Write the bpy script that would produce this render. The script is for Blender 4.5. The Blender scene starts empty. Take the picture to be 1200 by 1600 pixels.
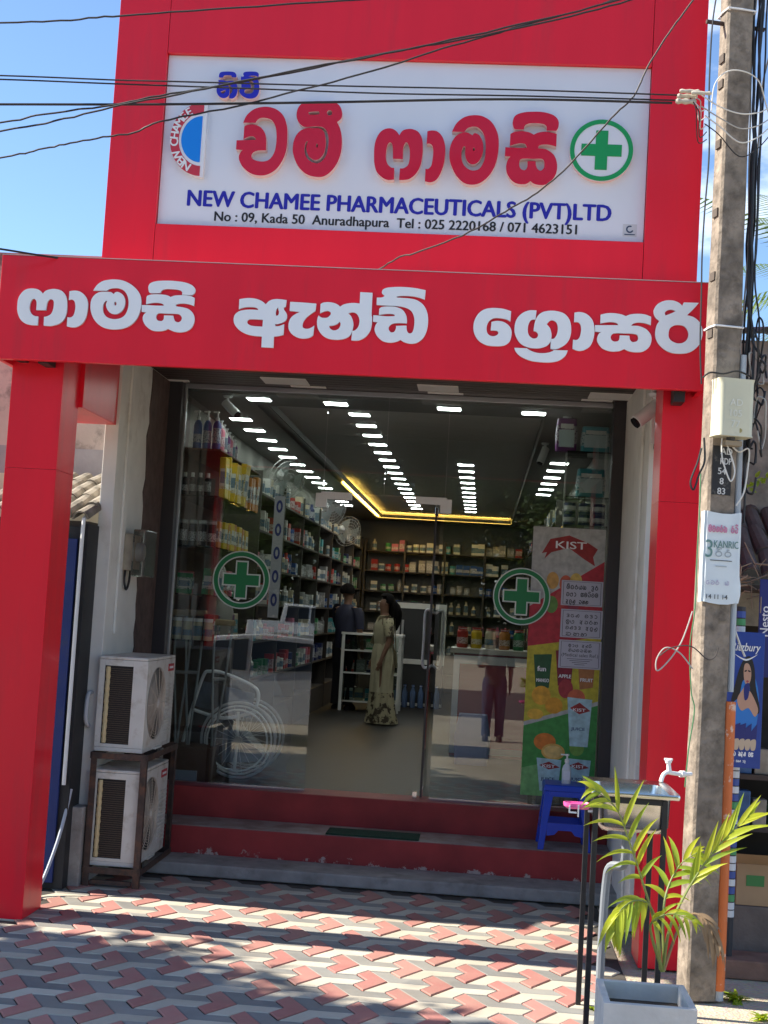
import bpy, bmesh, math, random
from mathutils import Vector, Matrix
random.seed(7)
R = math.radians
scene = bpy.context.scene
col = scene.collection

# ---------------------------------------------------------------- camera
FPX, YAW, PIT, ROL = 2139.6, .07541448, .0711762, .05897307
CAM = Vector((0, -10.0, 1.865))
_f = Vector((-math.sin(YAW)*math.cos(PIT), math.cos(YAW)*math.cos(PIT), math.sin(PIT)))
_r = Vector((math.cos(YAW), math.sin(YAW), 0)); _u = _r.cross(_f)
_r2 = _r*math.cos(ROL) + _u*math.sin(ROL); _u2 = _u*math.cos(ROL) - _r*math.sin(ROL)
cd = bpy.data.cameras.new('camera'); cam = bpy.data.objects.new('camera', cd); col.objects.link(cam)
cd.sensor_fit = 'VERTICAL'; cd.sensor_height = 36.0; cd.lens = FPX/1600*36.0
cd.clip_start = .05; cd.clip_end = 2000
mw = Matrix((_r2, _u2, -_f)).transposed().to_4x4(); mw.translation = CAM
cam.matrix_world = mw
scene.camera = cam

# ---------------------------------------------------------------- sky, sun, exposure
SUN_EL, SUN_DIR = R(39), Vector((-1, .04, 0)).normalized()
w = bpy.data.worlds.new('World'); scene.world = w; w.use_nodes = True
nt = w.node_tree; nt.nodes.clear()
sky = nt.nodes.new('ShaderNodeTexSky'); sky.sky_type = 'NISHITA'; sky.sun_disc = False
sky.sun_elevation = SUN_EL; sky.sun_rotation = R(-88); sky.air_density = 1.0; sky.dust_density = .1; sky.ozone_density = 4.0; sky.altitude = 1200
geo = nt.nodes.new('ShaderNodeTexCoord')
mp = nt.nodes.new('ShaderNodeMapping'); mp.inputs['Scale'].default_value = (1, 1, 2.2); mp.inputs['Location'].default_value = (1.77, 1.8, 1.27)
nz = nt.nodes.new('ShaderNodeTexNoise'); nz.inputs['Scale'].default_value = 3.2; nz.inputs['Detail'].default_value = 9; nz.inputs['Roughness'].default_value = .58
rp = nt.nodes.new('ShaderNodeValToRGB'); rp.color_ramp.elements[0].position = .56; rp.color_ramp.elements[1].position = .74
mx = nt.nodes.new('ShaderNodeMixRGB'); mx.inputs[2].default_value = (9, 9.3, 9.6, 1)
bg = nt.nodes.new('ShaderNodeBackground'); bg.inputs['Strength'].default_value = .108
out = nt.nodes.new('ShaderNodeOutputWorld')
L = nt.links.new
L(geo.outputs['Generated'], mp.inputs['Vector']); L(mp.outputs[0], nz.inputs['Vector']); L(nz.outputs['Fac'], rp.inputs[0])
L(rp.outputs[0], mx.inputs[0]); L(sky.outputs[0], mx.inputs[1]); L(mx.outputs[0], bg.inputs[0]); L(bg.outputs[0], out.inputs[0])
sd = bpy.data.lights.new('sun', 'SUN'); sd.energy = 4.9; sd.angle = R(.53); sd.color = (1, .93, .82)
sun = bpy.data.objects.new('sun', sd); col.objects.link(sun)
sv = (SUN_DIR*math.cos(SUN_EL) + Vector((0, 0, math.sin(SUN_EL)))).normalized()
sun.rotation_euler = sv.to_track_quat('Z', 'Y').to_euler(); sun.location = (-20, 0, 20)
vs = scene.view_settings; vs.view_transform = 'Standard'; vs.look = 'None'; vs.exposure = 1.25; vs.gamma = 1; vs.use_curve_mapping = False
try:
    scene.cycles.use_denoising = True; scene.cycles.max_bounces = 8; scene.cycles.transparent_max_bounces = 16
    scene.cycles.sample_clamp_indirect = 6.0
except Exception: pass

# ---------------------------------------------------------------- placing helpers (photo pixel + a chosen plane -> metres)
def ray(x, y): return _r2*((x-600)/FPX) - _u2*((y-800)/FPX) + _f
def at(x, y, Y):
    r = ray(x, y); return CAM + r*((Y-CAM.y)/r.y)
def atz(x, y, Z):
    r = ray(x, y); return CAM + r*((Z-CAM.z)/r.z)

# ---------------------------------------------------------------- materials
MATS = {}
def mat(name, colr, rough=.6, metal=0, var=.0, vscale=6, bump=0, bscale=40, spec=.5, emit=0, alpha=1, dirt=None, dscale=3, dlo=.5, dhi=.7, trans=0, coat=0, stretch=None):
    if name in MATS: return MATS[name]
    m = bpy.data.materials.new(name); m.use_nodes = True; n = m.node_tree.nodes; l = m.node_tree.links.new
    b = n['Principled BSDF']; c = (*colr, 1)
    b.inputs['Base Color'].default_value = c; b.inputs['Roughness'].default_value = rough; b.inputs['Metallic'].default_value = metal
    b.inputs['Specular IOR Level'].default_value = spec; b.inputs['Coat Weight'].default_value = coat; b.inputs['Coat Roughness'].default_value = .08
    m.diffuse_color = c
    if emit:
        b.inputs['Emission Color'].default_value = c; b.inputs['Emission Strength'].default_value = emit
    if alpha < 1: b.inputs['Alpha'].default_value = alpha
    if trans: b.inputs['Transmission Weight'].default_value = trans
    if var or bump or dirt:
        tc = n.new('ShaderNodeTexCoord'); vec = tc.outputs['Object']
        if stretch:
            mpn = n.new('ShaderNodeMapping'); mpn.inputs['Scale'].default_value = stretch; l(vec, mpn.inputs[0]); vec = mpn.outputs[0]
    cur = None
    if var:
        t = n.new('ShaderNodeTexNoise'); t.inputs['Scale'].default_value = vscale; t.inputs['Detail'].default_value = 7; l(vec, t.inputs['Vector'])
        rr = n.new('ShaderNodeValToRGB'); lo = tuple(max(0, x*(1-var)) for x in colr); hi = tuple(min(1, x*(1+var)) for x in colr)
        rr.color_ramp.elements[0].position = .3; rr.color_ramp.elements[1].position = .7
        rr.color_ramp.elements[0].color = (*lo, 1); rr.color_ramp.elements[1].color = (*hi, 1)
        l(t.outputs['Fac'], rr.inputs[0]); cur = rr.outputs[0]
    if dirt:
        t = n.new('ShaderNodeTexNoise'); t.inputs['Scale'].default_value = dscale; t.inputs['Detail'].default_value = 10; t.inputs['Roughness'].default_value = .65; l(vec, t.inputs['Vector'])
        rr = n.new('ShaderNodeValToRGB'); rr.color_ramp.elements[0].position = dlo; rr.color_ramp.elements[1].position = dhi; l(t.outputs['Fac'], rr.inputs[0])
        mm = n.new('ShaderNodeMixRGB'); mm.inputs[1].default_value = c; mm.inputs[2].default_value = (*dirt, 1)
        if cur: l(cur, mm.inputs[1])
        l(rr.outputs[0], mm.inputs[0]); cur = mm.outputs[0]
    if cur: l(cur, b.inputs['Base Color'])
    if bump:
        t = n.new('ShaderNodeTexNoise'); t.inputs['Scale'].default_value = bscale; t.inputs['Detail'].default_value = 6; l(vec, t.inputs['Vector'])
        bp = n.new('ShaderNodeBump'); bp.inputs['Strength'].default_value = bump; bp.inputs['Distance'].default_value = .01
        l(t.outputs['Fac'], bp.inputs['Height']); l(bp.outputs[0], b.inputs['Normal'])
    MATS[name] = m; return m

def glass_mat(name, tint=(.93, .96, .95), ior=1.5, gain=1.0, rough=0.0, film=0.0):
    if name in MATS: return MATS[name]
    m = bpy.data.materials.new(name); m.use_nodes = True; n = m.node_tree.nodes; l = m.node_tree.links.new; n.clear()
    o = n.new('ShaderNodeOutputMaterial'); tr = n.new('ShaderNodeBsdfTransparent'); tr.inputs[0].default_value = (*tint, 1)
    gl = n.new('ShaderNodeBsdfGlossy'); gl.inputs['Roughness'].default_value = rough
    fr = n.new('ShaderNodeFresnel'); fr.inputs[0].default_value = ior
    mu = n.new('ShaderNodeMath'); mu.operation = 'MULTIPLY_ADD'; mu.inputs[1].default_value = gain; mu.inputs[2].default_value = film; mu.use_clamp = True
    mi = n.new('ShaderNodeMixShader'); l(fr.outputs[0], mu.inputs[0]); l(mu.outputs[0], mi.inputs[0]); l(tr.outputs[0], mi.inputs[1]); l(gl.outputs[0], mi.inputs[2]); l(mi.outputs[0], o.inputs[0])
    MATS[name] = m; return m

# ---------------------------------------------------------------- mesh builder
class MB:
    def __init__(s): s.v = []; s.f = []
    def add(s, vs, fs):
        k = len(s.v); s.v += [Vector(p) for p in vs]; s.f += [tuple(i+k for i in f) for f in fs]; return s
    def box(s, x0, x1, y0, y1, z0, z1, M=None):
        p = [Vector((x, y, z)) for z in (z0, z1) for y in (y0, y1) for x in (x0, x1)]
        if M: p = [M @ q for q in p]
        return s.add(p, [(0,2,3,1),(4,5,7,6),(0,1,5,4),(2,6,7,3),(0,4,6,2),(1,3,7,5)])
    def cyl(s, a, b, r0, r1=None, n=10, caps=True):
        a, b = Vector(a), Vector(b); r1 = r0 if r1 is None else r1
        q = (b-a).to_track_quat('Z', 'Y'); X, Y = q @ Vector((1,0,0)), q @ Vector((0,1,0))
        vs = []
        for c, r in ((a, r0), (b, r1)):
            vs += [c + (X*math.cos(2*math.pi*i/n) + Y*math.sin(2*math.pi*i/n))*r for i in range(n)]
        fs = [(i, (i+1) % n, n+(i+1) % n, n+i) for i in range(n)]
        if caps: fs += [tuple(range(n-1, -1, -1)), tuple(range(n, 2*n))]
        return s.add(vs, fs)
    def tube(s, pts, r, n=6, closed=False, caps=True):
        pts = [Vector(p) for p in pts]; N = len(pts); vs = []; prev = None
        for i, p in enumerate(pts):
            if closed: t = pts[(i+1) % N]-pts[i-1]
            else: t = pts[min(i+1, N-1)]-pts[max(i-1, 0)]
            if t.length < 1e-9: t = Vector((0,0,1))
            t.normalize()
            if prev is None:
                a = Vector((0,0,1)) if abs(t.z) < .9 else Vector((1,0,0)); X = t.cross(a).normalized()
            else: X = (prev - t*prev.dot(t)); X = X.normalized() if X.length > 1e-6 else t.orthogonal().normalized()
            prev = X; Y = t.cross(X); rr = r[i] if isinstance(r, (list, tuple)) else r
            vs += [p + (X*math.cos(2*math.pi*k/n)+Y*math.sin(2*math.pi*k/n))*rr for k in range(n)]
        fs = []
        for i in range(N if closed else N-1):
            j = (i+1) % N
            fs += [(i*n+k, i*n+(k+1) % n, j*n+(k+1) % n, j*n+k) for k in range(n)]
        if caps and not closed: fs += [tuple(range(n-1,-1,-1)), tuple(range((N-1)*n, N*n))]
        return s.add(vs, fs)
    def lathe(s, prof, c=(0,0,0), n=16, sx=1, sy=1, axis='Z'):
        c = Vector(c); vs = []; N = len(prof)
        for r, z in prof:
            for k in range(n):
                x, y = r*math.cos(2*math.pi*k/n)*sx, r*math.sin(2*math.pi*k/n)*sy
                p = Vector((x, y, z)) if axis == 'Z' else (Vector((z, x, y)) if axis == 'X' else Vector((y, z, x)))
                vs.append(c+p)
        fs = [(i*n+k, i*n+(k+1) % n, (i+1)*n+(k+1) % n, (i+1)*n+k) for i in range(N-1) for k in range(n)]
        fs += [tuple(range(n-1,-1,-1)), tuple(range((N-1)*n, N*n))]
        return s.add(vs, fs)
    def loft(s, rings, caps=True):
        n = len(rings[0]); vs = [p for r in rings for p in r]; N = len(rings)
        fs = [(i*n+k, i*n+(k+1) % n, (i+1)*n+(k+1) % n, (i+1)*n+k) for i in range(N-1) for k in range(n)]
        if caps: fs += [tuple(range(n-1,-1,-1)), tuple(range((N-1)*n, N*n))]
        return s.add(vs, fs)
    def prism(s, poly, d):
        """poly: 3D points of a flat convex-ish outline, extruded by vector d"""
        poly = [Vector(p) for p in poly]; d = Vector(d); n = len(poly)
        return s.add(poly + [p+d for p in poly], [tuple(range(n-1,-1,-1)), tuple(range(n, 2*n))] + [(i, (i+1) % n, n+(i+1) % n, n+i) for i in range(n)])
    def sphere(s, c, rx, ry=None, rz=None, n=12, m=8):
        ry = ry or rx; rz = rz or rx; c = Vector(c); rings = []
        for i in range(m+1):
            a = -math.pi/2 + math.pi*(.02 + .96*i/m)
            rings.append([c + Vector((rx*math.cos(a)*math.cos(2*math.pi*k/n), ry*math.cos(a)*math.sin(2*math.pi*k/n), rz*math.sin(a))) for k in range(n)])
        return s.loft(rings)
    def build(s, name, m, parent=None, smooth=False, bevel=0, seg=2, ang=35):
        o = new_mesh(name, s.v, s.f, parent)
        o.data.materials.append(m)
        if bevel:
            bm = bmesh.new(); bm.from_mesh(o.data); bmesh.ops.recalc_face_normals(bm, faces=bm.faces)
            ed = [e for e in bm.edges if len(e.link_faces) == 2 and e.calc_face_angle(0) > R(30)]
            bmesh.ops.bevel(bm, geom=ed, offset=bevel, segments=seg, affect='EDGES', profile=.6, clamp_overlap=True)
            bm.to_mesh(o.data); bm.free()
        else:
            bm = bmesh.new(); bm.from_mesh(o.data); bmesh.ops.recalc_face_normals(bm, faces=bm.faces); bm.to_mesh(o.data); bm.free()
        if smooth: smooth_by(o.data, ang)
        return o

def smooth_by(me, ang=35):
    for p in me.polygons: p.use_smooth = True
    try: me.set_sharp_from_angle(angle=R(ang))
    except Exception: pass

WL = {}   # world origin of each object, so that parts can be given in world metres
def new_mesh(name, vs, fs, parent=None):
    off = WL.get(parent, Vector((0,0,0))) if parent else Vector((0,0,0))
    me = bpy.data.meshes.new(name); me.from_pydata([tuple(Vector(p)-off) for p in vs], [], fs); me.update()
    o = bpy.data.objects.new(name, me); col.objects.link(o)
    if parent: o.parent = parent
    WL[o] = off.copy(); return o
def tag(o, label, cat, group=None, kind=None):
    if label: o['label'] = label
    if cat: o['category'] = cat
    if group: o['group'] = group
    if kind: o['kind'] = kind
    return o
def thing(name, label, cat, loc=(0,0,0), group=None):
    o = bpy.data.objects.new(name, None); o.empty_display_size = .1; col.objects.link(o); o.location = loc
    WL[o] = Vector(loc); return tag(o, label, cat, group)
def struct(o): o['kind'] = 'structure'; return o
def copy_tree(o, parent=None):
    c = o.copy(); col.objects.link(c); c.parent = parent
    if parent: c.matrix_parent_inverse = o.matrix_parent_inverse.copy()
    for ch in list(KIDS.get(o, [])) or [x for x in o.children]: copy_tree(ch, c)
    return c
KIDS = {}

def smooth_path(pts, k=6, closed=False):
    """Catmull-Rom through 3D points"""
    pts = [Vector(p) for p in pts]; N = len(pts); o = []
    rng = range(N if closed else N-1)
    for i in rng:
        p0 = pts[i-1] if (i > 0 or closed) else pts[0]; p1 = pts[i]; p2 = pts[(i+1) % N]; p3 = pts[(i+2) % N] if (closed or i+2 < N) else pts[-1]
        for j in range(k):
            t = j/k; o.append(.5*((2*p1)+(p2-p0)*t+(2*p0-5*p1+4*p2-p3)*t*t+(3*p1-p0-3*p2+p3)*t**3))
    if not closed: o.append(pts[-1])
    return o

# ---------------------------------------------------------------- flat shapes with holes (letters, print)
def parse(sx):
    o = []
    for t in sx.split():
        c = t.endswith('!'); a, b = t.rstrip('!').split(','); o.append((float(a), float(b), c))
    return o
def contour(pts, k=5):
    n = len(pts); o = []
    for i in range(n):
        p1, p2 = pts[i], pts[(i+1) % n]
        p0 = pts[i-1] if not p1[2] else p1; p3 = pts[(i+2) % n] if not p2[2] else p2
        if p1[2] and p2[2]: o.append(p1[:2]); continue
        for j in range(k):
            t = j/k
            q = [.5*((2*p1[a])+(p2[a]-p0[a])*t+(2*p0[a]-5*p1[a]+4*p2[a]-p3[a])*t*t+(3*p1[a]-p0[a]-3*p2[a]+p3[a])*t**3) for a in (0, 1)]
            o.append(tuple(q))
    return o
def ell(cx, cy, rx, ry, n=24, a0=0, a1=360):
    return [(cx+rx*math.cos(R(a0+(a1-a0)*i/n)), cy+ry*math.sin(R(a0+(a1-a0)*i/n)), True) for i in range(n if a1-a0 == 360 else n+1)]
def flat(name, loops, m, parent, Y=0, thick=.004, bevel=0, xf=None, k=5, m2=None):
    """loops: list of 2D loops (x, z) in metres -> a plate lying in the XZ plane whose front is at Y and which is `thick` deep"""
    cu = bpy.data.curves.new(name, 'CURVE'); cu.dimensions = '2D'; cu.fill_mode = 'BOTH'; cu.extrude = thick/2; cu.bevel_depth = bevel; cu.bevel_resolution = 1
    for lp in loops:
        sp = cu.splines.new('POLY'); sp.points.add(len(lp)-1); sp.use_cyclic_u = True
        for q, p in zip(sp.points, lp): q.co = (p[0], p[1], 0, 1)
    tmp = bpy.data.objects.new('tmp', cu); me = bpy.data.meshes.new_from_object(tmp)
    bpy.data.objects.remove(tmp); bpy.data.curves.remove(cu)
    off = WL.get(parent, Vector((0,0,0))) if parent else Vector((0,0,0))
    for v in me.vertices:
        p = Vector((v.co.x, Y + thick/2 - v.co.z, v.co.y))
        if xf: p = xf @ p
        v.co = p - off
    me.name = name
    o = bpy.data.objects.new(name, me); col.objects.link(o); me.materials.clear(); me.materials.append(m)
    if m2:
        me.materials.append(m2)
        for p in me.polygons:
            if abs((xf.to_3x3().inverted() @ p.normal).y if xf else p.normal.y) < .9: p.material_index = 1
    if parent: o.parent = parent
    WL[o] = off.copy(); return o
def text_loops(body, size=1, bold=0, spacing=1, align='LEFT'):
    """2D mesh of a line of type from the built-in face: returns a mesh in the XY plane"""
    cu = bpy.data.curves.new('t', 'FONT'); cu.body = body; cu.size = size; cu.offset = bold; cu.space_character = spacing; cu.align_x = align; cu.resolution_u = 3
    tmp = bpy.data.objects.new('t', cu); col.objects.link(tmp); dg = bpy.context.evaluated_depsgraph_get(); dg.update()
    me = bpy.data.meshes.new_from_object(tmp.evaluated_get(dg)); col.objects.unlink(tmp); bpy.data.objects.remove(tmp); bpy.data.curves.remove(cu)
    return me
def text(name, body, m, parent, x, z, height, Y, width=None, bold=.0, align='LEFT', xf=None, skew=0, split=False):
    """type standing on (x, z) with cap height `height` (and total `width` when given), its face at Y"""
    me = text_loops(body, 1, 0); xs = [v.co.x for v in me.vertices]; ys = [v.co.y for v in me.vertices]
    if not xs: return None
    x0, x1 = min(xs), max(xs); cap = .72; s = height/cap; sx = width/(x1-x0) if width else s
    dx = {'LEFT': 0, 'CENTER': -(x1-x0)*sx/2, 'RIGHT': -(x1-x0)*sx}[align]
    off = WL.get(parent, Vector((0,0,0))) if parent else Vector((0,0,0))
    for v in me.vertices:
        p = Vector((x + dx + (v.co.x-x0)*sx + skew*v.co.y*s, Y, z + v.co.y*s))
        if xf: p = xf @ p
        v.co = p - off
    if bold:
        b = bold*s; n0 = len(me.vertices); vs = [v.co.copy() for v in me.vertices]; fs = [tuple(p.vertices) for p in me.polygons]; av = []; af = []
        for k, (du, dv) in enumerate(((-1,0),(-.5,0),(0,0),(.5,0),(1,0),(0,.5),(0,-.5))):
            d = Vector((du*b, -.00012*k, dv*b)); d = xf.to_3x3() @ d if xf else d
            av += [q+d for q in vs]; af += [tuple(i+k*n0 for i in f) for f in fs]
        bpy.data.meshes.remove(me); me = bpy.data.meshes.new(name); me.from_pydata([tuple(q) for q in av], [], af); me.update()
    if split:      # one object per character: group the faces by where they lie along the line
        iv = sorted((min(me.vertices[i].co.x for i in p.vertices), max(me.vertices[i].co.x for i in p.vertices), k) for k, p in enumerate(me.polygons)); groups = []
        for a_, b_, k in iv:
            if groups and a_ <= groups[-1][0] - .0004: groups[-1][0] = max(groups[-1][0], b_); groups[-1][1].append(k)
            else: groups.append([b_, [k]])
        for _, ks in groups:
            vi = sorted({i for k in ks for i in me.polygons[k].vertices}); mp2 = {v: j for j, v in enumerate(vi)}
            m2 = bpy.data.meshes.new(name); m2.from_pydata([tuple(me.vertices[i].co) for i in vi], [], [tuple(mp2[i] for i in me.polygons[k].vertices) for k in ks]); m2.update(); m2.materials.append(m)
            o = bpy.data.objects.new(name, m2); col.objects.link(o); o.parent = parent
        bpy.data.meshes.remove(me); return None
    me.name = name; o = bpy.data.objects.new(name, me); col.objects.link(o); me.materials.clear(); me.materials.append(m)
    if parent: o.parent = parent
    WL[o] = off.copy(); return o
# ================================================================ materials of the place
RED = mat('red_composite_panel', (.80, .010, .028), .32, spec=.4, var=.05, vscale=1.5, dirt=(.55, .03, .04), dscale=2.5, dlo=.52, dhi=.95, stretch=(3,3,.35), bump=.02, bscale=1.2)
WHITEP = mat('white_wall_paint', (.72, .70, .64), .75, var=.06, vscale=5, bump=.15, bscale=30, dirt=(.42, .37, .30), dscale=2.2, dlo=.60, dhi=.82)
BROWNP = mat('brown_rough_plaster', (.10, .065, .055), .85, var=.35, vscale=9, bump=.5, bscale=25)
STEELD = mat('dark_bronze_frame', (.045, .040, .042), .45, metal=.3)
CHROME = mat('polished_steel', (.75, .75, .76), .16, metal=1)
ALU = mat('brushed_aluminium', (.55, .55, .56), .35, metal=1)
BLACKM = mat('black_metal_paint', (.018, .018, .02), .5, var=.3, vscale=20)
GLASS = glass_mat('shopfront_glass', (.90, .93, .91), 1.5, 2.15)
CONC = mat('grey_cement', (.30, .28, .26), .9, var=.22, vscale=7, bump=.35, bscale=45, dirt=(.16, .145, .13), dscale=5, dlo=.52, dhi=.75)

def chipped(name, base, chip, zlo, zhi):
    m = bpy.data.materials.new(name); m.use_nodes = True; n = m.node_tree.nodes; l = m.node_tree.links.new; b = n['Principled BSDF']
    tc = n.new('ShaderNodeTexCoord'); sp = n.new('ShaderNodeSeparateXYZ'); l(tc.outputs['Object'], sp.inputs[0])
    mr = n.new('ShaderNodeMapRange'); mr.inputs[1].default_value = zlo; mr.inputs[2].default_value = zhi; mr.inputs[3].default_value = .16; mr.inputs[4].default_value = -.05; l(sp.outputs[2], mr.inputs[0])
    t = n.new('ShaderNodeTexNoise'); t.inputs['Scale'].default_value = 11; t.inputs['Detail'].default_value = 9; t.inputs['Roughness'].default_value = .7; l(tc.outputs['Object'], t.inputs[0])
    ad = n.new('ShaderNodeMath'); l(t.outputs['Fac'], ad.inputs[0]); l(mr.outputs[0], ad.inputs[1])
    rp = n.new('ShaderNodeValToRGB'); rp.color_ramp.elements[0].position = .675; rp.color_ramp.elements[1].position = .715; l(ad.outputs[0], rp.inputs[0])
    t2 = n.new('ShaderNodeTexNoise'); t2.inputs['Scale'].default_value = 3; t2.inputs['Detail'].default_value = 8; l(tc.outputs['Object'], t2.inputs[0])
    r2 = n.new('ShaderNodeValToRGB'); r2.color_ramp.elements[0].color = (*[c*.72 for c in base], 1); r2.color_ramp.elements[1].color = (*[min(1, c*1.25) for c in base], 1); r2.color_ramp.elements[0].position = .3; r2.color_ramp.elements[1].position = .7; l(t2.outputs['Fac'], r2.inputs[0])
    mi = n.new('ShaderNodeMixRGB'); mi.inputs[2].default_value = (*chip, 1); l(rp.outputs[0], mi.inputs[0]); l(r2.outputs[0], mi.inputs[1]); l(mi.outputs[0], b.inputs['Base Color'])
    bp = n.new('ShaderNodeBump'); bp.inputs['Strength'].default_value = .25; bp.inputs['Distance'].default_value = .01; l(t.outputs['Fac'], bp.inputs['Height']); l(bp.outputs[0], b.inputs['Normal'])
    b.inputs['Roughness'].default_value = .62; return m
OXIDE = chipped('red_oxide_floor_paint', (.30, .026, .026), (.48, .36, .31), .085, .16)
OXTREAD = mat('worn_red_oxide_tread', (.30, .21, .185), .8, var=.25, vscale=6, bump=.3, bscale=50, dirt=(.34, .30, .27), dscale=6, dlo=.45, dhi=.65)

# ================================================================ ground
def ground_mat():
    m = bpy.data.materials.new('dry_earth_and_gravel'); m.use_nodes = True; n = m.node_tree.nodes; l = m.node_tree.links.new; b = n['Principled BSDF']
    tc = n.new('ShaderNodeTexCoord')
    t = n.new('ShaderNodeTexNoise'); t.inputs['Scale'].default_value = .9; t.inputs['Detail'].default_value = 12; t.inputs['Roughness'].default_value = .65; l(tc.outputs['Object'], t.inputs[0])
    r = n.new('ShaderNodeValToRGB'); r.color_ramp.elements[0].color = (.36, .29, .21, 1); r.color_ramp.elements[1].color = (.58, .50, .38, 1); r.color_ramp.elements[0].position = .3; r.color_ramp.elements[1].position = .7; l(t.outputs['Fac'], r.inputs[0])
    v = n.new('ShaderNodeTexVoronoi'); v.inputs['Scale'].default_value = 60; l(tc.outputs['Object'], v.inputs[0])
    mi = n.new('ShaderNodeMixRGB'); mi.blend_type = 'MULTIPLY'; mi.inputs[0].default_value = .22; l(r.outputs[0], mi.inputs[1]); l(v.outputs['Color'], mi.inputs[2]); l(mi.outputs[0], b.inputs['Base Color'])
    bp = n.new('ShaderNodeBump'); bp.inputs['Strength'].default_value = .5; bp.inputs['Distance'].default_value = .01; l(v.outputs['Distance'], bp.inputs['Height']); l(bp.outputs[0], b.inputs['Normal']); b.inputs['Roughness'].default_value = .95
    return m
GROUND = ground_mat()
g = MB().add([(-400,-400,-.014),(400,-400,-.014),(400,400,-.014),(-400,400,-.014)], [(0,1,2,3)]).build('ground', GROUND); struct(g)
rd = MB().add([(-200,-24,-.008),(200,-24,-.008),(200,-15,-.008),(-200,-15,-.008)], [(0,1,2,3)]).build('road', mat('asphalt', (.055,.053,.05), .9, var=.25, vscale=3, bump=.4, bscale=80)); struct(rd)

# ---- paved forecourt: three-colour interlocking pavers, each one an object
def paver_mat(name, c, c2):
    m = bpy.data.materials.new(name); m.use_nodes = True; n = m.node_tree.nodes; l = m.node_tree.links.new; b = n['Principled BSDF']
    oi = n.new('ShaderNodeObjectInfo'); tc = n.new('ShaderNodeTexCoord'); geo = n.new('ShaderNodeNewGeometry')
    t = n.new('ShaderNodeTexNoise'); t.inputs['Scale'].default_value = 5; t.inputs['Detail'].default_value = 9; t.inputs['Roughness'].default_value = .62; l(geo.outputs['Position'], t.inputs[0])
    ad = n.new('ShaderNodeMath'); ad.operation = 'MULTIPLY_ADD'; ad.inputs[1].default_value = .8; l(oi.outputs['Random'], ad.inputs[0]); 
    m2 = n.new('ShaderNodeMath'); m2.operation = 'MULTIPLY_ADD'; m2.inputs[1].default_value = 1.3; m2.inputs[2].default_value = -.45; l(t.outputs['Fac'], m2.inputs[0]); l(m2.outputs[0], ad.inputs[2])
    r = n.new('ShaderNodeValToRGB'); r.color_ramp.elements[0].color = (*c, 1); r.color_ramp.elements[1].color = (*c2, 1); l(ad.outputs[0], r.inputs[0])
    t3 = n.new('ShaderNodeTexNoise'); t3.inputs['Scale'].default_value = 2.1; t3.inputs['Detail'].default_value = 10; t3.inputs['Roughness'].default_value = .7; l(geo.outputs['Position'], t3.inputs[0])
    r3 = n.new('ShaderNodeValToRGB'); r3.color_ramp.elements[0].position = .42; r3.color_ramp.elements[1].position = .80; r3.color_ramp.elements[0].color = (.08,.08,.08,1); r3.color_ramp.elements[1].color = (.62,.62,.62,1); l(t3.outputs['Fac'], r3.inputs[0])
    mi = n.new('ShaderNodeMixRGB'); mi.inputs[2].default_value = (.30, .25, .18, 1); l(r3.outputs[0], mi.inputs[0]); l(r.outputs[0], mi.inputs[1]); l(mi.outputs[0], b.inputs['Base Color'])
    t2 = n.new('ShaderNodeTexNoise'); t2.inputs['Scale'].default_value = 90; t2.inputs['Detail'].default_value = 4; l(geo.outputs['Position'], t2.inputs[0])
    bp = n.new('ShaderNodeBump'); bp.inputs['Strength'].default_value = .25; bp.inputs['Distance'].default_value = .004; l(t2.outputs['Fac'], bp.inputs['Height']); l(bp.outputs[0], b.inputs['Normal']); b.inputs['Roughness'].default_value = .82
    return m
PAV = [('red_paver', paver_mat('red_paver', (.34, .115, .10), (.48, .20, .17)), 180),
       ('grey_paver', paver_mat('grey_paver', (.14, .142, .138), (.29, .29, .27)), 60),
       ('cream_paver', paver_mat('cream_paver', (.42, .38, .30), (.60, .55, .44)), -60)]
pave = MB().add([(-3.05,-5.05,-.009),(.86,-5.05,-.009),(.86,-.7,-.009),(-3.05,-.7,-.009)], [(0,1,2,3)]).build('pavement', mat('paver_bedding_sand', (.055, .047, .038), .95, var=.3, vscale=9)); struct(pave)
A = .111
def offset_poly(P, d):
    n = len(P); o = []
    for i in range(n):
        p0, p1, p2 = Vector(P[i-1]), Vector(P[i]), Vector(P[(i+1) % n])
        e1, e2 = (p1-p0).normalized(), (p2-p1).normalized(); n1, n2 = Vector((-e1.y, e1.x)), Vector((-e2.y, e2.x))
        k = (n1+n2)/(1+n1.dot(n2)); o.append(p1+k*d)
    return o
def paver_mesh():
    e1, e2 = Vector((math.cos(R(-60)), math.sin(R(-60)))), Vector((math.cos(R(60)), math.sin(R(60))))
    P = [Vector((0,0)), e1*2*A, e1*2*A+e2*A, (e1+e2)*A, e1*A+e2*2*A, e2*2*A]
    o1 = offset_poly(P, .0026); o2 = offset_poly(P, .0068)
    vs = [(p.x, p.y, -.008) for p in o1] + [(p.x, p.y, -.0035) for p in o1] + [(p.x, p.y, 0) for p in o2]
    fs = [(i, (i+1) % 6, 6+(i+1) % 6, 6+i) for i in range(6)] + [(6+i, 6+(i+1) % 6, 12+(i+1) % 6, 12+i) for i in range(6)]
    fs += [(12, 13, 14, 15), (12, 15, 16, 17)]
    return vs, fs
pvs, pfs = paver_mesh(); base = []
for nm, mm, ang in PAV:
    me = bpy.data.meshes.new(nm); me.from_pydata(pvs, [], pfs); me.update(); me.materials.append(mm); base.append(me)
C0 = atz(813.7, 1551, 0); n_pav = 0
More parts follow.
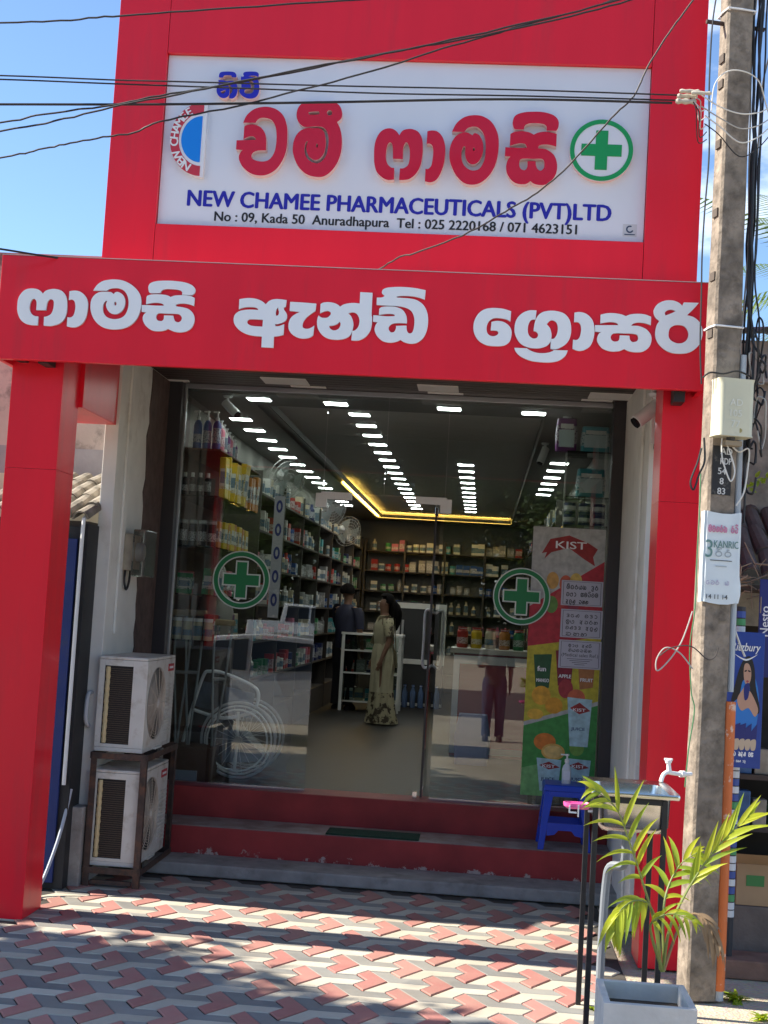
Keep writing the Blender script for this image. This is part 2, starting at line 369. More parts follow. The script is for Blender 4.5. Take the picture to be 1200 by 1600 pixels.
for i in range(-24, 25):
    for j in range(-24, 25):
        cx, cy = C0.x + 3*A*(i + .5*j), C0.y + 3*A*j*math.sqrt(3)/2
        if not (-2.98 < cx < .80 and -5.0 < cy < -.70): continue
        for (nm, mm, ang), me in zip(PAV, base):
            dx, dy = 1.2*A*math.cos(R(ang)), 1.2*A*math.sin(R(ang))
            if cy+dy > -.80 or cx+dx > .80: 
                if cy+dy > -.765 or cx+dx > .86: continue
            if cx+dx < -2.52 and cy+dy > -2.42: continue
            o = bpy.data.objects.new(nm, me); col.objects.link(o); o.parent = pave
            o.location = (cx, cy, random.uniform(-.0015, .0015) + (.003 if nm[0] == 'r' else -.001 if nm[0] == 'g' else 0)); o.rotation_euler = (random.uniform(-.006,.006), random.uniform(-.006,.006), R(ang)); n_pav += 1

# ================================================================ the shop building
B = thing('shop_building', 'red clad two-level pharmacy shop with glass front and oxide steps', 'building', (0,0,0))
def bp(name, m, *boxes, bevel=0, parent=B, smooth=False):
    mb = MB()
    for b in boxes: mb.box(*b)
    return mb.build(name, m, parent, bevel=bevel, smooth=smooth)
# steps
bp('floor_slab', OXIDE, (-2.449,.984,.10,.42,.0,.487), bevel=.008)
bp('step', OXIDE, (-2.449,.984,-.34,.098,.0,.270), bevel=.008)
bp('step_tread', OXTREAD, (-2.445,.98,-.335,.096,.2705,.2735))
bp('kerb', CONC, (-2.2,1.02,-.72,-.342,.0,.083), bevel=.012)
# left pillar and its beams, panels of red cladding
for (x0, x1) in ((-2.80, -2.495), (.95, 1.20)):
    pl = bp('pillar', mat('steel_core', (.1,.1,.1), .7), (x0+.02, x1-.02, -2.26, -1.97, 0, 3.50))
    for z0, z1 in ((.0, 2.559), (2.5605, 3.48)):
        for q in ((x0, x1, -2.28, -2.262), ):
            bp('cladding_panel', RED, (*q, z0, z1), parent=pl, bevel=.0015)
        bp('cladding_panel', RED, (x1-.018, x1, -2.2615, -1.95, z0, z1), parent=pl, bevel=.0015)
        bp('cladding_panel', RED, (x0, x0+.018, -2.2615, -1.95, z0, z1), parent=pl, bevel=.0015)
bp('side_beam', RED, (-2.80,-2.47,-1.948,-1.182,2.975,3.49), bevel=.003)
bp('side_beam', RED, (1.03,1.19,-1.948,-1.402,2.975,3.49), bevel=.003)
# fascia box
fz0, fz1 = 3.155, 3.753
fas = bp('fascia', RED, (-2.83,1.142,-2.50,-2.46,fz0,fz1), bevel=.004)
bp('fascia_return', RED, (-2.83,-2.80,-2.458,-1.40,fz0,fz1), parent=fas, bevel=.003)
bp('fascia_return', RED, (1.112,1.142,-2.458,-1.40,fz0,fz1), parent=fas, bevel=.003)
bp('fascia_top_lip', mat('lip_lit_line', (.62,.45,.42), .5), (-2.83,1.142,-2.502,-2.2,fz1+.001,fz1+.005), parent=fas)  # pale tone paints in the thin lit line along the top lip
bp('fascia_backing', BLACKM, (-2.798,1.11,-2.458,-2.44,3.17,3.70), parent=fas)
bp('roof_slab', CONC, (-2.798,1.11,-2.43,.30,3.56,3.72))
bp('roof_slab', CONC, (-2.75,1.2,.302,14.4,3.62,3.76))
# dark boarded soffit with flat lights
SOFF = mat('dark_brown_soffit_board', (.060, .040, .032), .45, var=.25, vscale=4, stretch=(.4,8,8))
sof = bp('soffit', BLACKM, (-2.78,1.09,-2.43,.25,3.525,3.555))
y = -2.42
while y < .20:
    bp('soffit_board', SOFF, (-2.78,1.09,y,y+.094,3.503,3.524), parent=sof, bevel=.004); y += .1
DIFF = mat('unlit_white_diffuser', (.80,.77,.72), .5)
for (p0, p1, Y0, Y1) in (((155,578),(232,580),-.22,.04), ((407,590),(477,592),-.22,.04), ((652,602),(716,603),-.22,.04), ((923,612),(990,614),-.22,.04),
                         ((230,589),(290,591),.09,.15), ((452,600),(507,602),.09,.15), ((668,612),(724,613),.09,.15), ((910,621),(960,622),.09,.15)):
    a, b = atz(*p0, 3.5), atz(*p1, 3.5)
    bp('soffit_light', DIFF, (a.x, b.x, Y0, Y1, 3.494, 3.5025), parent=sof, bevel=.003)
# steel brackets under the fascia ends
for x in (-2.735, 1.02):
    m_ = MB()
    m_.box(x-.03, x+.03, -2.435, -2.10, 3.175, 3.235) if x < 0 else m_.box(x-.03, x+.03, -2.435, -2.29, 3.10, 3.19)
    m_.build('steel_bracket', BLACKM, B, bevel=.004)
bp('steel_bracket', BLACKM, (-2.60,-2.54,-2.435,-2.29,3.15,3.24), bevel=.004)
# upper red tower round the recessed sign
tx0, tx1, sx0, sx1, sz0, sz1, ty = -2.345, 1.12, -2.038, .812, 4.052, 5.088, -2.20
tw = bp('tower', mat('steel_core', (.1,.1,.1), .7), (tx0+.03, tx1-.03, ty+.075, -.4, 3.73, 6.35))
bp('cladding_panel', RED, (tx0, sx0-.0015, ty, ty+.07, 3.762, 6.35), parent=tw, bevel=.002)
bp('cladding_panel', RED, (sx1+.0015, tx1, ty, ty+.07, 3.762, 6.35), parent=tw, bevel=.002)
bp('cladding_panel', RED, (sx0+.0015, sx1-.0015, ty, ty+.07, sz1, 6.35), parent=tw, bevel=.002)
bp('cladding_panel', RED, (sx0+.0015, sx1-.0015, ty, ty+.07, 3.762, sz0), parent=tw, bevel=.002)
bp('cladding_panel', RED, (tx0, tx0+.028, ty+.072, -.4, 3.762, 6.35), parent=tw)
bp('cladding_panel', RED, (tx1-.028, tx1, ty+.072, -.4, 3.762, 6.35), parent=tw)
# wall nibs either side of the recessed shopfront
bp('wall', WHITEP, (-2.545,-2.45,-1.18,.24,0,3.50), bevel=.006)
bp('wall', WHITEP, (.985,1.06,-1.40,.24,0,3.50), bevel=.006)
bp('wall_batten', WHITEP, (-2.449,-2.432,-.98,-.90,1.6,3.49), bevel=.004)
bp('wall_batten', WHITEP, (.967,.984,-1.12,-.95,0,3.49), bevel=.004)
# brown unfinished plaster strip with a ragged edge
rg = random.Random(3); edge = [(-.42+rg.uniform(-.035,.035), z/10) for z in range(5, 36)]
m_ = MB(); pts = [(.12, .49)] + [(y_, max(.49, min(3.49, z_))) for y_, z_ in edge] + [(.12, 3.49)]
m_.prism([(-2.449, y_, z_) for y_, z_ in pts], (.006, 0, 0)); m_.build('brown_plaster_strip', BROWNP, B)
# shopfront frames, glass, patch fittings
GY = .24
bp('frame_post', STEELD, (-2.449,-2.347,.125,GY+.03,.489,3.50), bevel=.004)
bp('frame_post', STEELD, (.895,.984,.125,GY+.03,.489,3.50), bevel=.004)
bp('frame_trim', ALU, (-2.346,-2.330,GY-.02,GY+.03,.489,3.50), bevel=.002)
bp('frame_head', ALU, (-2.329,.894,GY-.02,GY+.03,3.465,3.50), bevel=.002)
for nm, x0, x1, z0, z1 in (('glass_panel', -2.328, -1.245, .507, 3.463), ('glass_panel', -.318, .893, .507, 3.463), ('transom_glass', -1.239, -.784, 2.725, 3.463), ('transom_glass', -.778, -.324, 2.725, 3.463)):
    bp(nm, GLASS, (x0, x1, GY, GY+.010, z0, z1))
bp('bottom_channel', CHROME, (-2.328,-1.245,GY-.012,GY+.022,.488,.506))
bp('bottom_channel', CHROME, (-.318,.893,GY-.012,GY+.022,.488,.506))
for x, s in ((-1.245, 1), (-.318, -1)):
    m_ = MB(); a, b = sorted((x-.012*s, x+.225*s)); m_.box(a, b, GY-.014, GY+.024, 2.672, 2.728); a, b = sorted((x-.05*s, x+.035*s))
    m_.box(a, b, GY-.0145, GY+.0245, 2.61, 2.716); m_.build('patch_fitting', mat('satin_steel', (.85,.85,.86), .35, metal=.35), B, bevel=.004)
# glass door leaf standing open into the shop
dr = bp('door', GLASS, (-.385,-.375,.27,1.17,.50,2.655))
bp('door_rail', CHROME, (-.391,-.369,.268,.47,.493,.555), parent=dr, bevel=.003)
bp('door_rail', CHROME, (-.391,-.369,.268,.47,2.60,2.66), parent=dr, bevel=.003)
bp('door_edge', STEELD, (-.388,-.372,.262,.2695,.50,2.655), parent=dr)
for s in (-1, 1):
    xm = -.38; p = [(xm+s*.006,1.06,1.86),(xm+s*.05,1.06,1.885),(xm+s*.075,1.06,1.85),(xm+s*.075,1.06,1.65),(xm+s*.075,1.06,1.46),(xm+s*.05,1.06,1.42),(xm+s*.006,1.06,1.445)]
    MB().tube(smooth_path(p, 4), .011, 8).build('door_handle', mat('satin_steel', (.85,.85,.86), .35, metal=.35), dr, smooth=True)
bp('floor_bolt', CHROME, (-.44,-.41,GY-.01,GY+.03,.488,.54))
# interior shell
INW = mat('interior_wall_paint', (.17, .165, .145), .8, var=.08)
bp('interior_wall', INW, (-2.62,-2.455,.27,14.3,.487,3.61))
bp('interior_wall', INW, (1.0,1.15,.27,14.3,.487,3.61))
bp('interior_wall', INW, (-2.62,1.15,14.302,14.42,.487,3.61))
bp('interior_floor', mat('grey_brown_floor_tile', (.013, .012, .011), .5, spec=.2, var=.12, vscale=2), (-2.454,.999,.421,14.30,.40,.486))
CEILB = mat('dark_ceiling_band', (.20, .195, .19), .6)
cs = bp('ceiling', CEILB, (-2.454,-1.90,.30,14.30,3.45,3.60), (.42,.999,.30,14.30,3.45,3.60), (-1.8999,.4199,.30,.85,3.45,3.60), (-1.8999,.4199,13.6,14.30,3.45,3.60))
SLAT = mat('grey_slatted_ceiling', (.60, .59, .575), .55)
y = .86
while y < 13.5:
    bp('ceiling_slat', SLAT, (-1.895,.415,y,y+.19,3.545,3.575), parent=cs); y += .2
COVE = mat('warm_cove_light', (1.0, .62, .12), .5, emit=14)
bp('cove_strip', COVE, (-1.88,.40,13.565,13.585,3.47,3.49), parent=cs)
bp('cove_lip', CEILB, (-1.86,.41,13.46,13.475,3.452,3.505), parent=cs)
bp('cove_lip', CEILB, (-1.815,-1.80,.86,13.46,3.452,3.505), parent=cs)
bp('cove_strip', COVE, (-1.892,-1.877,7.6,13.45,3.475,3.49), parent=cs)
# ceiling lights, one thing each
LAMP = mat('lit_panel_diffuser', (.92, 1.0, .97), .5, emit=11.0)
LFR = mat('lamp_rim', (.5,.5,.5), .5)
lm_f = MB().box(-.10,.10,-.085,.085,-.004,.0).build('frame', LFR); lm_d = MB().box(-.087,.087,-.07,.07,-.0075,-.0045).build('diffuser', LAMP)
mf, md = lm_f.data, lm_d.data; bpy.data.objects.remove(lm_f); bpy.data.objects.remove(lm_d)
ORD = ['nearest','second','third','fourth','fifth','sixth','seventh','eighth','ninth','tenth','eleventh','twelfth','thirteenth','fourteenth','fifteenth','farthest']
def lamp(x, y, z, label):
    t = thing('ceiling_light', label, 'light', (x, y, z), 'square ceiling lights inside the shop')
    for nm, me in (('frame', mf), ('diffuser', md)):
        o = bpy.data.objects.new(nm, me); col.objects.link(o); o.parent = t
for k in range(4): 
    p = [(405,623),(525,630),(702,638),(834,645)][k]; a = atz(*p, 3.45); lamp(a.x, a.y, 3.449, ['leftmost','second from the left','third from the left','rightmost'][k] + ' lit ceiling panel in the front row behind the glass')
for k in range(14): lamp(-2.18, 1.72+k*.72, 3.449, ORD[k]+' lit ceiling panel from the glass in the row above the left shelves')
for k in range(16): lamp(-1.15, 1.75+k*.70, 3.544, ORD[k]+' lit ceiling panel from the glass in the long row left of centre')
for k in range(11): lamp(-.27, 5.35+k*.70, 3.544, ORD[k]+' lit ceiling panel from the glass in the short middle row')
for k in range(6): lamp(.70, 3.9+k*.72, 3.449, ORD[k]+' lit ceiling panel from the glass in the row along the right wall')
# ================================================================ lettering traced as outlines: (image origin, scale, loops)
def glyph(ox, oy, sc, *loops):
    """outline points -> loops of photo pixels"""
    o = []
    for lp in loops:
        pts = parse(lp) if isinstance(lp, str) else lp
        o.append([(ox + x/sc, oy + y/sc) for x, y in contour(pts)])
    return o
def to_plane(loops, Y): return [[(at(x, y, Y).x, at(x, y, Y).z) for x, y in lp] for lp in loops]
FAS_GLYPHS = [
 glyph(20,425,8,'310,665! 230,662 150,640 90,585 58,500 55,420 68,330 110,260 170,215 250,205 320,220 358,250 375,272! 410,235 470,215 540,213 610,235 655,285 675,350 678,430 670,510 640,590 580,645 490,672 440,674 385,668! 390,560! 430,552 480,520 505,460 513,390 505,355 480,340 450,350 430,385 420,430 415,478! 292,475! 297,400 292,360 270,335 245,340 220,380 208,440 215,490 240,530 285,552 318,555!'),
 glyph(20,425,8,'708,240! 780,232 850,250 905,300 935,370 935,460 915,560 870,640 800,685 740,692 675,678! 682,565! 720,567 755,545 775,490 782,430 775,380 755,350 725,343 700,350!'),
 glyph(20,425,8,'1005,232! 1050,165 1120,115 1200,97 1270,92 1370,105 1470,150 1550,220 1595,300 1605,390 1590,490 1545,590 1470,665 1380,705 1280,718 1180,708 1090,670 1020,600 980,510 970,420 985,340 1030,280 1090,250 1160,247 1225,252 1262,275! 1285,252 1325,252 1375,285 1402,345 1400,410 1375,470 1330,512 1280,527 1225,515 1185,475 1165,420 1170,385 1180,368 1165,360 1140,385 1125,440 1130,500 1160,550 1220,582 1290,588 1360,570 1410,525 1440,450 1447,370 1430,290 1385,230 1320,203 1250,203 1200,215 1175,235!', ell(1281,395,14,24)),
 glyph(170,425,8,'495,180 520,140 590,115 700,108 820,112 950,130 1040,165 1080,215 1070,265 1040,290! 915,283! 915,250 880,225 800,215 720,213 665,228 645,262! 520,262 497,225'),
 glyph(170,425,8,'470,320! 485,295 540,280 620,278 700,285 745,297 772,312! 820,295 880,290 950,290 1020,300 1072,322! 1065,425! 1010,405 950,395 890,395 845,405 835,420 860,432 920,440 990,460 1040,500 1068,560 1065,630 1030,700 970,740 890,755 820,745 770,725 738,710! 690,732 610,740 530,725 460,670 425,600 430,545 455,515 470,505! 410,495! 410,413! 480,414 600,420 685,420! 682,405 640,388 560,384 465,402!', '590,560 605,525 640,515 730,520 830,522 880,530 910,565 905,605 870,628 830,615 812,580 805,545! 690,542! 685,590 660,612 620,608 597,590'),
 glyph(355,445,8,'152,180! 220,168 300,166 380,180 440,208 483,243! 520,205 570,183 640,178 742,190! 732,275! 708,285 710,310 735,345 748,390 735,440 690,472 640,488 600,490! 600,517! 650,515 712,492! 703,625! 645,640 583,648! 577,787! 427,780! 433,645! 340,638 240,615 150,565 95,500 80,440 95,375 150,330 230,312 320,310 388,315! 375,292 330,280 250,278 190,288 145,305!', '248,465 265,437 310,430 447,437! 440,522! 360,518 300,510 262,490', '637,280! 615,310 607,345 608,385! 635,380 648,345 640,310'),
 glyph(355,445,8,'787,213! 900,218 1000,225 1113,235! 1103,325! 1060,355 1000,400 955,455 940,510 955,540 1000,550 1050,535 1088,508! 1075,630! 1030,660 960,672 890,662 820,625 775,570 765,500 785,430 830,380 908,340! 780,325!'),
 glyph(480,440,6,'125,210! 150,197 200,192 250,200 290,218 308,235! 340,215 390,203 440,200 492,205! 497,98! 612,105! 603,300 608,330 605,400 590,460 550,515 500,545 460,553 413,550! 422,462! 450,455 480,420 490,370 480,325 455,295 420,288 385,298! 415,330 432,390 425,450 400,505 350,535 280,545 200,535 140,500 100,440 92,370 105,320 115,325! 140,338 185,338 215,315 220,290 195,275 160,280 120,297!', '303,375! 280,398 240,412 205,415! 215,440 250,457 290,445 310,415 312,390'),
 glyph(480,440,6,'700,105 710,75 750,57 830,50 930,52 1020,62 1110,80! 1102,170! 1050,150 980,137 900,133 850,138 838,148 880,152 960,158 1030,175 1090,220 1125,290 1133,370 1120,460 1085,530 1030,572 970,582 910,568 875,545! 840,562 780,572 710,558 655,510 632,455 640,410 660,380! 617,375! 620,315! 670,318 740,325 820,323! 815,308 780,302 730,303 672,312! 675,255! 700,238 760,233 830,238 890,262 925,310 935,360 933,392! 860,388 800,395 768,420 765,450 785,475 815,470 830,445 833,415! 930,412! 935,460 955,485 985,475 1000,430 1005,360 995,310 970,270 920,243 850,230 750,225 650,218! 653,150! 700,148 728,133! 712,120'),
 glyph(730,465,6,'412,128! 405,225! 370,205 310,193 250,193 205,220 183,270 185,320 205,350 245,362 280,350 292,330 280,312 250,308 220,308! 228,228! 280,218 340,228 390,262 415,310 412,370 390,420 340,450 260,455 180,445 110,405 70,345 58,280 70,210 110,145 170,107 250,97 340,105'),
 glyph(730,465,6,'650,120! 640,205! 600,210 575,250 568,310 580,355 615,382 650,378 665,350 650,322 622,312! 630,250 650,190 690,145 750,125 830,125 910,150 960,210 975,290 965,370 930,430 870,470 820,485 780,480! 785,387! 815,382 840,345 850,290 840,240 810,215 775,217 745,250! 775,285 790,340 785,400 755,445 700,470 640,476 570,466 500,430 455,360 443,290 460,210 510,150 580,120'),
 glyph(730,465,6,'443,470! 560,475! 600,500 660,518 730,520 780,510 815,492! 943,495! 920,545 860,590 780,607 690,605 590,590 500,550 455,505'),
 glyph(890,460,5.4545,'42,155! 90,150 150,170 195,220 212,290 205,370 175,440 120,475 70,480 25,462! 30,385! 60,388 85,365 98,310 95,265 75,238 38,235!'),
 glyph(890,460,5.4545,'265,172! 320,160 380,160 440,170 480,185! 520,170 580,165 640,170 695,190! 692,262! 640,245 580,240 540,250 525,267! 590,270 650,295 690,340 698,390 680,445 630,485 570,493 510,485 465,465! 420,483 350,485 280,460 240,410 235,370 250,335 270,322! 217,317! 217,262! 300,262 415,262! 400,243 340,235 262,247!', '350,365 365,338 400,330 470,332 540,335 575,345 585,375 570,400 535,405 515,385 510,352! 428,348! 420,390 390,402 360,392'),
 glyph(890,460,5.4545,'765,225! 735,200 718,160 725,115 760,75 820,52 880,52 930,70 960,97! 975,68! 1102,72! 1050,130 1000,177! 1060,195 1110,240 1132,300 1128,370 1095,440 1030,490 950,505 860,495 790,455 745,400 730,340 740,270', '843,340 855,290 890,265 930,260 975,270 1005,305 1013,345 1000,385 965,412 920,417 875,400 850,375', '817,180! 812,155 835,135 870,130 905,142! 870,160'),
]
LETW = mat('white_acrylic_letter', (.86, .87, .88), .35); LETE = mat('letter_edge', (.60, .55, .56), .5)
fs_ = thing('fascia_lettering', 'large white raised letters spelling the shop line along the red fascia', 'lettering', (-.8, -2.5, 3.4))
for gl in FAS_GLYPHS: flat('letter', to_plane(gl, -2.516), LETW, fs_, Y=-2.516, thick=.015, m2=LETE)

# ---- recessed white sign board
SY = -2.165
sb = thing('sign_board', 'recessed white shop sign with raised red letters above the fascia', 'sign', (-.6, SY, sz0))
MB().box(sx0+.002, sx1-.002, SY, SY+.035, sz0+.002, sz1-.002).build('sign_panel', mat('white_sign_face', (.70, .73, .79), .4, var=.03, vscale=2), sb)
SG = [
 ('b', glyph(330,105,13.333,'160,205! 165,150 200,105 290,90 400,90 480,105 520,150 525,200 500,213 430,210! 425,185 395,170 300,168 262,185 250,212! 195,218')),
 ('b', glyph(330,105,13.333,'150,265! 250,270 320,290 400,285 470,290 520,330 545,410 545,500 520,590 470,640 420,655 380,645! 385,575 430,520 440,460 420,410 380,370! 355,380 380,440 383,520 365,590 310,635 240,645 170,610 125,550 110,490 120,430 150,400!', '300,470! 250,490 200,510 225,545 265,540 295,505')),
 ('b', glyph(330,105,13.333,'665,140 690,105 750,92 860,90 950,100 995,140! 985,215! 940,185 850,175 775,190! 850,200 930,225 985,290 1000,380 1000,480 975,570 920,630 830,655 740,645 650,600 595,530 590,470 630,430! 625,300! 700,280 770,290 815,340 830,400 825,440! 700,470! 690,510 715,545 790,550 850,535 885,480 895,400 880,320 840,285 760,265 690,275 615,265! 620,195! 665,195 680,180')),
 ('r', glyph(360,150,6,'120,250! 150,185 210,130 280,105 360,102 440,130 500,190 530,280 535,380 525,500 490,600 430,685 350,735 270,745 190,725 120,670 85,610 80,560 100,520 115,508! 52,500! 58,415! 170,412 240,410! 225,385 190,378 150,390 122,408! 130,285! 165,270 220,268 280,290 320,340 335,400 335,510! 260,512 215,530 198,560 210,590 260,610 320,612 370,590 410,530 428,450 432,360 420,280 385,225 320,205 265,215 235,252!')),
 ('r', glyph(360,150,6,'620,170 635,110 680,65 760,50 880,48 980,60 1030,100 1048,160 1040,210 1000,245! 1030,310 1045,400 1040,510 1010,610 950,700 870,755 780,755 700,725 630,650 590,550 585,470 605,390 650,330 720,300 780,302 820,300 870,325 890,380 895,450 880,530 840,585 790,600 740,570 715,520 712,470 725,425 705,440 695,500 705,560 740,605 800,630 850,615 895,560 915,480 920,400 905,335 870,295 800,285 700,290 650,260 625,215', '735,165! 740,150 830,145! 830,170 750,175', ell(930,158,24,24), ell(812,465,9,18))),
 ('r', glyph(575,170,8,'325,885! 250,890 180,860 110,790 80,690 75,590 80,470 105,370 155,290 220,250 290,245 350,275 392,330! 430,275 490,253 560,255 630,290 675,370 685,470 680,590 655,710 600,810 520,875 450,890 388,890! 400,745! 450,740 500,700 520,620 522,520 505,450 480,420 455,445 440,500 435,630! 312,625! 310,500 300,440 275,420 245,450 228,530 225,620 245,690 285,730 328,740!')),
 ('r', glyph(575,170,8,'742,280! 800,270 870,285 930,350 962,450 965,560 945,700 900,820 850,890 780,920 710,905! 718,750! 755,750 790,710 805,640 815,550 810,480 790,445 760,435 733,440!')),
 ('r', glyph(690,165,6,'97,245! 140,165 210,110 290,90 380,98 460,145 510,220 535,310 532,430 505,550 450,650 370,720 290,742 210,725 140,660 90,560 72,470 85,370 130,290 190,255 240,252 290,278! 310,258 350,275 385,340 390,420 370,490 330,540 280,550 240,520 220,460 222,390 205,385 188,430 188,500 210,560 260,600 310,608 360,585 400,510 412,420 410,330 385,250 340,205 290,198 240,215 215,248!', ell(303,410,9,15))),
 ('r', glyph(690,165,6,'667,150 690,95 760,65 860,57 960,62 1050,90 1095,140 1095,200 1075,237! 985,235! 980,190 940,170 850,165 800,175 778,195 770,225! 690,222 670,190')),
 ('r', glyph(690,165,6,'645,265! 690,245 760,240 820,250 865,272! 910,252 980,245 1080,265! 1075,385! 1020,370 960,365 915,375 905,400! 980,410 1050,460 1080,530 1080,610 1050,680 990,735 930,745 870,735 832,708! 790,735 720,735 660,705 615,640 605,570 620,510 645,478! 593,475! 597,390! 720,395 800,395! 780,360 720,355 640,378!', '728,540 740,505 790,497 860,500 940,500 962,530 960,580 930,610 900,595 885,560 882,520! 805,520! 803,575 780,605 745,595 730,570')),
]
LR = mat('glossy_red_letter', (.60, .004, .028), .15, spec=.4); LB = mat('blue_letter', (.012, .012, .42), .3); LEDGE = mat('pale_pink_letter_side', (.80, .55, .52), .5)
for kd, gl in SG:
    flat('letter', to_plane(gl, SY-.05), LR if kd == 'r' else LB, sb, Y=SY-.05, thick=.05, m2=LEDGE)
# half-round emblem
EW = mat('emblem_white', (.78,.78,.80), .4); EB = mat('emblem_blue', (.0,.22,.75), .35); ER = mat('emblem_red', (.55,.03,.05), .35)
def px_loop(pts, Y): return [(at(x, y, Y).x, at(x, y, Y).z) for x, y in pts]
e0 = at(319,164,SY); e1 = at(316,278,SY); ecx, ecz, er = (e0.x+e1.x)/2, (e0.z+e1.z)/2, (e0.z-e1.z)/2
def half(r0, r1, x_off=0, n=30):
    o = [(ecx+x_off-.86*r1*math.sin(math.pi*i/n), ecz+r1*math.cos(math.pi*i/n)) for i in range(n+1)]
    if r0: o += [(ecx+x_off-.86*r0*math.sin(math.pi*i/n), ecz+r0*math.cos(math.pi*i/n)) for i in range(n, -1, -1)]
    return o
em = flat('emblem', [half(0, er*1.03, .02)], EW, sb, Y=SY-.035, thick=.035)
flat('emblem_ring', [half(er*.73, er, 0)], ER, em, Y=SY-.038, thick=.003)
flat('emblem_disc', [half(0, er*.63, -.004)], EB, em, Y=SY-.038, thick=.003)
s_ = 'NEW CHAMEE'
for i, ch in enumerate(s_):
    if ch == ' ': continue
    a = R(150 - 118*i/(len(s_)-1)) ; rr = er*.80
    p = Vector((ecx - .86*rr*math.sin(a), SY-.0405, ecz + rr*math.cos(a)))
    M_ = Matrix.Translation(p) @ Matrix.Rotation(-a, 4, 'Y')
    text('letter', ch, mat('white_print', (.8,.8,.8), .5), em, 0, -.01, .05, 0, align='CENTER', bold=.03, xf=M_)
# green cross roundel
cg = mat('green_print', (.005, .30, .075), .35)
c0 = at(939,238,SY); ra = (at(989,238,SY).x-at(889,238,SY).x)/2
rd_ = flat('cross_roundel', [[(c0.x+ra*1.0*math.cos(t), c0.z+ra*math.sin(t)) for t in [2*math.pi*i/48 for i in range(48)]]], mat('roundel_face', (.72,.73,.78), .4), sb, Y=SY-.035, thick=.035, m2=LEDGE)
circ = lambda cx, cz, r, n=48: [(cx+r*math.cos(2*math.pi*i/n), cz+r*math.sin(2*math.pi*i/n)) for i in range(n)]
def cross(cx, cz, a, b): return [(cx-b,cz-a),(cx+b,cz-a),(cx+b,cz-b),(cx+a,cz-b),(cx+a,cz+b),(cx+b,cz+b),(cx+b,cz+a),(cx-b,cz+a),(cx-b,cz+b),(cx-a,cz+b),(cx-a,cz-b),(cx-b,cz-b)]
flat('roundel_ring', [circ(c0.x,c0.z,ra*.985), circ(c0.x,c0.z,ra*.845)], cg, rd_, Y=SY-.038, thick=.003)
flat('roundel_cross', [cross(c0.x,c0.z,ra*.63,ra*.19)], cg, rd_, Y=SY-.038, thick=.003)
# printed lines
a, b = at(293,320,SY), at(954,340,SY)
text('letter', 'NEW CHAMEE PHARMACEUTICALS (PVT)LTD', mat('blue_print', (.012,.012,.36), .5), sb, a.x, (a.z+b.z)/2-.013, .098, SY-.002, width=b.x-a.x, bold=.034, split=True)
a, b = at(335,344,SY), at(901,363,SY)
text('letter', 'No : 09, Kada 50  Anuradhapura  Tel : 025 2220168 / 071 4623151', mat('black_print', (.012,.012,.014), .5), sb, a.x, (a.z+b.z)/2-.008, .058, SY-.002, width=b.x-a.x, bold=.026, split=True)
a = at(984,360,SY); mk = flat('maker_mark', [[(a.x-.04,a.z-.036),(a.x+.04,a.z-.036),(a.x+.04,a.z+.036),(a.x-.04,a.z+.036)]], mat('maker_mark_grey', (.55,.57,.6), .5), sb, Y=SY-.0015, thick=.0015)
flat('maker_mark_swirl', [[(a.x+.022*math.cos(t)*k, a.z+.006+.022*math.sin(t)*k) for k, ts in ((1, range(0, 300, 20)), (.62, range(280, -1, -20))) for t in [R(60+q) for q in ts]]], mat('maker_mark_dark', (.03,.06,.12), .5), mk, Y=SY-.0025, thick=.001)
MB().box(a.x-.03, a.x+.03, SY-.0026, SY-.0016, a.z-.028, a.z-.022).build('maker_mark_line', MATS['maker_mark_dark'], mk)

# ================================================================ green cross decals on the glass
DY = GY-.003
for (px_, py_), DY, lab in (((377,906), GY-.003, 'left green cross decal in a ring, over the packed left window'), ((815,932), GY-.016, 'right green cross decal in a ring, beside the juice poster')):
    c = at(px_, py_, DY); r_ = (at(px_+45,py_,DY).x-at(px_-45,py_,DY).x)/2
    t = thing('cross_decal', lab, 'decal', (c.x, DY, c.z), 'green cross decals on the glass')
    pale = mat('decal_pale_edge', (.60,.66,.60), .5); dg_ = mat('decal_green', (.008,.20,.06), .45)
    flat('decal_ring', [circ(c.x,c.z,r_), circ(c.x,c.z,r_*.775)], pale, t, Y=DY, thick=.001)
    flat('decal_ring', [circ(c.x,c.z,r_*.96), circ(c.x,c.z,r_*.815)], dg_, t, Y=DY-.001, thick=.0008)
    flat('decal_cross', [cross(c.x,c.z,r_*.66,r_*.22)], pale, t, Y=DY, thick=.001)
    flat('decal_cross', [cross(c.x,c.z,r_*.61,r_*.175)], dg_, t, Y=DY-.001, thick=.0008)
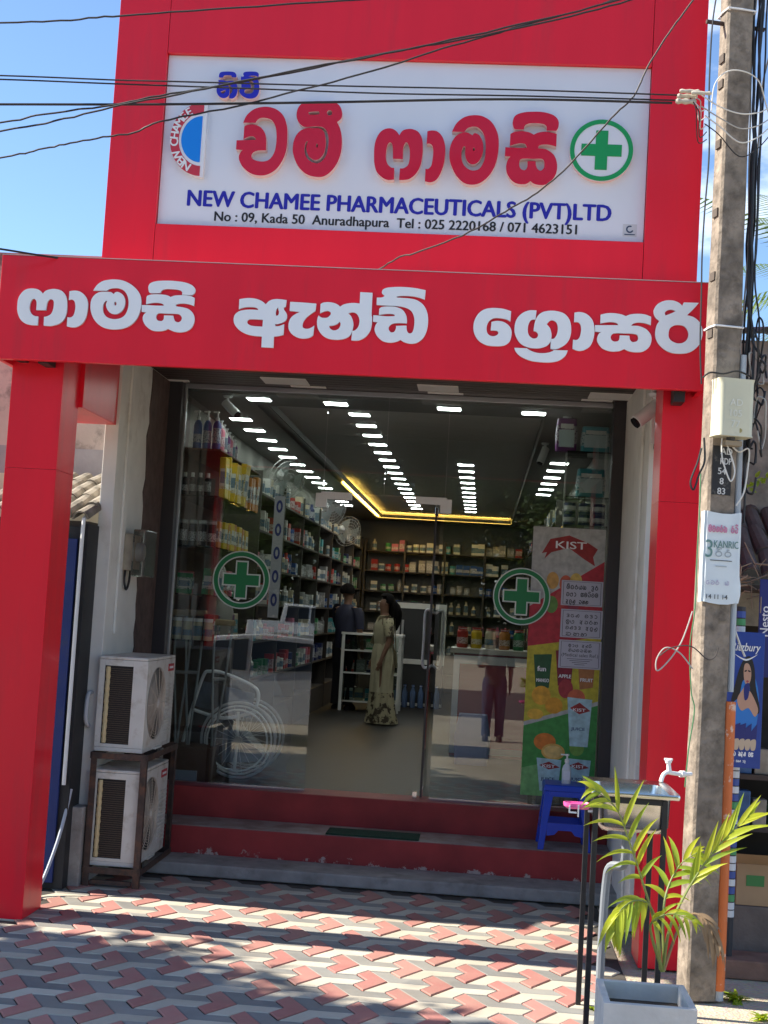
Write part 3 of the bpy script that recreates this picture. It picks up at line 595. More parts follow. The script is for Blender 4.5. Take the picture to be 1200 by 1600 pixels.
# ================================================================ air-conditioner outdoor units on a steel stand
ACW = mat('aged_white_casing', (.66, .64, .58), .5, var=.06, vscale=6, dirt=(.34,.26,.17), dscale=7, dlo=.52, dhi=.78)
ACD = mat('coil_fins', (.075, .052, .035), .7, var=.35, vscale=60, stretch=(1,1,4)); ROPE = mat('cream_braided_lagging', (.60, .48, .26), .85, bump=.6, bscale=60)
DARK = mat('dark_inside', (.02,.018,.016), .8); RUST = mat('rust_streaked_grille', (.55, .47, .38), .6, var=.2, vscale=14)
AH = .61
def make_ac(label):
    t = thing('air_conditioner', label, 'air conditioner', (0,0,0), 'outdoor units on the stand')
    MB().box(-.311,-.002,.004,.776,.03,AH-.022).build('inner_body', DARK, t)
    MB().box(-.315,.002,-.004,.784,AH-.02,AH).build('top_panel', ACW, t, bevel=.008)
    MB().box(-.315,.002,-.004,.784,0,.028).build('base_pan', ACW, t, bevel=.005)
    MB().box(-.315,-.277,-.004,.003,.029,AH-.021).box(-.092,.002,-.004,.003,.029,AH-.021).box(-.2769,-.0921,-.004,.003,AH-.06,AH-.021).box(-.2769,-.0921,-.004,.003,.029,.05).build('side_frame', ACW, t, bevel=.002)
    m = MB(); z = .056
    while z < AH-.07: m.box(-.238,-.095,-.001,.0035,z,z+.006); z += .0135
    m.build('coil', ACD, t)
    MB().tube([(-.256, .0 + .003*math.sin(k*1.3), .054+k*(AH-.122)/24) for k in range(25)], [.0135+.003*(k % 2) for k in range(25)], 8).build('lagged_pipe', ROPE, t)
    MB().box(-.315,-.3115,.003,.782,.029,AH-.021).build('back_panel', ACW, t)
    MB().box(-.310,.0,.778,.784,.029,AH-.021).build('end_panel', ACW, t)
    xf = Matrix.Rotation(R(90), 4, 'Z'); cy, cz, r = .285, .305, .238
    fr = flat('front_panel', [[(.0,.029),(.777,.029),(.777,AH-.021),(.0,AH-.021)], circ(cy,cz,r,40)], ACW, t, Y=-.003, thick=.005, xf=xf)
    g_ = MB()
    for k in range(1, 15):
        rr = r*k/14.0; g_.tube([(.006+.012*math.cos(rr/r*1.4), cy+rr*math.cos(2*math.pi*i/36), cz+rr*math.sin(2*math.pi*i/36)) for i in range(36)], .0019, 4, closed=True)
    for k in range(12):
        a = 2*math.pi*k/12; g_.tube([(.008+.012*math.cos(q*1.4), cy+r*q*math.cos(a), cz+r*q*math.sin(a)) for q in (.08,.35,.65,1.0)], .0022, 4)
    g_.build('fan_grille', RUST, t, smooth=True)
    MB().lathe([(.0005,.021),(.03,.020),(.032,.012)], (0,cy,cz), 14, axis='X').build('grille_boss', ACW, t)
    m = MB()
    for k in range(3):
        a = 2*math.pi*k/3; pts = []
        for rr, da, x in ((.03,-.5,.002),(.2,-.35,.0015),(.2,.55,-.0015),(.03,.6,-.0015)): pts.append((x+.0035, cy+rr*math.cos(a+da), cz+rr*math.sin(a+da)))
        m.add(pts, [(0,1,2,3)])
    m.build('fan_blades', mat('fan_blade_grey', (.22,.20,.17), .6), t)
    lv = MB()
    for k in range(14): lv.box(.003,.010,.56,.755,.07+k*.026,.078+k*.026)
    lv.build('louvre_ribs', ACW, t)
    MB().box(.0066,.0072,.60,.715,AH-.088,AH-.072).build('badge_mark', MATS['white_print'], t)
    MB().box(.003,.0065,.58,.735,AH-.105,AH-.055).build('badge', mat('red_badge', (.45,.02,.03), .5), t)
    MB().box(-.012,.018,.30,.48,-.0,.012).build('foot_bracket', ACW, t)
    return t
X_AC, Y_AC = -2.128, -1.235
ac1 = make_ac('lower outdoor air conditioner unit inside the brown steel stand'); ac1.location = (X_AC, Y_AC, .127)
ac2 = copy_tree(ac1); ac2.location = (X_AC, Y_AC-.01, .853); ac2['label'] = 'upper outdoor air conditioner unit on top of the brown steel stand'
STAND = mat('brown_angle_iron', (.055, .035, .028), .6, var=.4, vscale=15, dirt=(.16,.07,.035), dscale=12, dlo=.5, dhi=.72)
st = thing('equipment_stand', 'rusty brown angle iron stand holding two air conditioner units', 'stand', (X_AC-.13, Y_AC+.4, 0))
x0, x1, y0, y1 = X_AC-.319, X_AC+.045, Y_AC-.045, Y_AC+.83
for x, s in ((x0, 1), (x1, -1)):
    for y_, q in ((y0, 1), (y1, -1)):
        a, b = sorted((x, x+.006*s)); c, d = sorted((y_, y_+.04*q)); e, f = sorted((x, x+.04*s)); g2, h2 = sorted((y_, y_+.006*q))
        if s < 0: e, f = sorted((x-.006, x-.04))
        else: e, f = x+.0062, x+.04
        MB().box(a,b,c,d,0,.849).box(e,f,g2,h2,0,.849).build('leg', STAND, st)
for z in (.085, .808):
    MB().box(x0+.007,x1-.007,y0-.006,y0-.0005,z,z+.04).build('rail', STAND, st); MB().box(x0+.007,x1-.007,y1+.0005,y1+.006,z,z+.04).build('rail', STAND, st)
    MB().box(x0-.006,x0-.0005,y0,y1,z,z+.04).build('rail', STAND, st); MB().box(x1+.0005,x1+.006,y0,y1,z,z+.04).build('rail', STAND, st)
MB().box(x0+.05,x1-.05,y0-.0055,y0+.02,.02,.045).build('rail', STAND, st)
# refrigerant pipes and drain hose beside the units
MB().tube(smooth_path([(-2.50,-1.185,1.22),(-2.51,-1.235,1.20),(-2.512,-1.24,1.05),(-2.50,-1.19,1.0)],5), .014, 8).build('pipe', mat('grey_lagging', (.45,.47,.5), .8), None, smooth=True)
tag(bpy.context.scene.objects['pipe'], 'short grey lagged pipe bend on the wall left of the units', 'pipe')
hs = MB().tube(smooth_path([(-2.53,-1.39,.62),(-2.54,-1.42,.5),(-2.56,-1.5,.3),(-2.60,-1.62,.08),(-2.62,-1.75,.02),(-2.6,-1.85,.012)],6), .011, 8).build('drain_hose', mat('pale_blue_hose', (.42,.46,.52), .6), smooth=True); tag(hs, 'pale drain hose running down the wall beside the blue door', 'hose')

# ---- electricity meter with clear hood on the left reveal
mt = thing('electricity_meter', 'electricity meter under a clear hood on the left door reveal', 'meter', (-2.45, -.75, 1.95))
MB().box(-2.447,-2.375,-.86,-.66,2.03,2.28).build('meter_body', mat('meter_beige', (.42,.36,.27), .6, var=.2, vscale=12), mt, bevel=.012)
MB().lathe([(.001,0),(.065,0),(.065,.035),(.05,.05),(.001,.052)], (-2.376,-.76,2.16), 18, axis='X').build('meter_dial', mat('meter_dial_white', (.5,.5,.48), .3), mt, smooth=True)
MB().box(-2.376,-2.285,-.90,-.60,1.99,2.31).build('clear_hood', glass_mat('cloudy_plastic', (.72,.72,.68), 1.45, 1.4, .25, .06), mt, bevel=.01)
MB().tube(smooth_path([(-2.435,-.82,2.03),(-2.43,-.84,1.95),(-2.43,-.78,1.90),(-2.43,-.72,1.95),(-2.43,-.70,2.03)],5), .008, 6).build('meter_cable', BLACKM, mt, smooth=True)

# ================================================================ things on the steps
MATG = mat('dark_green_turf_mat', (.012, .055, .03), .95, bump=1, bscale=250, var=.3, vscale=40)
a, b = atz(507,1306,.274), atz(655,1312,.274)
dm = MB().box(a.x, b.x, -.325, -.06, .2742, .286).build('doormat', MATG, bevel=.005); tag(dm, 'dark green rectangular doormat lying on the upper step', 'doormat')
# blue plastic stool
BLUE = mat('blue_moulded_plastic', (.008, .055, .50), .38, var=.06)
sx_, sy_, sz_ = at(884,1215,-.12).x, -.12, .2738
stl = thing('stool', 'blue plastic stool on the upper step by the window', 'stool', (sx_, sy_, sz_))
def sq(h, z, dx=0, dy=0): return [Vector((sx_+dx+i*h, sy_+dy+j*h, sz_+z)) for i, j in ((-1,-1),(1,-1),(1,1),(-1,1))]
MB().loft([sq(.158,.402), sq(.155,.437), sq(.148,.445)]).build('seat', BLUE, stl, bevel=.006)
for i, j in ((-1,-1),(1,-1),(1,1),(-1,1)):
    m = MB(); top = Vector((sx_+i*.135, sy_+j*.135, sz_+.40)); bot = Vector((sx_+i*.172, sy_+j*.172, sz_))
    def lring(c, w1): return [c+Vector((-i*w1 if k in (1,2) else i*.012, -j*w1 if k in (2,3) else j*.012, 0)) for k in range(4)]
    m.loft([lring(bot,.030), lring((bot+top)/2,.036), lring(top,.05)]); m.build('leg', BLUE, stl, bevel=.004)
for ax in (0, 1):
    for s in (-1, 1):
        m = MB()
        for za, zb, h in ((.365,.401,.118), (.135,.185,.125)):
            o_ = .150 if za > .3 else .164
            if ax == 0: m.box(sx_-h, sx_+h, sy_+s*o_-.006, sy_+s*o_+.006, sz_+za, sz_+zb)
            else: m.box(sx_+s*o_-.006, sx_+s*o_+.006, sy_-h, sy_+h, sz_+za, sz_+zb)
        for k in (-1, 1):
            if ax == 0: MB().prism([(sx_+k*.125, sy_+s*.166-.004, sz_+.136), (sx_+k*.045, sy_+s*.166-.004, sz_+.136), (sx_+k*.07, sy_+s*.166-.004, sz_+.105), (sx_+k*.125, sy_+s*.168-.004, sz_+.095)], (0,.009,0)).build('foot_gusset', BLUE, stl)
        m.v, m.f = m.v[:8], m.f[:6]
        m.build('apron', BLUE, stl, bevel=.002)
        if ax == 1: MB().box(sx_+s*.164-.006, sx_+s*.164+.006, sy_-.125, sy_+.125, sz_+.135, sz_+.185).build('stretcher', BLUE, stl, bevel=.002)
        else: MB().box(sx_-.125, sx_+.125, sy_+s*.164-.006, sy_+s*.164+.006, sz_+.135, sz_+.185).build('stretcher', BLUE, stl, bevel=.002)
# sanitiser bottle on the stool
bt = thing('sanitiser_bottle', 'clear pump bottle of sanitiser standing on the blue stool', 'bottle', (sx_+.0, sy_-.05, sz_+.4455))
c = WL[bt]
MB().lathe([(.030,0),(.033,.01),(.033,.10),(.026,.125),(.013,.14),(.013,.15)], c, 16, sx=1, sy=.75).build('bottle_body', mat('cloudy_clear_plastic', (.72,.76,.80), .25, alpha=.75), bt, smooth=True)
MB().lathe([(.0165,.15),(.0165,.172),(.006,.174),(.006,.195),(.014,.196),(.014,.208)], c, 14).box(c.x-.045,c.x,c.y-.007,c.y+.007,c.z+.198,c.z+.207).build('pump', mat('white_plastic', (.75,.75,.74), .4), bt, smooth=True)
MB().box(c.x-.022,c.x+.022,c.y-.0265,c.y-.0255,c.z+.03,c.z+.09).build('bottle_label', mat('label_paper', (.62,.64,.70), .6), bt)

# ================================================================ hand-wash sink
SS = mat('stainless_steel', (.62,.61,.58), .22, metal=1, bump=.03, bscale=20)
x0, x1, y0, y1, zt = .545, .945, -3.60, -3.06, 1.10
sk = thing('wash_sink', 'stainless steel wash sink on a tall black stand beside the pole', 'sink', ((x0+x1)/2, (y0+y1)/2, 0))
def rr_ring(xa, xb, ya, yb, z, r, n=5):
    o = []
    for cx, cy, a0 in ((xb-r, yb-r, 0), (xa+r, yb-r, 90), (xa+r, ya+r, 180), (xb-r, ya+r, 270)):
        o += [Vector((cx+r*math.cos(R(a0+90*k/n)), cy+r*math.sin(R(a0+90*k/n)), z)) for k in range(n+1)]
    return o
MB().loft([rr_ring(x0+.06,x1-.06,y0+.07,y1-.09,zt-.19,.04), rr_ring(x0+.035,x1-.035,y0+.045,y1-.065,zt-.16,.05), rr_ring(x0+.03,x1-.03,y0+.04,y1-.06,zt-.015,.05), rr_ring(x0,x1,y0,y1,zt-.024,.012), rr_ring(x0-.004,x1+.004,y0-.004,y1+.004,zt-.012,.014), rr_ring(x0,x1,y0,y1,zt,.012), rr_ring(x0+.012,x1-.012,y0+.012,y1-.012,zt-.004,.02),
     rr_ring(x0+.033,x1-.033,y0+.043,y1-.063,zt-.012,.05), rr_ring(x0+.04,x1-.04,y0+.05,y1-.07,zt-.15,.05), rr_ring(x0+.07,x1-.07,y0+.08,y1-.10,zt-.175,.04)]).build('basin', SS, sk, smooth=True, ang=50)
for x in (x0+.012, x1-.075):
    for y_ in (y0+.035, y1-.035): MB().box(x,x+.025,y_-.0125,y_+.0125,0,zt-.03).build('leg', BLACKM, sk, bevel=.003)
for y_ in (y0+.035, y1-.035): MB().box(x0+.038,x1-.076,y_-.01,y_+.01,zt-.055,zt-.030).build('rail', BLACKM, sk)
MB().tube(smooth_path([(.74,-3.33,.915),(.74,-3.33,.80),(.735,-3.30,.72),(.68,-3.25,.70),(.665,-3.22,.6),(.66,-3.2,.3),(.66,-3.2,.01)],6), .021, 10).build('waste_pipe', mat('dusty_grey_pvc', (.20,.22,.24), .6), sk, smooth=True)
# white plastic tap fed from the pole side
tp = thing('tap', 'white plastic tap above the right end of the sink', 'tap', (.97, -3.05, 1.17))
WPL = mat('white_plastic', (.75,.75,.74), .4)
MB().tube(smooth_path([(1.09,-2.95,1.135),(1.03,-2.99,1.135),(.985,-3.02,1.14),(.955,-3.05,1.145),(.935,-3.065,1.13),(.925,-3.075,1.10)],5), .0105, 10).build('spout', WPL, tp, smooth=True)
MB().cyl((.968,-3.04,1.145),(.963,-3.043,1.19),.013,.010,12).build('valve', WPL, tp, smooth=True)
MB().cyl((.963,-3.043,1.19),(.961,-3.044,1.208),.016,.019,10).box(.940,.982,-3.052,-3.036,1.202,1.214).build('knob', WPL, tp, bevel=.003)
MB().cyl((1.03,-2.99,1.135),(1.05,-2.977,1.135),.017,.017,12).build('coupling', WPL, tp, smooth=True)
# pink soap dish on the stand's left leg
sd_ = thing('soap_dish', 'pink soap dish clipped to the left leg of the sink stand', 'soap dish', (.47,-3.5,.96))
cx_, cy_, cz_ = at(902,1257,-3.55).x, -3.55, at(902,1257,-3.55).z
PINK = mat('pink_plastic', (.80,.12,.36), .35)
MB().loft([rr_ring(cx_-.05,cx_+.05,cy_-.03,cy_+.03,cz_-.018,.028), rr_ring(cx_-.062,cx_+.062,cy_-.042,cy_+.042,cz_-.008,.04), rr_ring(cx_-.065,cx_+.065,cy_-.045,cy_+.045,cz_+.008,.044), rr_ring(cx_-.058,cx_+.058,cy_-.038,cy_+.038,cz_+.009,.037), rr_ring(cx_-.05,cx_+.05,cy_-.03,cy_+.03,cz_-.008,.029)]).build('dish', PINK, sd_, smooth=True)
MB().box(cx_-.04,cx_-.005,cy_-.046,cy_-.04,cz_-.035,cz_-.028).box(cx_-.04,cx_-.034,cy_-.046,cy_-.04,cz_-.0279,cz_+.0).box(cx_+.0,cx_+.006,cy_-.05,cy_-.044,cz_-.05,cz_+.004).box(cx_+.05,.556,cy_-.012,cy_+.0,cz_-.03,cz_-.02).build('clip', WPL, sd_)

# ================================================================ planter and young palm
PLC = mat('planter_cement', (.66,.63,.575), .85, var=.12, vscale=8, bump=.25, bscale=50, dirt=(.20,.19,.17), dscale=4, dlo=.55, dhi=.8)
x0, x1, y0, y1, h = .565, .935, -4.37, -4.0, .36
pt = thing('planter', 'square grey cement planter at the foot of the pole', 'planter', ((x0+x1)/2, (y0+y1)/2, 0))
MB().box(x0,x1,y0,y0+.03,0,h).build('side', PLC, pt, bevel=.004); MB().box(x0,x1,y1-.03,y1,0,h).build('side', PLC, pt, bevel=.004)
MB().box(x0,x0+.03,y0+.0305,y1-.0305,0,h).build('side', PLC, pt, bevel=.004); MB().box(x1-.03,x1,y0+.0305,y1-.0305,0,h).build('side', PLC, pt, bevel=.004)
MB().box(x0+.031,x1-.031,y0+.031,y1-.031,.02,h-.07).build('soil', mat('dark_soil', (.07,.05,.035), .95, bump=1, bscale=60, var=.4, vscale=30), pt)
LEAF = [mat('palm_leaf_%d' % k, c, .42, var=.18, vscale=9, spec=.5) for k, c in enumerate(((.40,.46,.03),(.48,.50,.03),(.24,.36,.03)))]
for m_ in LEAF:
    n = m_.node_tree.nodes; l = m_.node_tree.links.new; b = n['Principled BSDF']; o_ = n['Material Output']
    tl = n.new('ShaderNodeBsdfTranslucent'); tl.inputs[0].default_value = (.62,.68,.03,1); mi = n.new('ShaderNodeMixShader'); mi.inputs[0].default_value = .42
    l(b.outputs[0], mi.inputs[1]); l(tl.outputs[0], mi.inputs[2]); l(mi.outputs[0], o_.inputs[0])
DRY = mat('dry_brown_leaf', (.26,.17,.09), .8, var=.25, vscale=12); STEM = mat('palm_stem', (.20,.24,.06), .5, var=.2)
palm = thing('palm_plant', 'young yellow green palm growing in the cement planter', 'plant', (.77, -4.2, h-.07))
rp_ = random.Random(11)
def leaflet(base, d, ln, w, droop, up, par, m, seg=6):
    """a folded, arching blade"""
    d = d.normalized(); side = d.cross(up).normalized(); nn = side.cross(d); vs = []; fs = []
    p = Vector(base); step = ln/seg; dd = d.copy()
    for k in range(seg+1):
        t = k/seg; ww = w*math.sin(math.pi*min(1, .10+.9*t)**.75)*(1 if k < seg else .05)
        vs += [p - side*ww + nn*ww*.35, p.copy(), p + side*ww + nn*ww*.35]
        dd = (dd + Vector((0,0,-1))*droop*step/ln*1.3).normalized(); p = p + dd*step
    for k in range(seg):
        a = k*3; fs += [(a,a+1,a+4,a+3), (a+1,a+2,a+5,a+4)]
    o = MB().add(vs, fs).build('leaflet', m, par); smooth_by(o.data, 60); return o
def frond(pix, Ys, n, ln, w, droop, m=None, start=.25, fan=55, flip=1):
    pts = smooth_path([at(x, y, yy) for (x, y), yy in zip(pix, Ys)], 8); N = len(pts)
    f = MB().tube(pts, [.0075*(1-.75*i/(N-1)) for i in range(N)], 6).build('frond_stem', STEM if m is None else DRY, palm, smooth=True)
    for k in range(n):
        t = start + (1-start)*k/(n-1); i = min(N-2, int(t*(N-1))); tg = (pts[i+1]-pts[i]).normalized()
        upv = Vector((0,-.75,.65)); sd2 = tg.cross(upv).normalized()
        L_ = ln*(math.sin(math.pi*(.22+.68*(t-start)/(1-start)))**.8)*rp_.uniform(.85,1.12); a = R(fan*(1-.45*t)+rp_.uniform(-6,6))
        for s in (-1, 1):
            d = tg*math.cos(a) + sd2*s*math.sin(a) + upv*rp_.uniform(.0,.25)
            leaflet(pts[i], d, L_, w*rp_.uniform(.85,1.1), droop*rp_.uniform(.6,1.4), upv, f, m or rp_.choice(LEAF))
    return f
frond([(1034,1518),(1022,1440),(1002,1372),(985,1320),(962,1262),(925,1232)], [-4.2,-4.21,-4.25,-4.28,-4.31,-4.33], 9, .19, .0115, .8, start=.40)
frond([(1036,1518),(1046,1452),(1072,1395),(1104,1345),(1145,1298),(1172,1275)], [-4.2,-4.2,-4.18,-4.16,-4.12,-4.1], 9, .20, .011, .25, start=.45, fan=32)
frond([(1032,1515),(1027,1450),(1014,1414),(990,1408),(968,1425),(958,1455)], [-4.2,-4.22,-4.3,-4.37,-4.42,-4.45], 10, .19, .012, 1.6, start=.45, fan=48)
frond([(1038,1516),(1036,1440),(1042,1392),(1062,1352),(1090,1332)], [-4.2,-4.17,-4.13,-4.08,-4.05], 7, .17, .012, .9, start=.45)
if 0: frond([(1034,1517),(1030,1440),(1018,1370),(1022,1310),(1045,1275)], [-4.2,-4.16,-4.1,-4.04,-3.98], 7, .14, .012, .9, start=.5)
frond([(1037,1516),(1060,1452),(1082,1428),(1104,1440),(1122,1474)], [-4.2,-4.2,-4.22,-4.25,-4.27], 5, .17, .010, 1.6, m=DRY, start=.62, fan=35)
frond([(1035,1517),(1018,1462),(1020,1440),(1050,1428),(1085,1440)], [-4.2,-4.26,-4.32,-4.36,-4.4], 6, .13, .009, 1.2, start=.5)
# small weeds at the planter foot
def weed(x, y_, n, s, label):
    o = thing('weed', label, 'plant', (x, y_, -.01), 'small weeds on the ground')
    for k in range(n):
        a = rp_.uniform(0, 6.28); e = rp_.uniform(.4,1.2)
        leaflet((x+rp_.uniform(-.02,.02), y_+rp_.uniform(-.02,.02), -.01), Vector((math.cos(a)*math.cos(e), math.sin(a)*math.cos(e), math.sin(e))), s*rp_.uniform(.7,1.3), s*.14, .9, Vector((0,0,1)), o, LEAF[2], 4)
wd = atz(935,1578,0); weed(wd.x, wd.y, 26, .07, 'low leafy weed by the left foot of the sink stand')
wd = atz(1150,1560,0); weed(wd.x, wd.y, 26, .09, 'low leafy weed right of the planter under the striped post')
wd = atz(1190,1590,0); weed(wd.x, wd.y, 18, .08, 'low weed at the bottom right corner')

# ================================================================ cameras, wall device
def cctv(p, aim, label, s=1.0):
    p = Vector(p); t = thing('security_camera', label, 'camera', p); d = Vector(aim).normalized()
    MB().lathe([(.035*s,0),(.038*s,-.006*s),(.03*s,-.018*s),(.012*s,-.022*s)], p, 16).build('mount', WPL, t, smooth=True)
    j = p + Vector((0,0,-.075*s)); MB().tube(smooth_path([p+Vector((0,0,-.02*s)), p+Vector((.004,0,-.05*s)), j], 4), .011*s, 8).sphere(j, .02*s).build('arm', WPL, t, smooth=True)
    a, b = j - d*.03*s, j + d*.13*s
    MB().cyl(a, b, .036*s, .036*s, 18).build('housing', WPL, t, smooth=True)
    MB().cyl(b, b+d*.012*s, .030*s, .030*s, 16).build('lens', mat('black_glass', (.01,.01,.012), .1), t, smooth=True)
pc = at(1024,614,-1.85); cctv((pc.x, pc.y, pc.z), (-.72,-.22,-.66), 'white security camera under the soffit by the right column', 1.15)
MB().cyl((pc.x,pc.y,pc.z),(pc.x,pc.y,3.502),.014,.014,8).build('drop_rod', WPL, [o for o in scene.objects if o.name.startswith('security_camera')][-1])
pc = atz(356,618,3.45); cctv((pc.x, pc.y, 3.449), (.7,-.3,-.62), 'white security camera inside above the left window shelves', .95)
pc = atz(888,648,3.45); cctv((pc.x, pc.y+.1, 3.449), (-.5,-.3,-.8), 'white security camera inside the right window near the hanging packs', .95)
pc = atz(852,692,3.45); cctv((pc.x, pc.y, 3.449), (-.3,-.2,-.9), 'farther white security camera on the inside right ceiling band', .95)
a, b = at(985,645,-1.42), at(996,692,-1.42)
dv = thing('wall_device', 'slim white electrical box on the right column below the camera', 'switch box', (.985,-1.41,a.z-.1))
MB().box(.991,1.037,-1.43,-1.402,b.z,a.z).build('case', WPL, dv, bevel=.004); MB().box(1.010,1.018,-1.434,-1.4305,b.z+.1,b.z+.13).build('slot', BLACKM, dv)
MB().tube(smooth_path([(1.015,-1.415,b.z),(1.013,-1.42,b.z-.03),(1.025,-1.42,b.z-.045),(1.03,-1.41,b.z-.01)],4),.004,6).build('cable_tail', BLACKM, dv)
# ================================================================ concrete utility pole
POLEC = mat('weathered_pole_concrete', (.25, .205, .16), .9, var=.35, vscale=9, bump=1.0, bscale=26, dirt=(.085,.068,.052), dscale=13, dlo=.44, dhi=.74)
PM = Matrix.Translation((1.185, -2.79, 0)) @ Matrix.Rotation(R(15), 4, 'Z')
pole = thing('utility_pole', 'weathered concrete utility pole in front of the right pillar', 'utility pole', (1.185, -2.79, 0))
def ring4(a, b, z): return [PM @ Vector((x, y, z)) for x, y in ((-a+.012,-b),(a-.012,-b),(a,-b+.012),(a,b-.012),(a-.012,b),(-a+.012,b),(-a,b-.012),(-a,-b+.012))]
rj = random.Random(5); rings = []
for k in range(40):
    z = k*.18; a = .080 - .0003*k + rj.uniform(-.0025,.0025); b = .072 - .0005*k + rj.uniform(-.002,.002); rings.append(ring4(a, b, z))
MB().loft(rings).build('shaft', POLEC, pole, smooth=True, ang=25)
for yy in (88, 128, 222, 330, 430, 520):
    z = at(1120, yy, -2.85).z
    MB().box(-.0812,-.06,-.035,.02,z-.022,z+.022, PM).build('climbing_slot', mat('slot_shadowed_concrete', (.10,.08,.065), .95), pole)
for yy in (14, 510):
    z = at(1140, yy, -2.86).z
    MB().tube([PM @ Vector((x, y, z+.004*math.sin(x*40))) for x, y in ((-.077,-.070),(0,-.0725),(.077,-.070),(.081,0),(.077,.070),(0,.0725),(-.077,.070),(-.081,0))], .0055, 6, closed=True).build('white_strap', mat('white_strap', (.75,.75,.75), .5), pole)
MB().cyl(PM @ Vector((-.17,.0,5.08)), PM @ Vector((.16,.0,5.08)), .012, .012, 8).build('cross_bolt', mat('rusty_bolt', (.05,.03,.025), .7), pole)
# painted number patch
fy = -.0735
def face_y(z): return -(.072 - .0005*z/.18) - .0015
zc = at(1113,735,-2.86).z
MB().box(-.06,.045,face_y(zc)-.0018,face_y(zc)+.004,zc-.125,zc+.13,PM).build('number_patch', mat('black_patch_paint', (.02,.02,.022), .7, dirt=(.16,.14,.12), dscale=25, dlo=.58, dhi=.72), pole)
CHALK = mat('white_hand_paint', (.62,.62,.60), .8)
for k, s_ in enumerate(('AD', 'KDP', '54', '8', '83')):
    text('painted_number', s_, CHALK, pole, -.008 + (.02 if k < 2 else .0), zc+.087-.052*k, .034, face_y(zc)-.0035, align='CENTER', bold=.02, xf=PM, width=.062 if s_ == 'KDP' else None)
# pale box with hand written number
pb = thing('pole_box', 'pale cream metal box strapped high on the pole', 'junction box', PM @ Vector((0,-.14,2.85)))
za, zb = at(1120,590,-2.98).z, at(1120,680,-2.98).z
BOXM = mat('cream_box_paint', (.60,.58,.42), .5, var=.05, dirt=(.30,.25,.17), dscale=6, dlo=.62, dhi=.85)
m = MB(); m.loft([[PM @ p for p in rr_ring(-.098,.100,-.20,-.078,z,r)] for z, r in ((zb,.02),(zb+.012,.035),(za-.03,.035),(za-.012,.032),(za,.02))]); m.build('case', BOXM, pb, smooth=True, ang=40)
MB().lathe([(.012,0),(.022,.003),(.022,.02)], PM @ Vector((0,-.14,zb-.02)), 12).build('gland', mat('dark_gland', (.05,.05,.05), .5), pb); MB().box(-.04,.05,-.17,-.11,zb-.045,zb-.0205,PM).build('terminal_block', mat('brown_terminal', (.28,.22,.14), .6), pb)
for k, s_ in enumerate(('AD', '105', '77')): text('box_mark', s_, mat('faded_chalk', (.72,.72,.62), .8), pb, -.005, zb+.155-.055*k, .036, -.2018, align='CENTER', bold=.012, xf=PM)
MB().lathe([(.001,0),(.012,0),(.012,.004),(.001,.005)], PM @ Vector((.02,-.2005,zb+.03)), 10, axis='Y').build('lock', mat('brass_lock', (.45,.36,.15), .4, metal=.6), pb)

# ---- hand drawn strokes standing for small Sinhala print
STROKES = {
 'm': ['.1,.75 .3,.95 .6,.95 .85,.7 .85,.3 .6,.05 .3,.05 .1,.3 .12,.6 .4,.68 .6,.5 .5,.32 .35,.4'], 't': ['.1,.6 .3,.85 .6,.85 .85,.55 .8,.2 .5,.05 .2,.1 .1,.35 .3,.5 .55,.4'],
 'r': ['.5,.72 .2,.6 .12,.3 .3,.08 .6,.08 .85,.3 .75,.62 .5,.72', '.5,.72 .35,.85 .45,1.0 .65,.95'], 'y': ['.1,.7 .12,.2 .3,.05 .5,.2 .5,.55', '.5,.2 .7,.05 .9,.25 .9,.7 .7,.85 .5,.7'],
 'k': ['.05,.8 .3,.85 .45,.6 .3,.4 .1,.45 .1,.2 .3,.05 .5,.2 .5,.5', '.5,.2 .75,.05 .9,.3 .85,.65 .6,.75'], 'd': ['.15,.75 .5,.9 .8,.7 .6,.5 .35,.5 .7,.4 .8,.2 .5,.05 .2,.15'],
 's': ['.0,.4 .5,.4', '.1,.45 .15,.8 .45,.85 .5,.6 .8,.85 .95,.6', '.2,.4 .1,.15 .3,.02 .5,.15 .7,.02 .9,.2 .8,.42 .5,.4'], 'v': ['.1,.8 .45,.85 .85,.6 .8,.2 .5,.05 .2,.12 .15,.35 .5,.4'],
 'n': ['.1,.75 .35,.75 .4,.5 .15,.45 .1,.2 .35,.05 .55,.2 .5,.6 .8,.75 .95,.45 .8,.05'], 'b': ['.1,.8 .1,.3 .3,.05 .7,.05 .9,.35 .8,.75 .55,.8 .5,.5'], 'l': ['.1,.3 .3,.5 .5,.3 .3,.1 .1,.3', '.5,.35 .6,.8 .9,.8 .9,.2 .6,.05'],
 'A': ['.05,.8 .35,.85 .5,.6 .3,.45 .1,.35 .2,.05 .5,.1 .5,.7 .75,.85', '.5,.1 .5,-.2'], 'i': ['.2,1.05 .4,1.25 .7,1.2 .8,1.05'], 'u': ['.2,-.05 .4,-.25 .7,-.2 .8,-.05'], 'e': ['.7,.8 .2,.75 .1,.35 .3,.08 .65,.1 .8,.35 .5,.5'], 'a': ['.2,.85 .6,.8 .8,.45 .6,.05 .2,.05']}
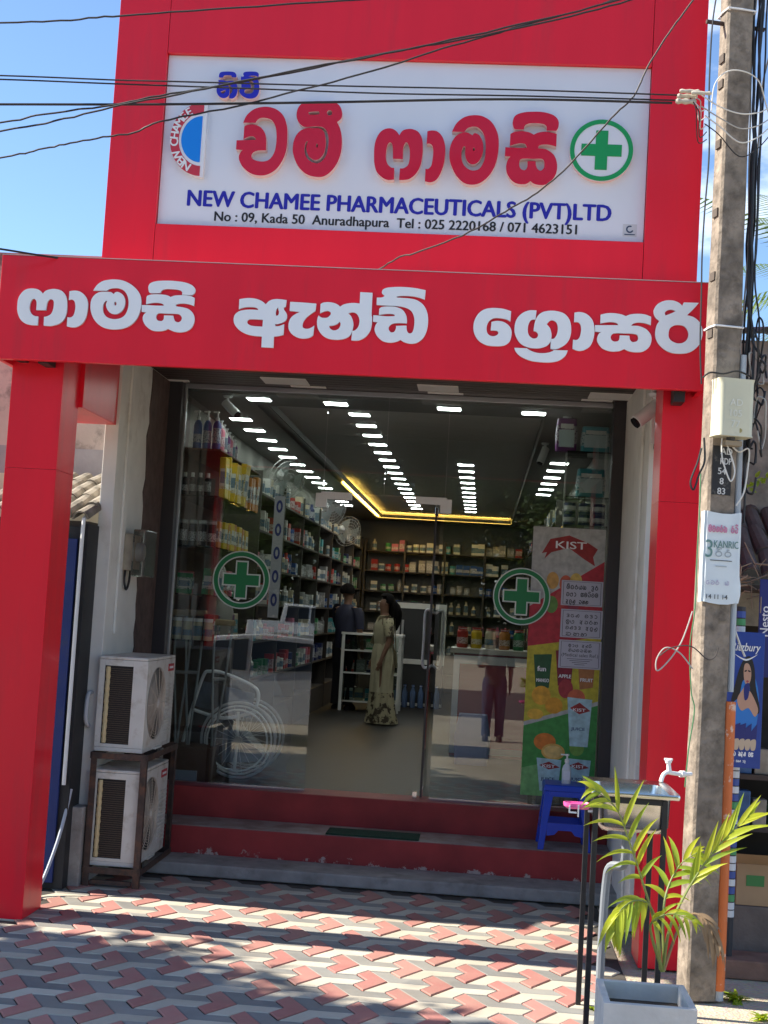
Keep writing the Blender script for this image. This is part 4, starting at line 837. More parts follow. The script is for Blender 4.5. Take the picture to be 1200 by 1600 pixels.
def script_line(name, body, m, parent, x, z, h, Y, width, weight=.09, xf=None):
    """a line of rounded script drawn with strokes; i and u ride above and below the letter before them"""
    n = sum(1 if c not in 'iu' else 0 for c in body); adv = width/max(1, n); mb = MB(); cx = x
    for c in body:
        if c == ' ': cx += adv; continue
        if c in 'iu': bx = cx-adv
        else: bx = cx; cx += adv
        for k, st_ in enumerate(STROKES.get(c, STROKES['m'])):
            p = smooth_path([Vector((bx + a*adv*.88, 0, z + b*h)) for a, b in [tuple(map(float, q.split(','))) for q in st_.split()]], 3)
            wv = h*weight; N = len(p); vs = []
            for i in range(N):
                tg = (p[min(i+1,N-1)]-p[max(i-1,0)]).normalized(); nn = Vector((-tg.z, 0, tg.x))
                vs += [p[i]+nn*wv+Vector((0,Y-.0001*(i % 7)-.0001*k,0)), p[i]-nn*wv+Vector((0,Y-.0001*(i % 7)-.0001*k,0))]
            if xf: vs = [xf @ q for q in vs]
            mb.add(vs, [(2*i, 2*i+1, 2*i+3, 2*i+2) for i in range(N-1)])
    o = mb.build(name, m, parent); return o
# ---- paper notices pasted on the pole
INKB = mat('black_print', (.012,.012,.014), .5)
pn = thing('paper_notice', 'tall pale advert paper wrapped round the pole below the painted number', 'notice', PM @ Vector((0,-.08,1.75)))
za, zb = at(1113,800,-2.87).z, at(1113,942,-2.87).z; fy = -.0765
PAPER = mat('sun_bleached_paper', (.66,.72,.74), .85, var=.06, vscale=7)
m = MB(); seg = 10; prof = [(-.10,-.045),(-.092,-.066),(-.08,fy-.002),(-.05,fy-.0035),(0,fy-.003),(.05,fy-.0035),(.078,fy-.004),(.092,fy-.010),(.104,fy-.006)]; vs = []; fs = []
for i in range(seg+1):
    for j, (x, y_) in enumerate(prof): vs.append(PM @ Vector((x + (.012 if i < 4 and j > 6 else 0)*math.sin(i), y_-.0015*math.sin(i*1.7+j), zb+(za-zb)*i/seg + (.006*math.sin(j*1.1) if i in (0, seg) else 0))))
n_ = len(prof); fs = [(i*n_+j, i*n_+j+1, (i+1)*n_+j+1, (i+1)*n_+j) for i in range(seg) for j in range(n_-1)]
m.add(vs, fs).build('paper', PAPER, pn, smooth=True)
H = za-zb; ty_ = fy-.0085
script_line('print_line', 'mtnrk rvi', mat('pink_print', (.55,.22,.33), .7), pn, -.075, za-H*.22, H*.075, ty_, .165, .10, PM)
text('print_line', 'KANRIC', mat('teal_print', (.14,.26,.24), .7), pn, -.042, za-H*.39, H*.082, ty_, width=.135, bold=.008, xf=PM)
text('print_line', '3', MATS['teal_print'], pn, -.088, za-H*.50, H*.20, ty_, width=.04, xf=PM)
script_line('print_line', 'rir', mat('grey_print', (.35,.40,.42), .7), pn, -.035, za-H*.49, H*.08, ty_, .10, .08, PM)
MB().box(-.06,.06,ty_,ty_+.001,za-H*.535,za-H*.527,PM).build('print_rule', INKB, pn)
MB().box(-.028,.032,ty_,ty_+.001,za-H*.60,za-H*.59,PM).build('print_rule', MATS['grey_print'], pn)
script_line('print_line', 'evr y', mat('lilac_print', (.45,.42,.55), .7), pn, -.078, za-H*.80, H*.05, ty_, .13, .09, PM)
text('print_line', '14 11 14', INKB, pn, -.072, za-H*.955, H*.052, ty_, width=.115, bold=.006, xf=PM)
# conduits on the pole
cdt = MB().cyl(PM @ Vector((.098,-.045,1.55)), PM @ Vector((.096,-.045,3.3)), .017, .017, 10).build('conduit', mat('grey_pvc', (.38,.42,.45), .5), pole, smooth=True)
op = MB().tube([PM @ Vector((.098,-.05,z)) for z in (.05,.4,.8,1.2,1.50)], .030, 12).build('orange_pipe', mat('orange_pipe_plastic', (.58,.14,.03), .6, dirt=(.62,.45,.35), dscale=16, dlo=.58, dhi=.63), smooth=True); tag(op, 'orange plastic cable pipe standing against the right of the pole', 'pipe')
gp = MB().tube([PM @ Vector((.098,-.048,z)) for z in (0,.1,.3)], .026, 10).build('conduit', mat('grey_pvc', (.38,.42,.45), .5), pole, smooth=True)

# ================================================================ cables
CABK = mat('black_cable', (.012,.012,.013), .55); CABG = mat('pale_wire', (.42,.40,.36), .6); CABW = mat('white_cable', (.68,.66,.60), .6); CGRN = mat('green_wire', (.06,.20,.08), .6)
def cable(name, pix, r, m, label, Y=-3.0, group=None, cat='cable', k=6, wob=0):
    Ys = Y if isinstance(Y, (list, tuple)) else [Y]*len(pix); rr = random.Random(len(pix)*31+int(pix[0][1]))
    pts = smooth_path([at(x, y, yy) for (x, y), yy in zip(pix, Ys)], k)
    if wob: pts = [p + Vector((0, rr.uniform(-wob,wob), rr.uniform(-wob,wob))) for p in pts]
    o = MB().tube(pts, r, 6).build(name, m, smooth=True); tag(o, label, cat, group); return o
G1 = 'overhead cables'
cable('overhead_cable', [(-260,44),(0,36),(110,31),(190,24),(285,18),(430,8),(640,-6),(900,-30)], .005, CABK, 'topmost thin cable crossing the upper left corner', -3.1, G1, wob=.003)
cable('overhead_cable', [(-260,112),(0,118),(180,125),(260,127),(520,134),(800,140),(1068,149)], .0042, CABK, 'upper of the level thin cables meeting at the clamp by the pole', [-3.3,-3.2,-3.1,-3.1,-3.05,-3.0,-2.95], G1)
cable('overhead_cable', [(-260,118),(0,124),(180,131),(380,138),(600,146),(820,150),(1060,157)], .0042, CABK, 'lower of the two close level cables crossing the blue letters', [-3.3,-3.2,-3.1,-3.1,-3.05,-3.0,-2.95], G1)
cable('overhead_cable', [(-260,163),(0,163),(250,163),(500,160),(800,155),(1050,161)], .0065, CABK, 'thickest level cable running just above the big red letters', [-3.3,-3.2,-3.1,-3.1,-3.05,-2.95], G1)
cable('overhead_cable', [(-200,218),(0,192),(70,178),(180,164),(250,149),(380,128),(600,83),(700,66),(870,30),(985,0),(1060,-20)], .005, CABK, 'upper of two twisting cables rising to the top right', -3.15, G1, wob=.003)
cable('overhead_cable', [(-200,235),(0,205),(100,186),(190,164),(280,147),(420,118),(600,84),(760,50),(930,10),(1040,-25)], .005, CABK, 'lower of two twisting cables rising to the top right', -3.2, G1, wob=.003)
cable('overhead_cable', [(-200,280),(0,247),(60,234),(110,224),(170,213),(212,207),(250,190),(370,166),(480,138),(600,106),(690,76),(800,45),(920,12),(1000,-12)], .0048, CABK, 'lowest sagging cable crossing the half-round emblem', -3.1, G1, wob=.003)
cable('overhead_cable', [(1105,-30),(1080,5),(1045,52),(1012,105),(990,150),(955,185),(890,257),(840,300),(790,330),(735,362),(660,392),(625,402),(592,421)], .0045, mat('brown_black_wire', (.05,.04,.035), .6), 'wavy wire slanting down across the green cross to the fascia', [-2.9]*6+[-2.85]*4+[-2.7,-2.6,-2.48], G1, wob=.003)
cable('overhead_cable', [(-120,372),(0,389),(50,397),(90,403)], .006, CABK, 'short black cable dropping to the fascia at the left edge', [-2.9,-2.7,-2.6,-2.5], G1)
# clamp cluster beside the pole
ck = thing('cable_clamp', 'weathered tangle of dead-end clamps where the cables meet the pole', 'cable clamp', at(1078,155,-2.93))
INS = mat('weathered_porcelain', (.50,.45,.36), .6, var=.3, vscale=25)
for k, (x0_, y0_, x1_, y1_, r_) in enumerate(((1058,150,1092,148,.014),(1056,158,1098,163,.016),(1062,142,1076,140,.011),(1080,145,1100,158,.011))):
    MB().lathe([(r_*.6,0),(r_,.01),(r_*.7,.03),(r_,.05),(r_*.7,.075),(r_,.095),(r_*.5,.105)], at(x0_, y0_, -2.95-.012*k), 10, axis='X').build('insulator', INS, ck, smooth=True)
rr = random.Random(9)
for k in range(5):
    p0 = at(1085+rr.uniform(-8,8), 152+rr.uniform(-6,10), -2.95); p3 = at(1104, 170+12*k, -2.86)
    MB().tube(smooth_path([p0, p0+Vector((.03,-.03,-.03-.01*k)), (p0+p3)/2+Vector((0,-.02,-.05-.02*k)), p3], 5), .003, 5).build('wire_tail', rr.choice([CABG,CABW,CABK]), ck, smooth=True)
def loop_round(yy, sag, r, m, left=-.22, lab=''):
    z = at(1120, yy, -2.86).z; P = [(left,-.10,z+.02),(-.12,-.105,z-.03),(-.0,-.10,z-sag),(.10,-.098,z-sag*.6),(.2,-.06,z+.03),(.30,0,z+.08)]
    o = MB().tube(smooth_path([PM @ Vector(p) for p in P], 6), r, 6).build('drop_wire', m, smooth=True); return tag(o, lab, 'wire', 'wires looped round the pole')
loop_round(165, .05, .0035, CABW, lab='upper pale wire sagging across the pole front by the clamp'); loop_round(182, .07, .0035, CABG, lab='middle pale wire sagging across the pole below the clamp'); loop_round(195, .10, .0038, CABW, -.2, 'lowest pale wire sagging across the pole below the clamp'); loop_round(208, .13, .003, CABK, -.2, 'dark wire sagging under the pale loops on the pole')
z = at(1120,116,-2.86).z
o = MB().tube(smooth_path([PM @ Vector(p) for p in [(-.16,-.09,z-.22),(-.15,-.095,z-.08),(-.08,-.095,z+.0),(.02,-.095,z+.01),(.10,-.09,z-.03),(.16,-.05,z-.12),(.22,0,z-.2)]],6), .0035, 6).build('drop_wire', CABW, smooth=True); tag(o, 'pale wire arching over the pole above the clamp', 'wire', 'wires looped round the pole')
# bundle down the right of the pole
rr = random.Random(21); LB_ = ['thick black cable','black cable','twisted black cable','thin black cable','grey cable','outer black cable','inner black cable']
for k in range(7):
    x_, y_ = .105+.013*(k % 4)+rr.uniform(-.004,.004), -.02+.028*(k//4); top = 6.5-.2*k; bot = (2.35,2.5,2.3,2.75,1.9,2.6,2.45)[k]
    pts = []; z = top
    while z > bot: pts.append(PM @ Vector((x_+.014*math.sin(z*(2.1+.4*k)+k*1.3)+rr.uniform(-.006,.006)+(.03 if 2.9 < z < 3.5 and k % 2 else 0), y_-.02+.014*math.cos(z*(2.3+.3*k)+k), z))); z -= .16
    o = MB().tube(smooth_path(pts, 3), (.0085,.007,.0065,.005,.005,.006,.006)[k], 6).build('pole_cable', CABG if k == 4 else CABK, smooth=True)
    tag(o, LB_[k] + ' running down the right side of the pole', 'cable', 'cables down the right of the pole')
cable('drop_cable', [(1122,-20),(1113,40),(1108,140),(1108,240),(1101,330),(1097,400),(1096,455),(1094,540),(1096,600)], .0045, CABK, 'black drop cable hanging just left of the pole', -2.93)
cable('drop_cable', [(1210,60),(1192,130),(1185,220),(1176,330),(1170,420)], .005, CABK, 'black cable hanging in the sky right of the pole', -2.6)
# loops near the box
def curl(pix, r, m, lab, Y=-2.93): 
    o = MB().tube(smooth_path([at(x, y, Y) for x, y in pix], 6), r, 6).build('wire_curl', m, smooth=True); return tag(o, lab, 'wire', 'loose wires round the pole box')
curl([(1100,684),(1101,720),(1092,742),(1084,765),(1079,752),(1090,722),(1096,700)], .0055, CABK, 'black wire loop hanging left below the pole box')
curl([(1128,684),(1128,712),(1134,735),(1142,752),(1148,735),(1140,705),(1133,690)], .004, CABW, 'pale wire loop hanging right below the pole box')
curl([(1138,690),(1154,706),(1170,702),(1168,735),(1162,770),(1150,790)], .0045, CABW, 'pale wire trailing down to the tiled roof', -2.85)
curl([(1150,596),(1158,608),(1166,640),(1160,668),(1170,652),(1168,618),(1158,600)], .005, CABK, 'black wire coil right of the pole box', -2.8)
curl([(1152,540),(1163,534),(1172,545),(1165,557),(1154,552),(1153,541)], .005, CABK, 'small black wire ring beside the pole under the fascia end', -2.7)
curl([(1098,590),(1110,582),(1130,584),(1152,580),(1172,588)], .005, CABK, 'black wire tied over the top of the pole box', -2.96)
curl([(1095,740),(1093,800),(1089,870),(1086,950),(1078,1010),(1080,1080),(1085,1110),(1076,1170),(1070,1230)], .0035, CGRN, 'thin green wire running down the left edge of the pole', -2.88)
curl([(1082,1045),(1062,1020),(1040,1012),(1026,1030),(1027,1048),(1045,1032),(1062,1008),(1072,985),(1082,955)], .004, CABG, 'pale looped wire sticking out left from the pole', -2.9)
curl([(1030,1025),(1050,1012),(1080,1010),(1105,1030),(1118,1025),(1122,1012)], .0035, mat('brown_black_wire', (.05,.04,.035), .6), 'dark wire tied round the pole at poster height', -2.91)
curl([(1134,940),(1142,965),(1150,990),(1158,1012),(1164,1026)], .006, CABW, 'white cable slanting from the pole to the chocolate poster', -2.75)

# tangle of spare cable right of the box
rr = random.Random(64); TL = ['tightest','second','third','fourth','fifth','sixth','seventh','eighth','ninth','outermost']
for k in range(10):
    c0_ = Vector((.135+rr.uniform(0,.06), -.06+rr.uniform(-.03,.03), 2.72+.075*k)); a_, b_ = rr.uniform(.02,.05), rr.uniform(.06,.15)
    P = [PM @ (c0_ + Vector((a_*math.cos(t+k)+rr.uniform(-.012,.012), .02*math.sin(2*t), b_*math.sin(t)+rr.uniform(-.02,.02)))) for t in [i*.75 for i in range(9)]]
    o = MB().tube(smooth_path(P, 4), rr.choice([.004,.005,.006]), 6).build('cable_loop', CABG if k % 4 == 3 else CABK, smooth=True)
    tag(o, TL[k] + ' spare cable loop counted upwards in the tangle right of the pole box', 'cable', 'spare cable loops by the pole box')
# ================================================================ foliage helpers
def leaf_mat(name, c, c2, tr=(.10,.17,.02)):
    m = bpy.data.materials.new(name); m.use_nodes = True; n = m.node_tree.nodes; l = m.node_tree.links.new; b = n['Principled BSDF']; o = n['Material Output']
    g = n.new('ShaderNodeNewGeometry'); r = n.new('ShaderNodeValToRGB'); r.color_ramp.elements[0].color = (*c, 1); r.color_ramp.elements[1].color = (*c2, 1); l(g.outputs['Random Per Island'], r.inputs[0]); l(r.outputs[0], b.inputs['Base Color']); b.inputs['Roughness'].default_value = .5
    t = n.new('ShaderNodeBsdfTranslucent'); t.inputs[0].default_value = (*tr, 1); mi = n.new('ShaderNodeMixShader'); mi.inputs[0].default_value = .3; l(b.outputs[0], mi.inputs[1]); l(t.outputs[0], mi.inputs[2]); l(mi.outputs[0], o.inputs[0]); return m
LEAFT = leaf_mat('tree_leaf', (.03,.06,.012), (.09,.14,.03))
BARK = mat('tree_bark', (.13,.095,.065), .95, var=.3, vscale=8, bump=.8, bscale=18)
def tree(name, label, base, h, rx, rz, n, size, seed, group=None):
    rr = random.Random(seed); bx, by, bz = base
    t = thing(name, label, 'tree', base, group)
    top = Vector((bx+rr.uniform(-.3,.3), by+rr.uniform(-.3,.3), bz+h*.72))
    tr = MB(); tr.tube(smooth_path([Vector(base), Vector((bx+.1,by,bz+h*.25)), Vector((bx-.1,by+.1,bz+h*.5)), top], 4), [h*.028*(1-.06*i) for i in range(13)], 8)
    tips = []
    for k in range(9):
        a = 2*math.pi*k/9+rr.uniform(-.3,.3); s = Vector((bx, by, bz+h*rr.uniform(.35,.6))); e = Vector((bx+rx*.75*math.cos(a), by+rx*.75*math.sin(a), bz+h*rr.uniform(.6,.92)))
        tr.tube(smooth_path([s, (s+e)/2+Vector((0,0,.1*h*.3)), e], 4), [h*.011*(1-.085*i) for i in range(9)], 6); tips.append(e)
    tr.build('trunk', BARK, t, smooth=True)
    cl = [Vector((bx,by,bz+h-rz))+Vector((rr.gauss(0,.5)*rx, rr.gauss(0,.5)*rx, rr.gauss(0,.45)*rz)) for _ in range(26)] + tips
    vs = []; fs = []
    for i in range(n):
        c = rr.choice(cl); p = c + Vector((rr.gauss(0,1), rr.gauss(0,1), rr.gauss(0,.8)))*rx*.17
        u = Vector((rr.gauss(0,1), rr.gauss(0,1), rr.gauss(0,.6))).normalized(); v = u.orthogonal().normalized(); s = size*rr.uniform(.6,1.3); k = len(vs)
        vs += [p-u*s, p+v*s*.45, p+u*s, p-v*s*.45]; fs.append((k,k+1,k+2,k+3))
    MB().add(vs, fs).build('crown', LEAFT, t); return t
# trees over the road, mirrored in the shop glass, and the tree that shades the left of the forecourt
first = None
for k, (x, y_, h, rx) in enumerate(((-27,-52,13,5.5),(-18,-57,15,6.5),(-10,-52,12,5.5),(-3,-56,14,6.0),(4,-52,13,5.5),(12,-56,15,6.5))):
    lab = ORD[k] + ' broad tree across the road, mirrored in the glass' if k else 'leftmost broad tree across the road, mirrored in the glass'
    if first is None: first = tree('roadside_tree', lab, (0, 0, 0), 13, 5.8, 5.6, 26000, .17, 40, 'trees across the road'); o = first
    else: o = copy_tree(first); o['label'] = lab
    o.location = (x, y_, -.014); o.rotation_euler = (0, 0, k*1.1); sc_ = h/13; o.scale = (rx/5.8, rx/5.8, sc_)
hv = []; hf = []; hr = random.Random(91)
for i in range(80000):
    p = Vector((hr.uniform(-45,30), -64+hr.gauss(0,1.2), 0)); p.z = hr.random()**(.8 if i % 2 else 2.2)*(11+3*math.sin(p.x*.35)+2*math.sin(p.x*.9+1)); u = Vector((hr.gauss(0,1), hr.gauss(0,1), hr.gauss(0,.6))).normalized(); v = u.orthogonal().normalized(); s_ = hr.uniform(.18,.42); q = len(hv)
    hv += [p-u*s_, p+v*s_*.55, p+u*s_, p-v*s_*.55]; hf.append((q,q+1,q+2,q+3))
fw = MB().add(hv, hf).build('far_wood', LEAFT); tag(fw, 'dense green wood beyond the road, mirrored in the glass', 'wood', kind='stuff')
tree('roadside_tree', 'leafy tree left of the forecourt shading the near pavers', (-7.95,-4.5,-.014), 6.2, 1.7, 1.5, 12000, .13, 77)
tree('background_tree', 'dark treetop just showing behind the left end of the fascia', (-6.3, 6.5, -.014), 4.55, 1.3, 1.2, 2200, .12, 78)

# ================================================================ left neighbour
OLDW = mat('pink_mouldy_plaster', (.52,.42,.36), .9, var=.15, vscale=3, bump=.4, bscale=25, dirt=(.07,.06,.055), dscale=2.6, dlo=.50, dhi=.66)
CREAM = mat('cream_wall_paint', (.70,.62,.44), .85, var=.05); GREYB = mat('weathered_grey_paint', (.36,.33,.33), .85, var=.15, vscale=5, bump=.3)
nb = thing('neighbour_shop', 'old plastered shop with tiled eave left of the red pillar', 'building', (-4.5, 0, 0))
MB().box(-9,-2.63,.0,5,2.93,4.4).build('upper_wall', OLDW, nb)
MB().box(-9,-2.63,-.01,.0-.0005,2.72,2.929).build('grey_band', GREYB, nb)
MB().box(-9,-2.63,-.02,4.9,0,2.719).build('lower_wall', CREAM, nb)
TILE = mat('dark_clay_tile', (.11,.085,.075), .9, var=.35, vscale=6, bump=.5, bscale=30); THATCH = mat('pale_lichen_tile', (.22,.195,.155), .95, var=.4, vscale=10, bump=.8, bscale=30)
MB().box(-6,-2.55,-1.35,-.05,2.28,2.32).build('eave_board', mat('old_timber', (.10,.075,.055), .85), nb)
def tile_mesh(r=.055, ln=.3, n=6, th=.011):
    vs = []; fs = []
    for e, y_ in enumerate((0, ln)):
        for q in (r*(1-.12*e), (r*(1-.12*e))-th):
            vs += [(q*math.cos(math.pi*k/n), y_, q*math.sin(math.pi*k/n)) for k in range(n+1)]
    m = n+1
    for k in range(n): fs += [(k,k+1,2*m+k+1,2*m+k), (m+k,3*m+k,3*m+k+1,m+k+1), (k,m+k,m+k+1,k+1), (2*m+k,2*m+k+1,3*m+k+1,3*m+k)]
    me = bpy.data.meshes.new('roof_tile'); me.from_pydata(vs, [], fs); me.update(); return me
tm1, tm2 = tile_mesh(), tile_mesh(); tm1.materials.append(THATCH); tm2.materials.append(TILE)
rt = random.Random(4)
def tiles(par, me, xs, y0, z0, dy, dz, rows, org):
    for i, x in enumerate(xs):
        for j in range(rows):
            o = bpy.data.objects.new('roof_tile', me); col.objects.link(o); o.parent = par
            o.location = Vector((x+rt.uniform(-.008,.008), y0+j*dy, z0+j*dz+rt.uniform(-.004,.006))) - Vector(org)
            o.rotation_euler = (math.atan2(dz, dy)+rt.uniform(-.03,.03), rt.uniform(-.08,.08), rt.uniform(-.05,.05))
tiles(nb, tm1, [-2.58-.112*k for k in range(7)], -1.44, 2.33, .23, .07, 5, WL[nb])
# blue door panels
BLUED = mat('blue_door_paint', (.014,.032,.15), .5, var=.15, vscale=5, dirt=(.05,.055,.08), dscale=5, dlo=.55, dhi=.8)
bd = thing('blue_door', 'tall blue boarded door between the red pillar and the white wall', 'door', (-2.75, -1.15, 0))
for k in range(4): MB().box(-2.592-.15*k-.147,-2.592-.15*k,-1.45,-1.42,.04,2.2).build('board', BLUED, bd, bevel=.004)
MB().box(-2.589,-2.53,-1.43,-1.19,0,2.3).build('shade_gap_fill', mat('gap_shade_and_backing_black', (.02,.02,.022), .6, var=.3), bd)  # black block painting in the shaded gap between door and wall
MB().box(-3.3,-2.592,-1.415,-1.38,0,2.28).build('door_backing', MATS['gap_shade_and_backing_black'], bd)
pp = MB().tube(smooth_path([(-2.56,-1.38,2.36),(-2.562,-1.42,2.33),(-2.562,-1.445,2.27),(-2.562,-1.447,1.7),(-2.562,-1.447,.65)],5), .013, 8).build('pipe', WPL, smooth=True); tag(pp, 'thin white pipe running down the wall edge beside the blue door', 'pipe')
lw = MB().box(-2.545,-2.46,-1.32,-1.19,-.01,.50).build('low_wall', CONC, bevel=.01); tag(lw, 'low grey cement stub at the foot of the blue door', 'wall')

# ================================================================ right neighbour
nr = thing('market_stall_shop', 'dim lean-to shop with clay tile roof right of the pole', 'building', (2.2, -.6, 0))
DIRTW = mat('soot_stained_cement', (.33,.30,.25), .9, var=.2, vscale=4, bump=.4, bscale=20, dirt=(.07,.065,.06), dscale=1.8, dlo=.42, dhi=.66)
zt_ = at(1185,535,-1.3).z; zm = at(1185,600,-1.3).z
MB().box(1.24,6,-1.30,-1.1,1.9,zm).build('wall', DIRTW, nr); MB().box(1.24,6,-1.36,-1.1,zm+.001,zt_).build('wall_beam', mat('cement_beam', (.30,.29,.27), .9, var=.2, vscale=5, bump=.3), nr, bevel=.008)
m = MB(); vs = []; n_ = 60
for e, y_ in enumerate((-1.55, -.1)):
    vs += [(1.26+k*.045, y_, zt_+.03+.02*math.sin(k*math.pi/2)+e*.3) for k in range(n_)]
m.add(vs, [(k,k+1,n_+k+1,n_+k) for k in range(n_-1)]); rf = m.build('roof_sheet', mat('asbestos_sheet', (.16,.15,.14), .95, var=.3, vscale=5), nr, smooth=True)
# lean-to tiles running down to the left
zl = at(1150,905,-1.9).z; zh = at(1170,800,-1.35).z
tiles(nr, tm2, [1.42+.115*k for k in range(10)], -2.0, zl+.02, .23, .135, 4, WL[nr])
MB().box(1.36,2.6,-1.98,-1.35,zl-.06,zl-.03).build('roof_batten', MATS['old_timber'], nr)
STICK = mat('dry_twig', (.30,.22,.15), .9)
rr = random.Random(14); m = MB()
for k in range(34):
    p = Vector((rr.uniform(1.38,1.75), rr.uniform(-2.12,-2.0), zl+rr.uniform(-.12,.10))); d = Vector((rr.gauss(0,.10), rr.gauss(0,.04), rr.gauss(-.02,.07)))
    m.tube([p, p+d*.5+Vector((0,0,rr.uniform(-.02,.02))), p+d], rr.uniform(.002,.006), 4)
dt = m.build('dry_twigs', STICK, nr); dt['kind'] = 'stuff'
# dark inside: back, racks, counter
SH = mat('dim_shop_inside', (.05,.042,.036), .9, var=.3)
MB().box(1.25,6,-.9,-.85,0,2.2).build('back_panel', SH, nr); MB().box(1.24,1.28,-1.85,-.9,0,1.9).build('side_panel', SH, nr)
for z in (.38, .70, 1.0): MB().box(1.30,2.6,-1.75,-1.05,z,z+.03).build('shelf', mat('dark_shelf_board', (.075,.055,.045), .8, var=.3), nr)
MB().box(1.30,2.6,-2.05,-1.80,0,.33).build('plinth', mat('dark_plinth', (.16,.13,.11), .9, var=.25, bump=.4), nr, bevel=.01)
MB().box(1.32,3.0,-2.32,-2.07,-.01,.09).build('brick_edge', mat('red_earth_brick', (.24,.13,.09), .9, var=.3, bump=.5), nr, bevel=.01)
GP = ['first','second','third','fourth','fifth','sixth','seventh','eighth','ninth','tenth','eleventh','twelfth']
PC = [(.30,.05,.03),(.35,.22,.05),(.04,.12,.28),(.30,.26,.20),(.06,.18,.07),(.28,.10,.14)]
CN = ['red','ochre','blue','tan','green','pink']
for k in range(12):
    c = k % 6; x = 1.36+.095*(k % 6); z = (1.031 if k < 6 else .731)
    o = MB().box(x,x+.08,-1.72,-1.62,z,z+rr.uniform(.12,.2)).build('snack_packet', mat('stall_packet_'+CN[c], PC[c], .5, var=.3, vscale=15), bevel=.006); tag(o, CN[c]+' packet on the '+('upper' if k < 6 else 'lower')+' shelf of the dim shop at right', 'packet', 'packets in the dim shop')
# carton
a = at(1180,1325,-2.2); ct = thing('carton', 'brown cardboard carton with open flap at the right edge', 'carton', (1.60,-2.15,.331))
CARD = mat('corrugated_card', (.40,.27,.15), .85, var=.1)
MB().box(1.505,1.80,-2.04,-1.82,.332,.56).build('box', CARD, ct, bevel=.004); MB().add([(1.505,-2.04,.5605),(1.80,-2.04,.5605),(1.83,-2.14,.63),(1.475,-2.14,.63)], [(0,1,2,3)]).build('flap', CARD, ct)
MB().box(1.56,1.66,-2.043,-2.0405,.44,.50).build('print_mark', mat('carton_green', (.05,.22,.06), .6), ct)
# post wrapped in printed stripes
sp_ = thing('striped_post', 'slim post wrapped in blue green and white printed strips', 'post', (1.44,-2.25,0))
MB().cyl((1.44,-2.22,0),(1.44,-2.22,2.0),.024,.024,12).build('post', mat('post_black', (.03,.03,.035), .6), sp_)
STC = [mat('strip_white', (.62,.64,.66), .5), mat('strip_blue', (.04,.08,.30), .5), mat('strip_green', (.06,.28,.10), .5)]
for k in range(40): MB().cyl((1.44,-2.22,.30+k*.042),(1.44,-2.22,.336+k*.042),.0262,.0262,12).build('strip', STC[(0,0,2,1,0,1)[k % 6]], sp_)
# hanging poster board of chocolate
YP = -2.32
q = [at(1134,985,YP), at(1197,990,YP), at(1186,1203,YP), at(1124,1196,YP)]
pxf = None
x0 = (q[0].x+q[3].x)/2+.02; x1 = (q[1].x+q[2].x)/2 ; zt2 = (q[0].z+q[1].z)/2; zb2 = (q[2].z+q[3].z)/2; W = x1-x0; HH = zt2-zb2
po = thing('poster_board', 'blue hanging chocolate poster with a long-haired woman, right of the pole', 'poster', ((x0+x1)/2, YP, zb2))
MB().box(x0,x1,YP,YP+.012,zb2,zt2).build('board', mat('poster_blue', (.012,.05,.28), .35, var=.25, vscale=4), po, bevel=.002)
def pf(name, pts, m, k, sm=True):
    return flat(name, [[(x0+u*W, zb2+v*HH) for u, v in contour([(a, b, not sm) for a, b in pts])]], m, po, Y=YP-.0006*k, thick=.0005)
pf('print_glow', [(.3,.2),(.75,.2),(.9,.5),(.7,.7),(.4,.68),(.2,.45)], mat('poster_bright_blue', (.02,.18,.55), .4), 1)
pf('print_hair', [(.45,.80),(.62,.82),(.74,.74),(.80,.60),(.93,.44),(.85,.40),(.66,.44),(.62,.62),(.44,.64),(.34,.52),(.14,.48),(.22,.60),(.32,.72)], mat('print_black_hair', (.008,.007,.008), .5), 2)
SKN = mat('print_skin', (.50,.28,.19), .5)
pf('print_face', [(.47,.76),(.58,.765),(.655,.71),(.645,.645),(.57,.605),(.49,.63),(.45,.69)], SKN, 3)
pf('print_brow', [(.475,.715),(.53,.72),(.53,.71),(.475,.705)], MATS['print_black_hair'], 4); pf('print_brow', [(.57,.72),(.63,.715),(.63,.705),(.57,.71)], MATS['print_black_hair'], 4)
pf('print_lips', [(.525,.637),(.56,.645),(.60,.637),(.56,.627)], mat('print_lips', (.40,.05,.07), .5), 4)
pf('print_arm', [(.30,.50),(.45,.58),(.52,.60),(.56,.55),(.66,.56),(.88,.44),(.80,.38),(.62,.44),(.42,.42)], SKN, 3)
pf('print_bar', [(.48,.60),(.62,.62),(.60,.52),(.50,.50)], mat('print_dark_blue', (.012,.02,.16), .4), 5)
for k in range(5): 
    u = .06+.155*k; pf('print_pack', [(u+.0,.28+.03*math.sin(k)),(u+.20,.33),(u+.18,.16),(u+.03,.15)], MATS['print_dark_blue'], 4+k % 2, False); pf('print_nuts', [(u+.03,.20),(u+.17,.21),(u+.16,.14),(u+.05,.135)], mat('print_nuts', (.55,.42,.30), .5), 6+k % 2)
text('print_line', 'Ritzbury', MATS['white_print'], po, x0+.08*W, zt2-HH*.14, HH*.062, YP-.004, width=W*.78, skew=.2, bold=.01)
pf('print_swoosh', [(.18,.835),(.5,.80),(.82,.84),(.5,.787)], MATS['white_print'], 3)
script_line('print_line', 'dtmv kAl ts', MATS['white_print'], po, x0+.05*W, zb2+HH*.085, HH*.035, YP-.004, W*.75); script_line('print_line', 'vlm tkl dru', MATS['white_print'], po, x0+.15*W, zb2+HH*.04, HH*.018, YP-.004, W*.45)
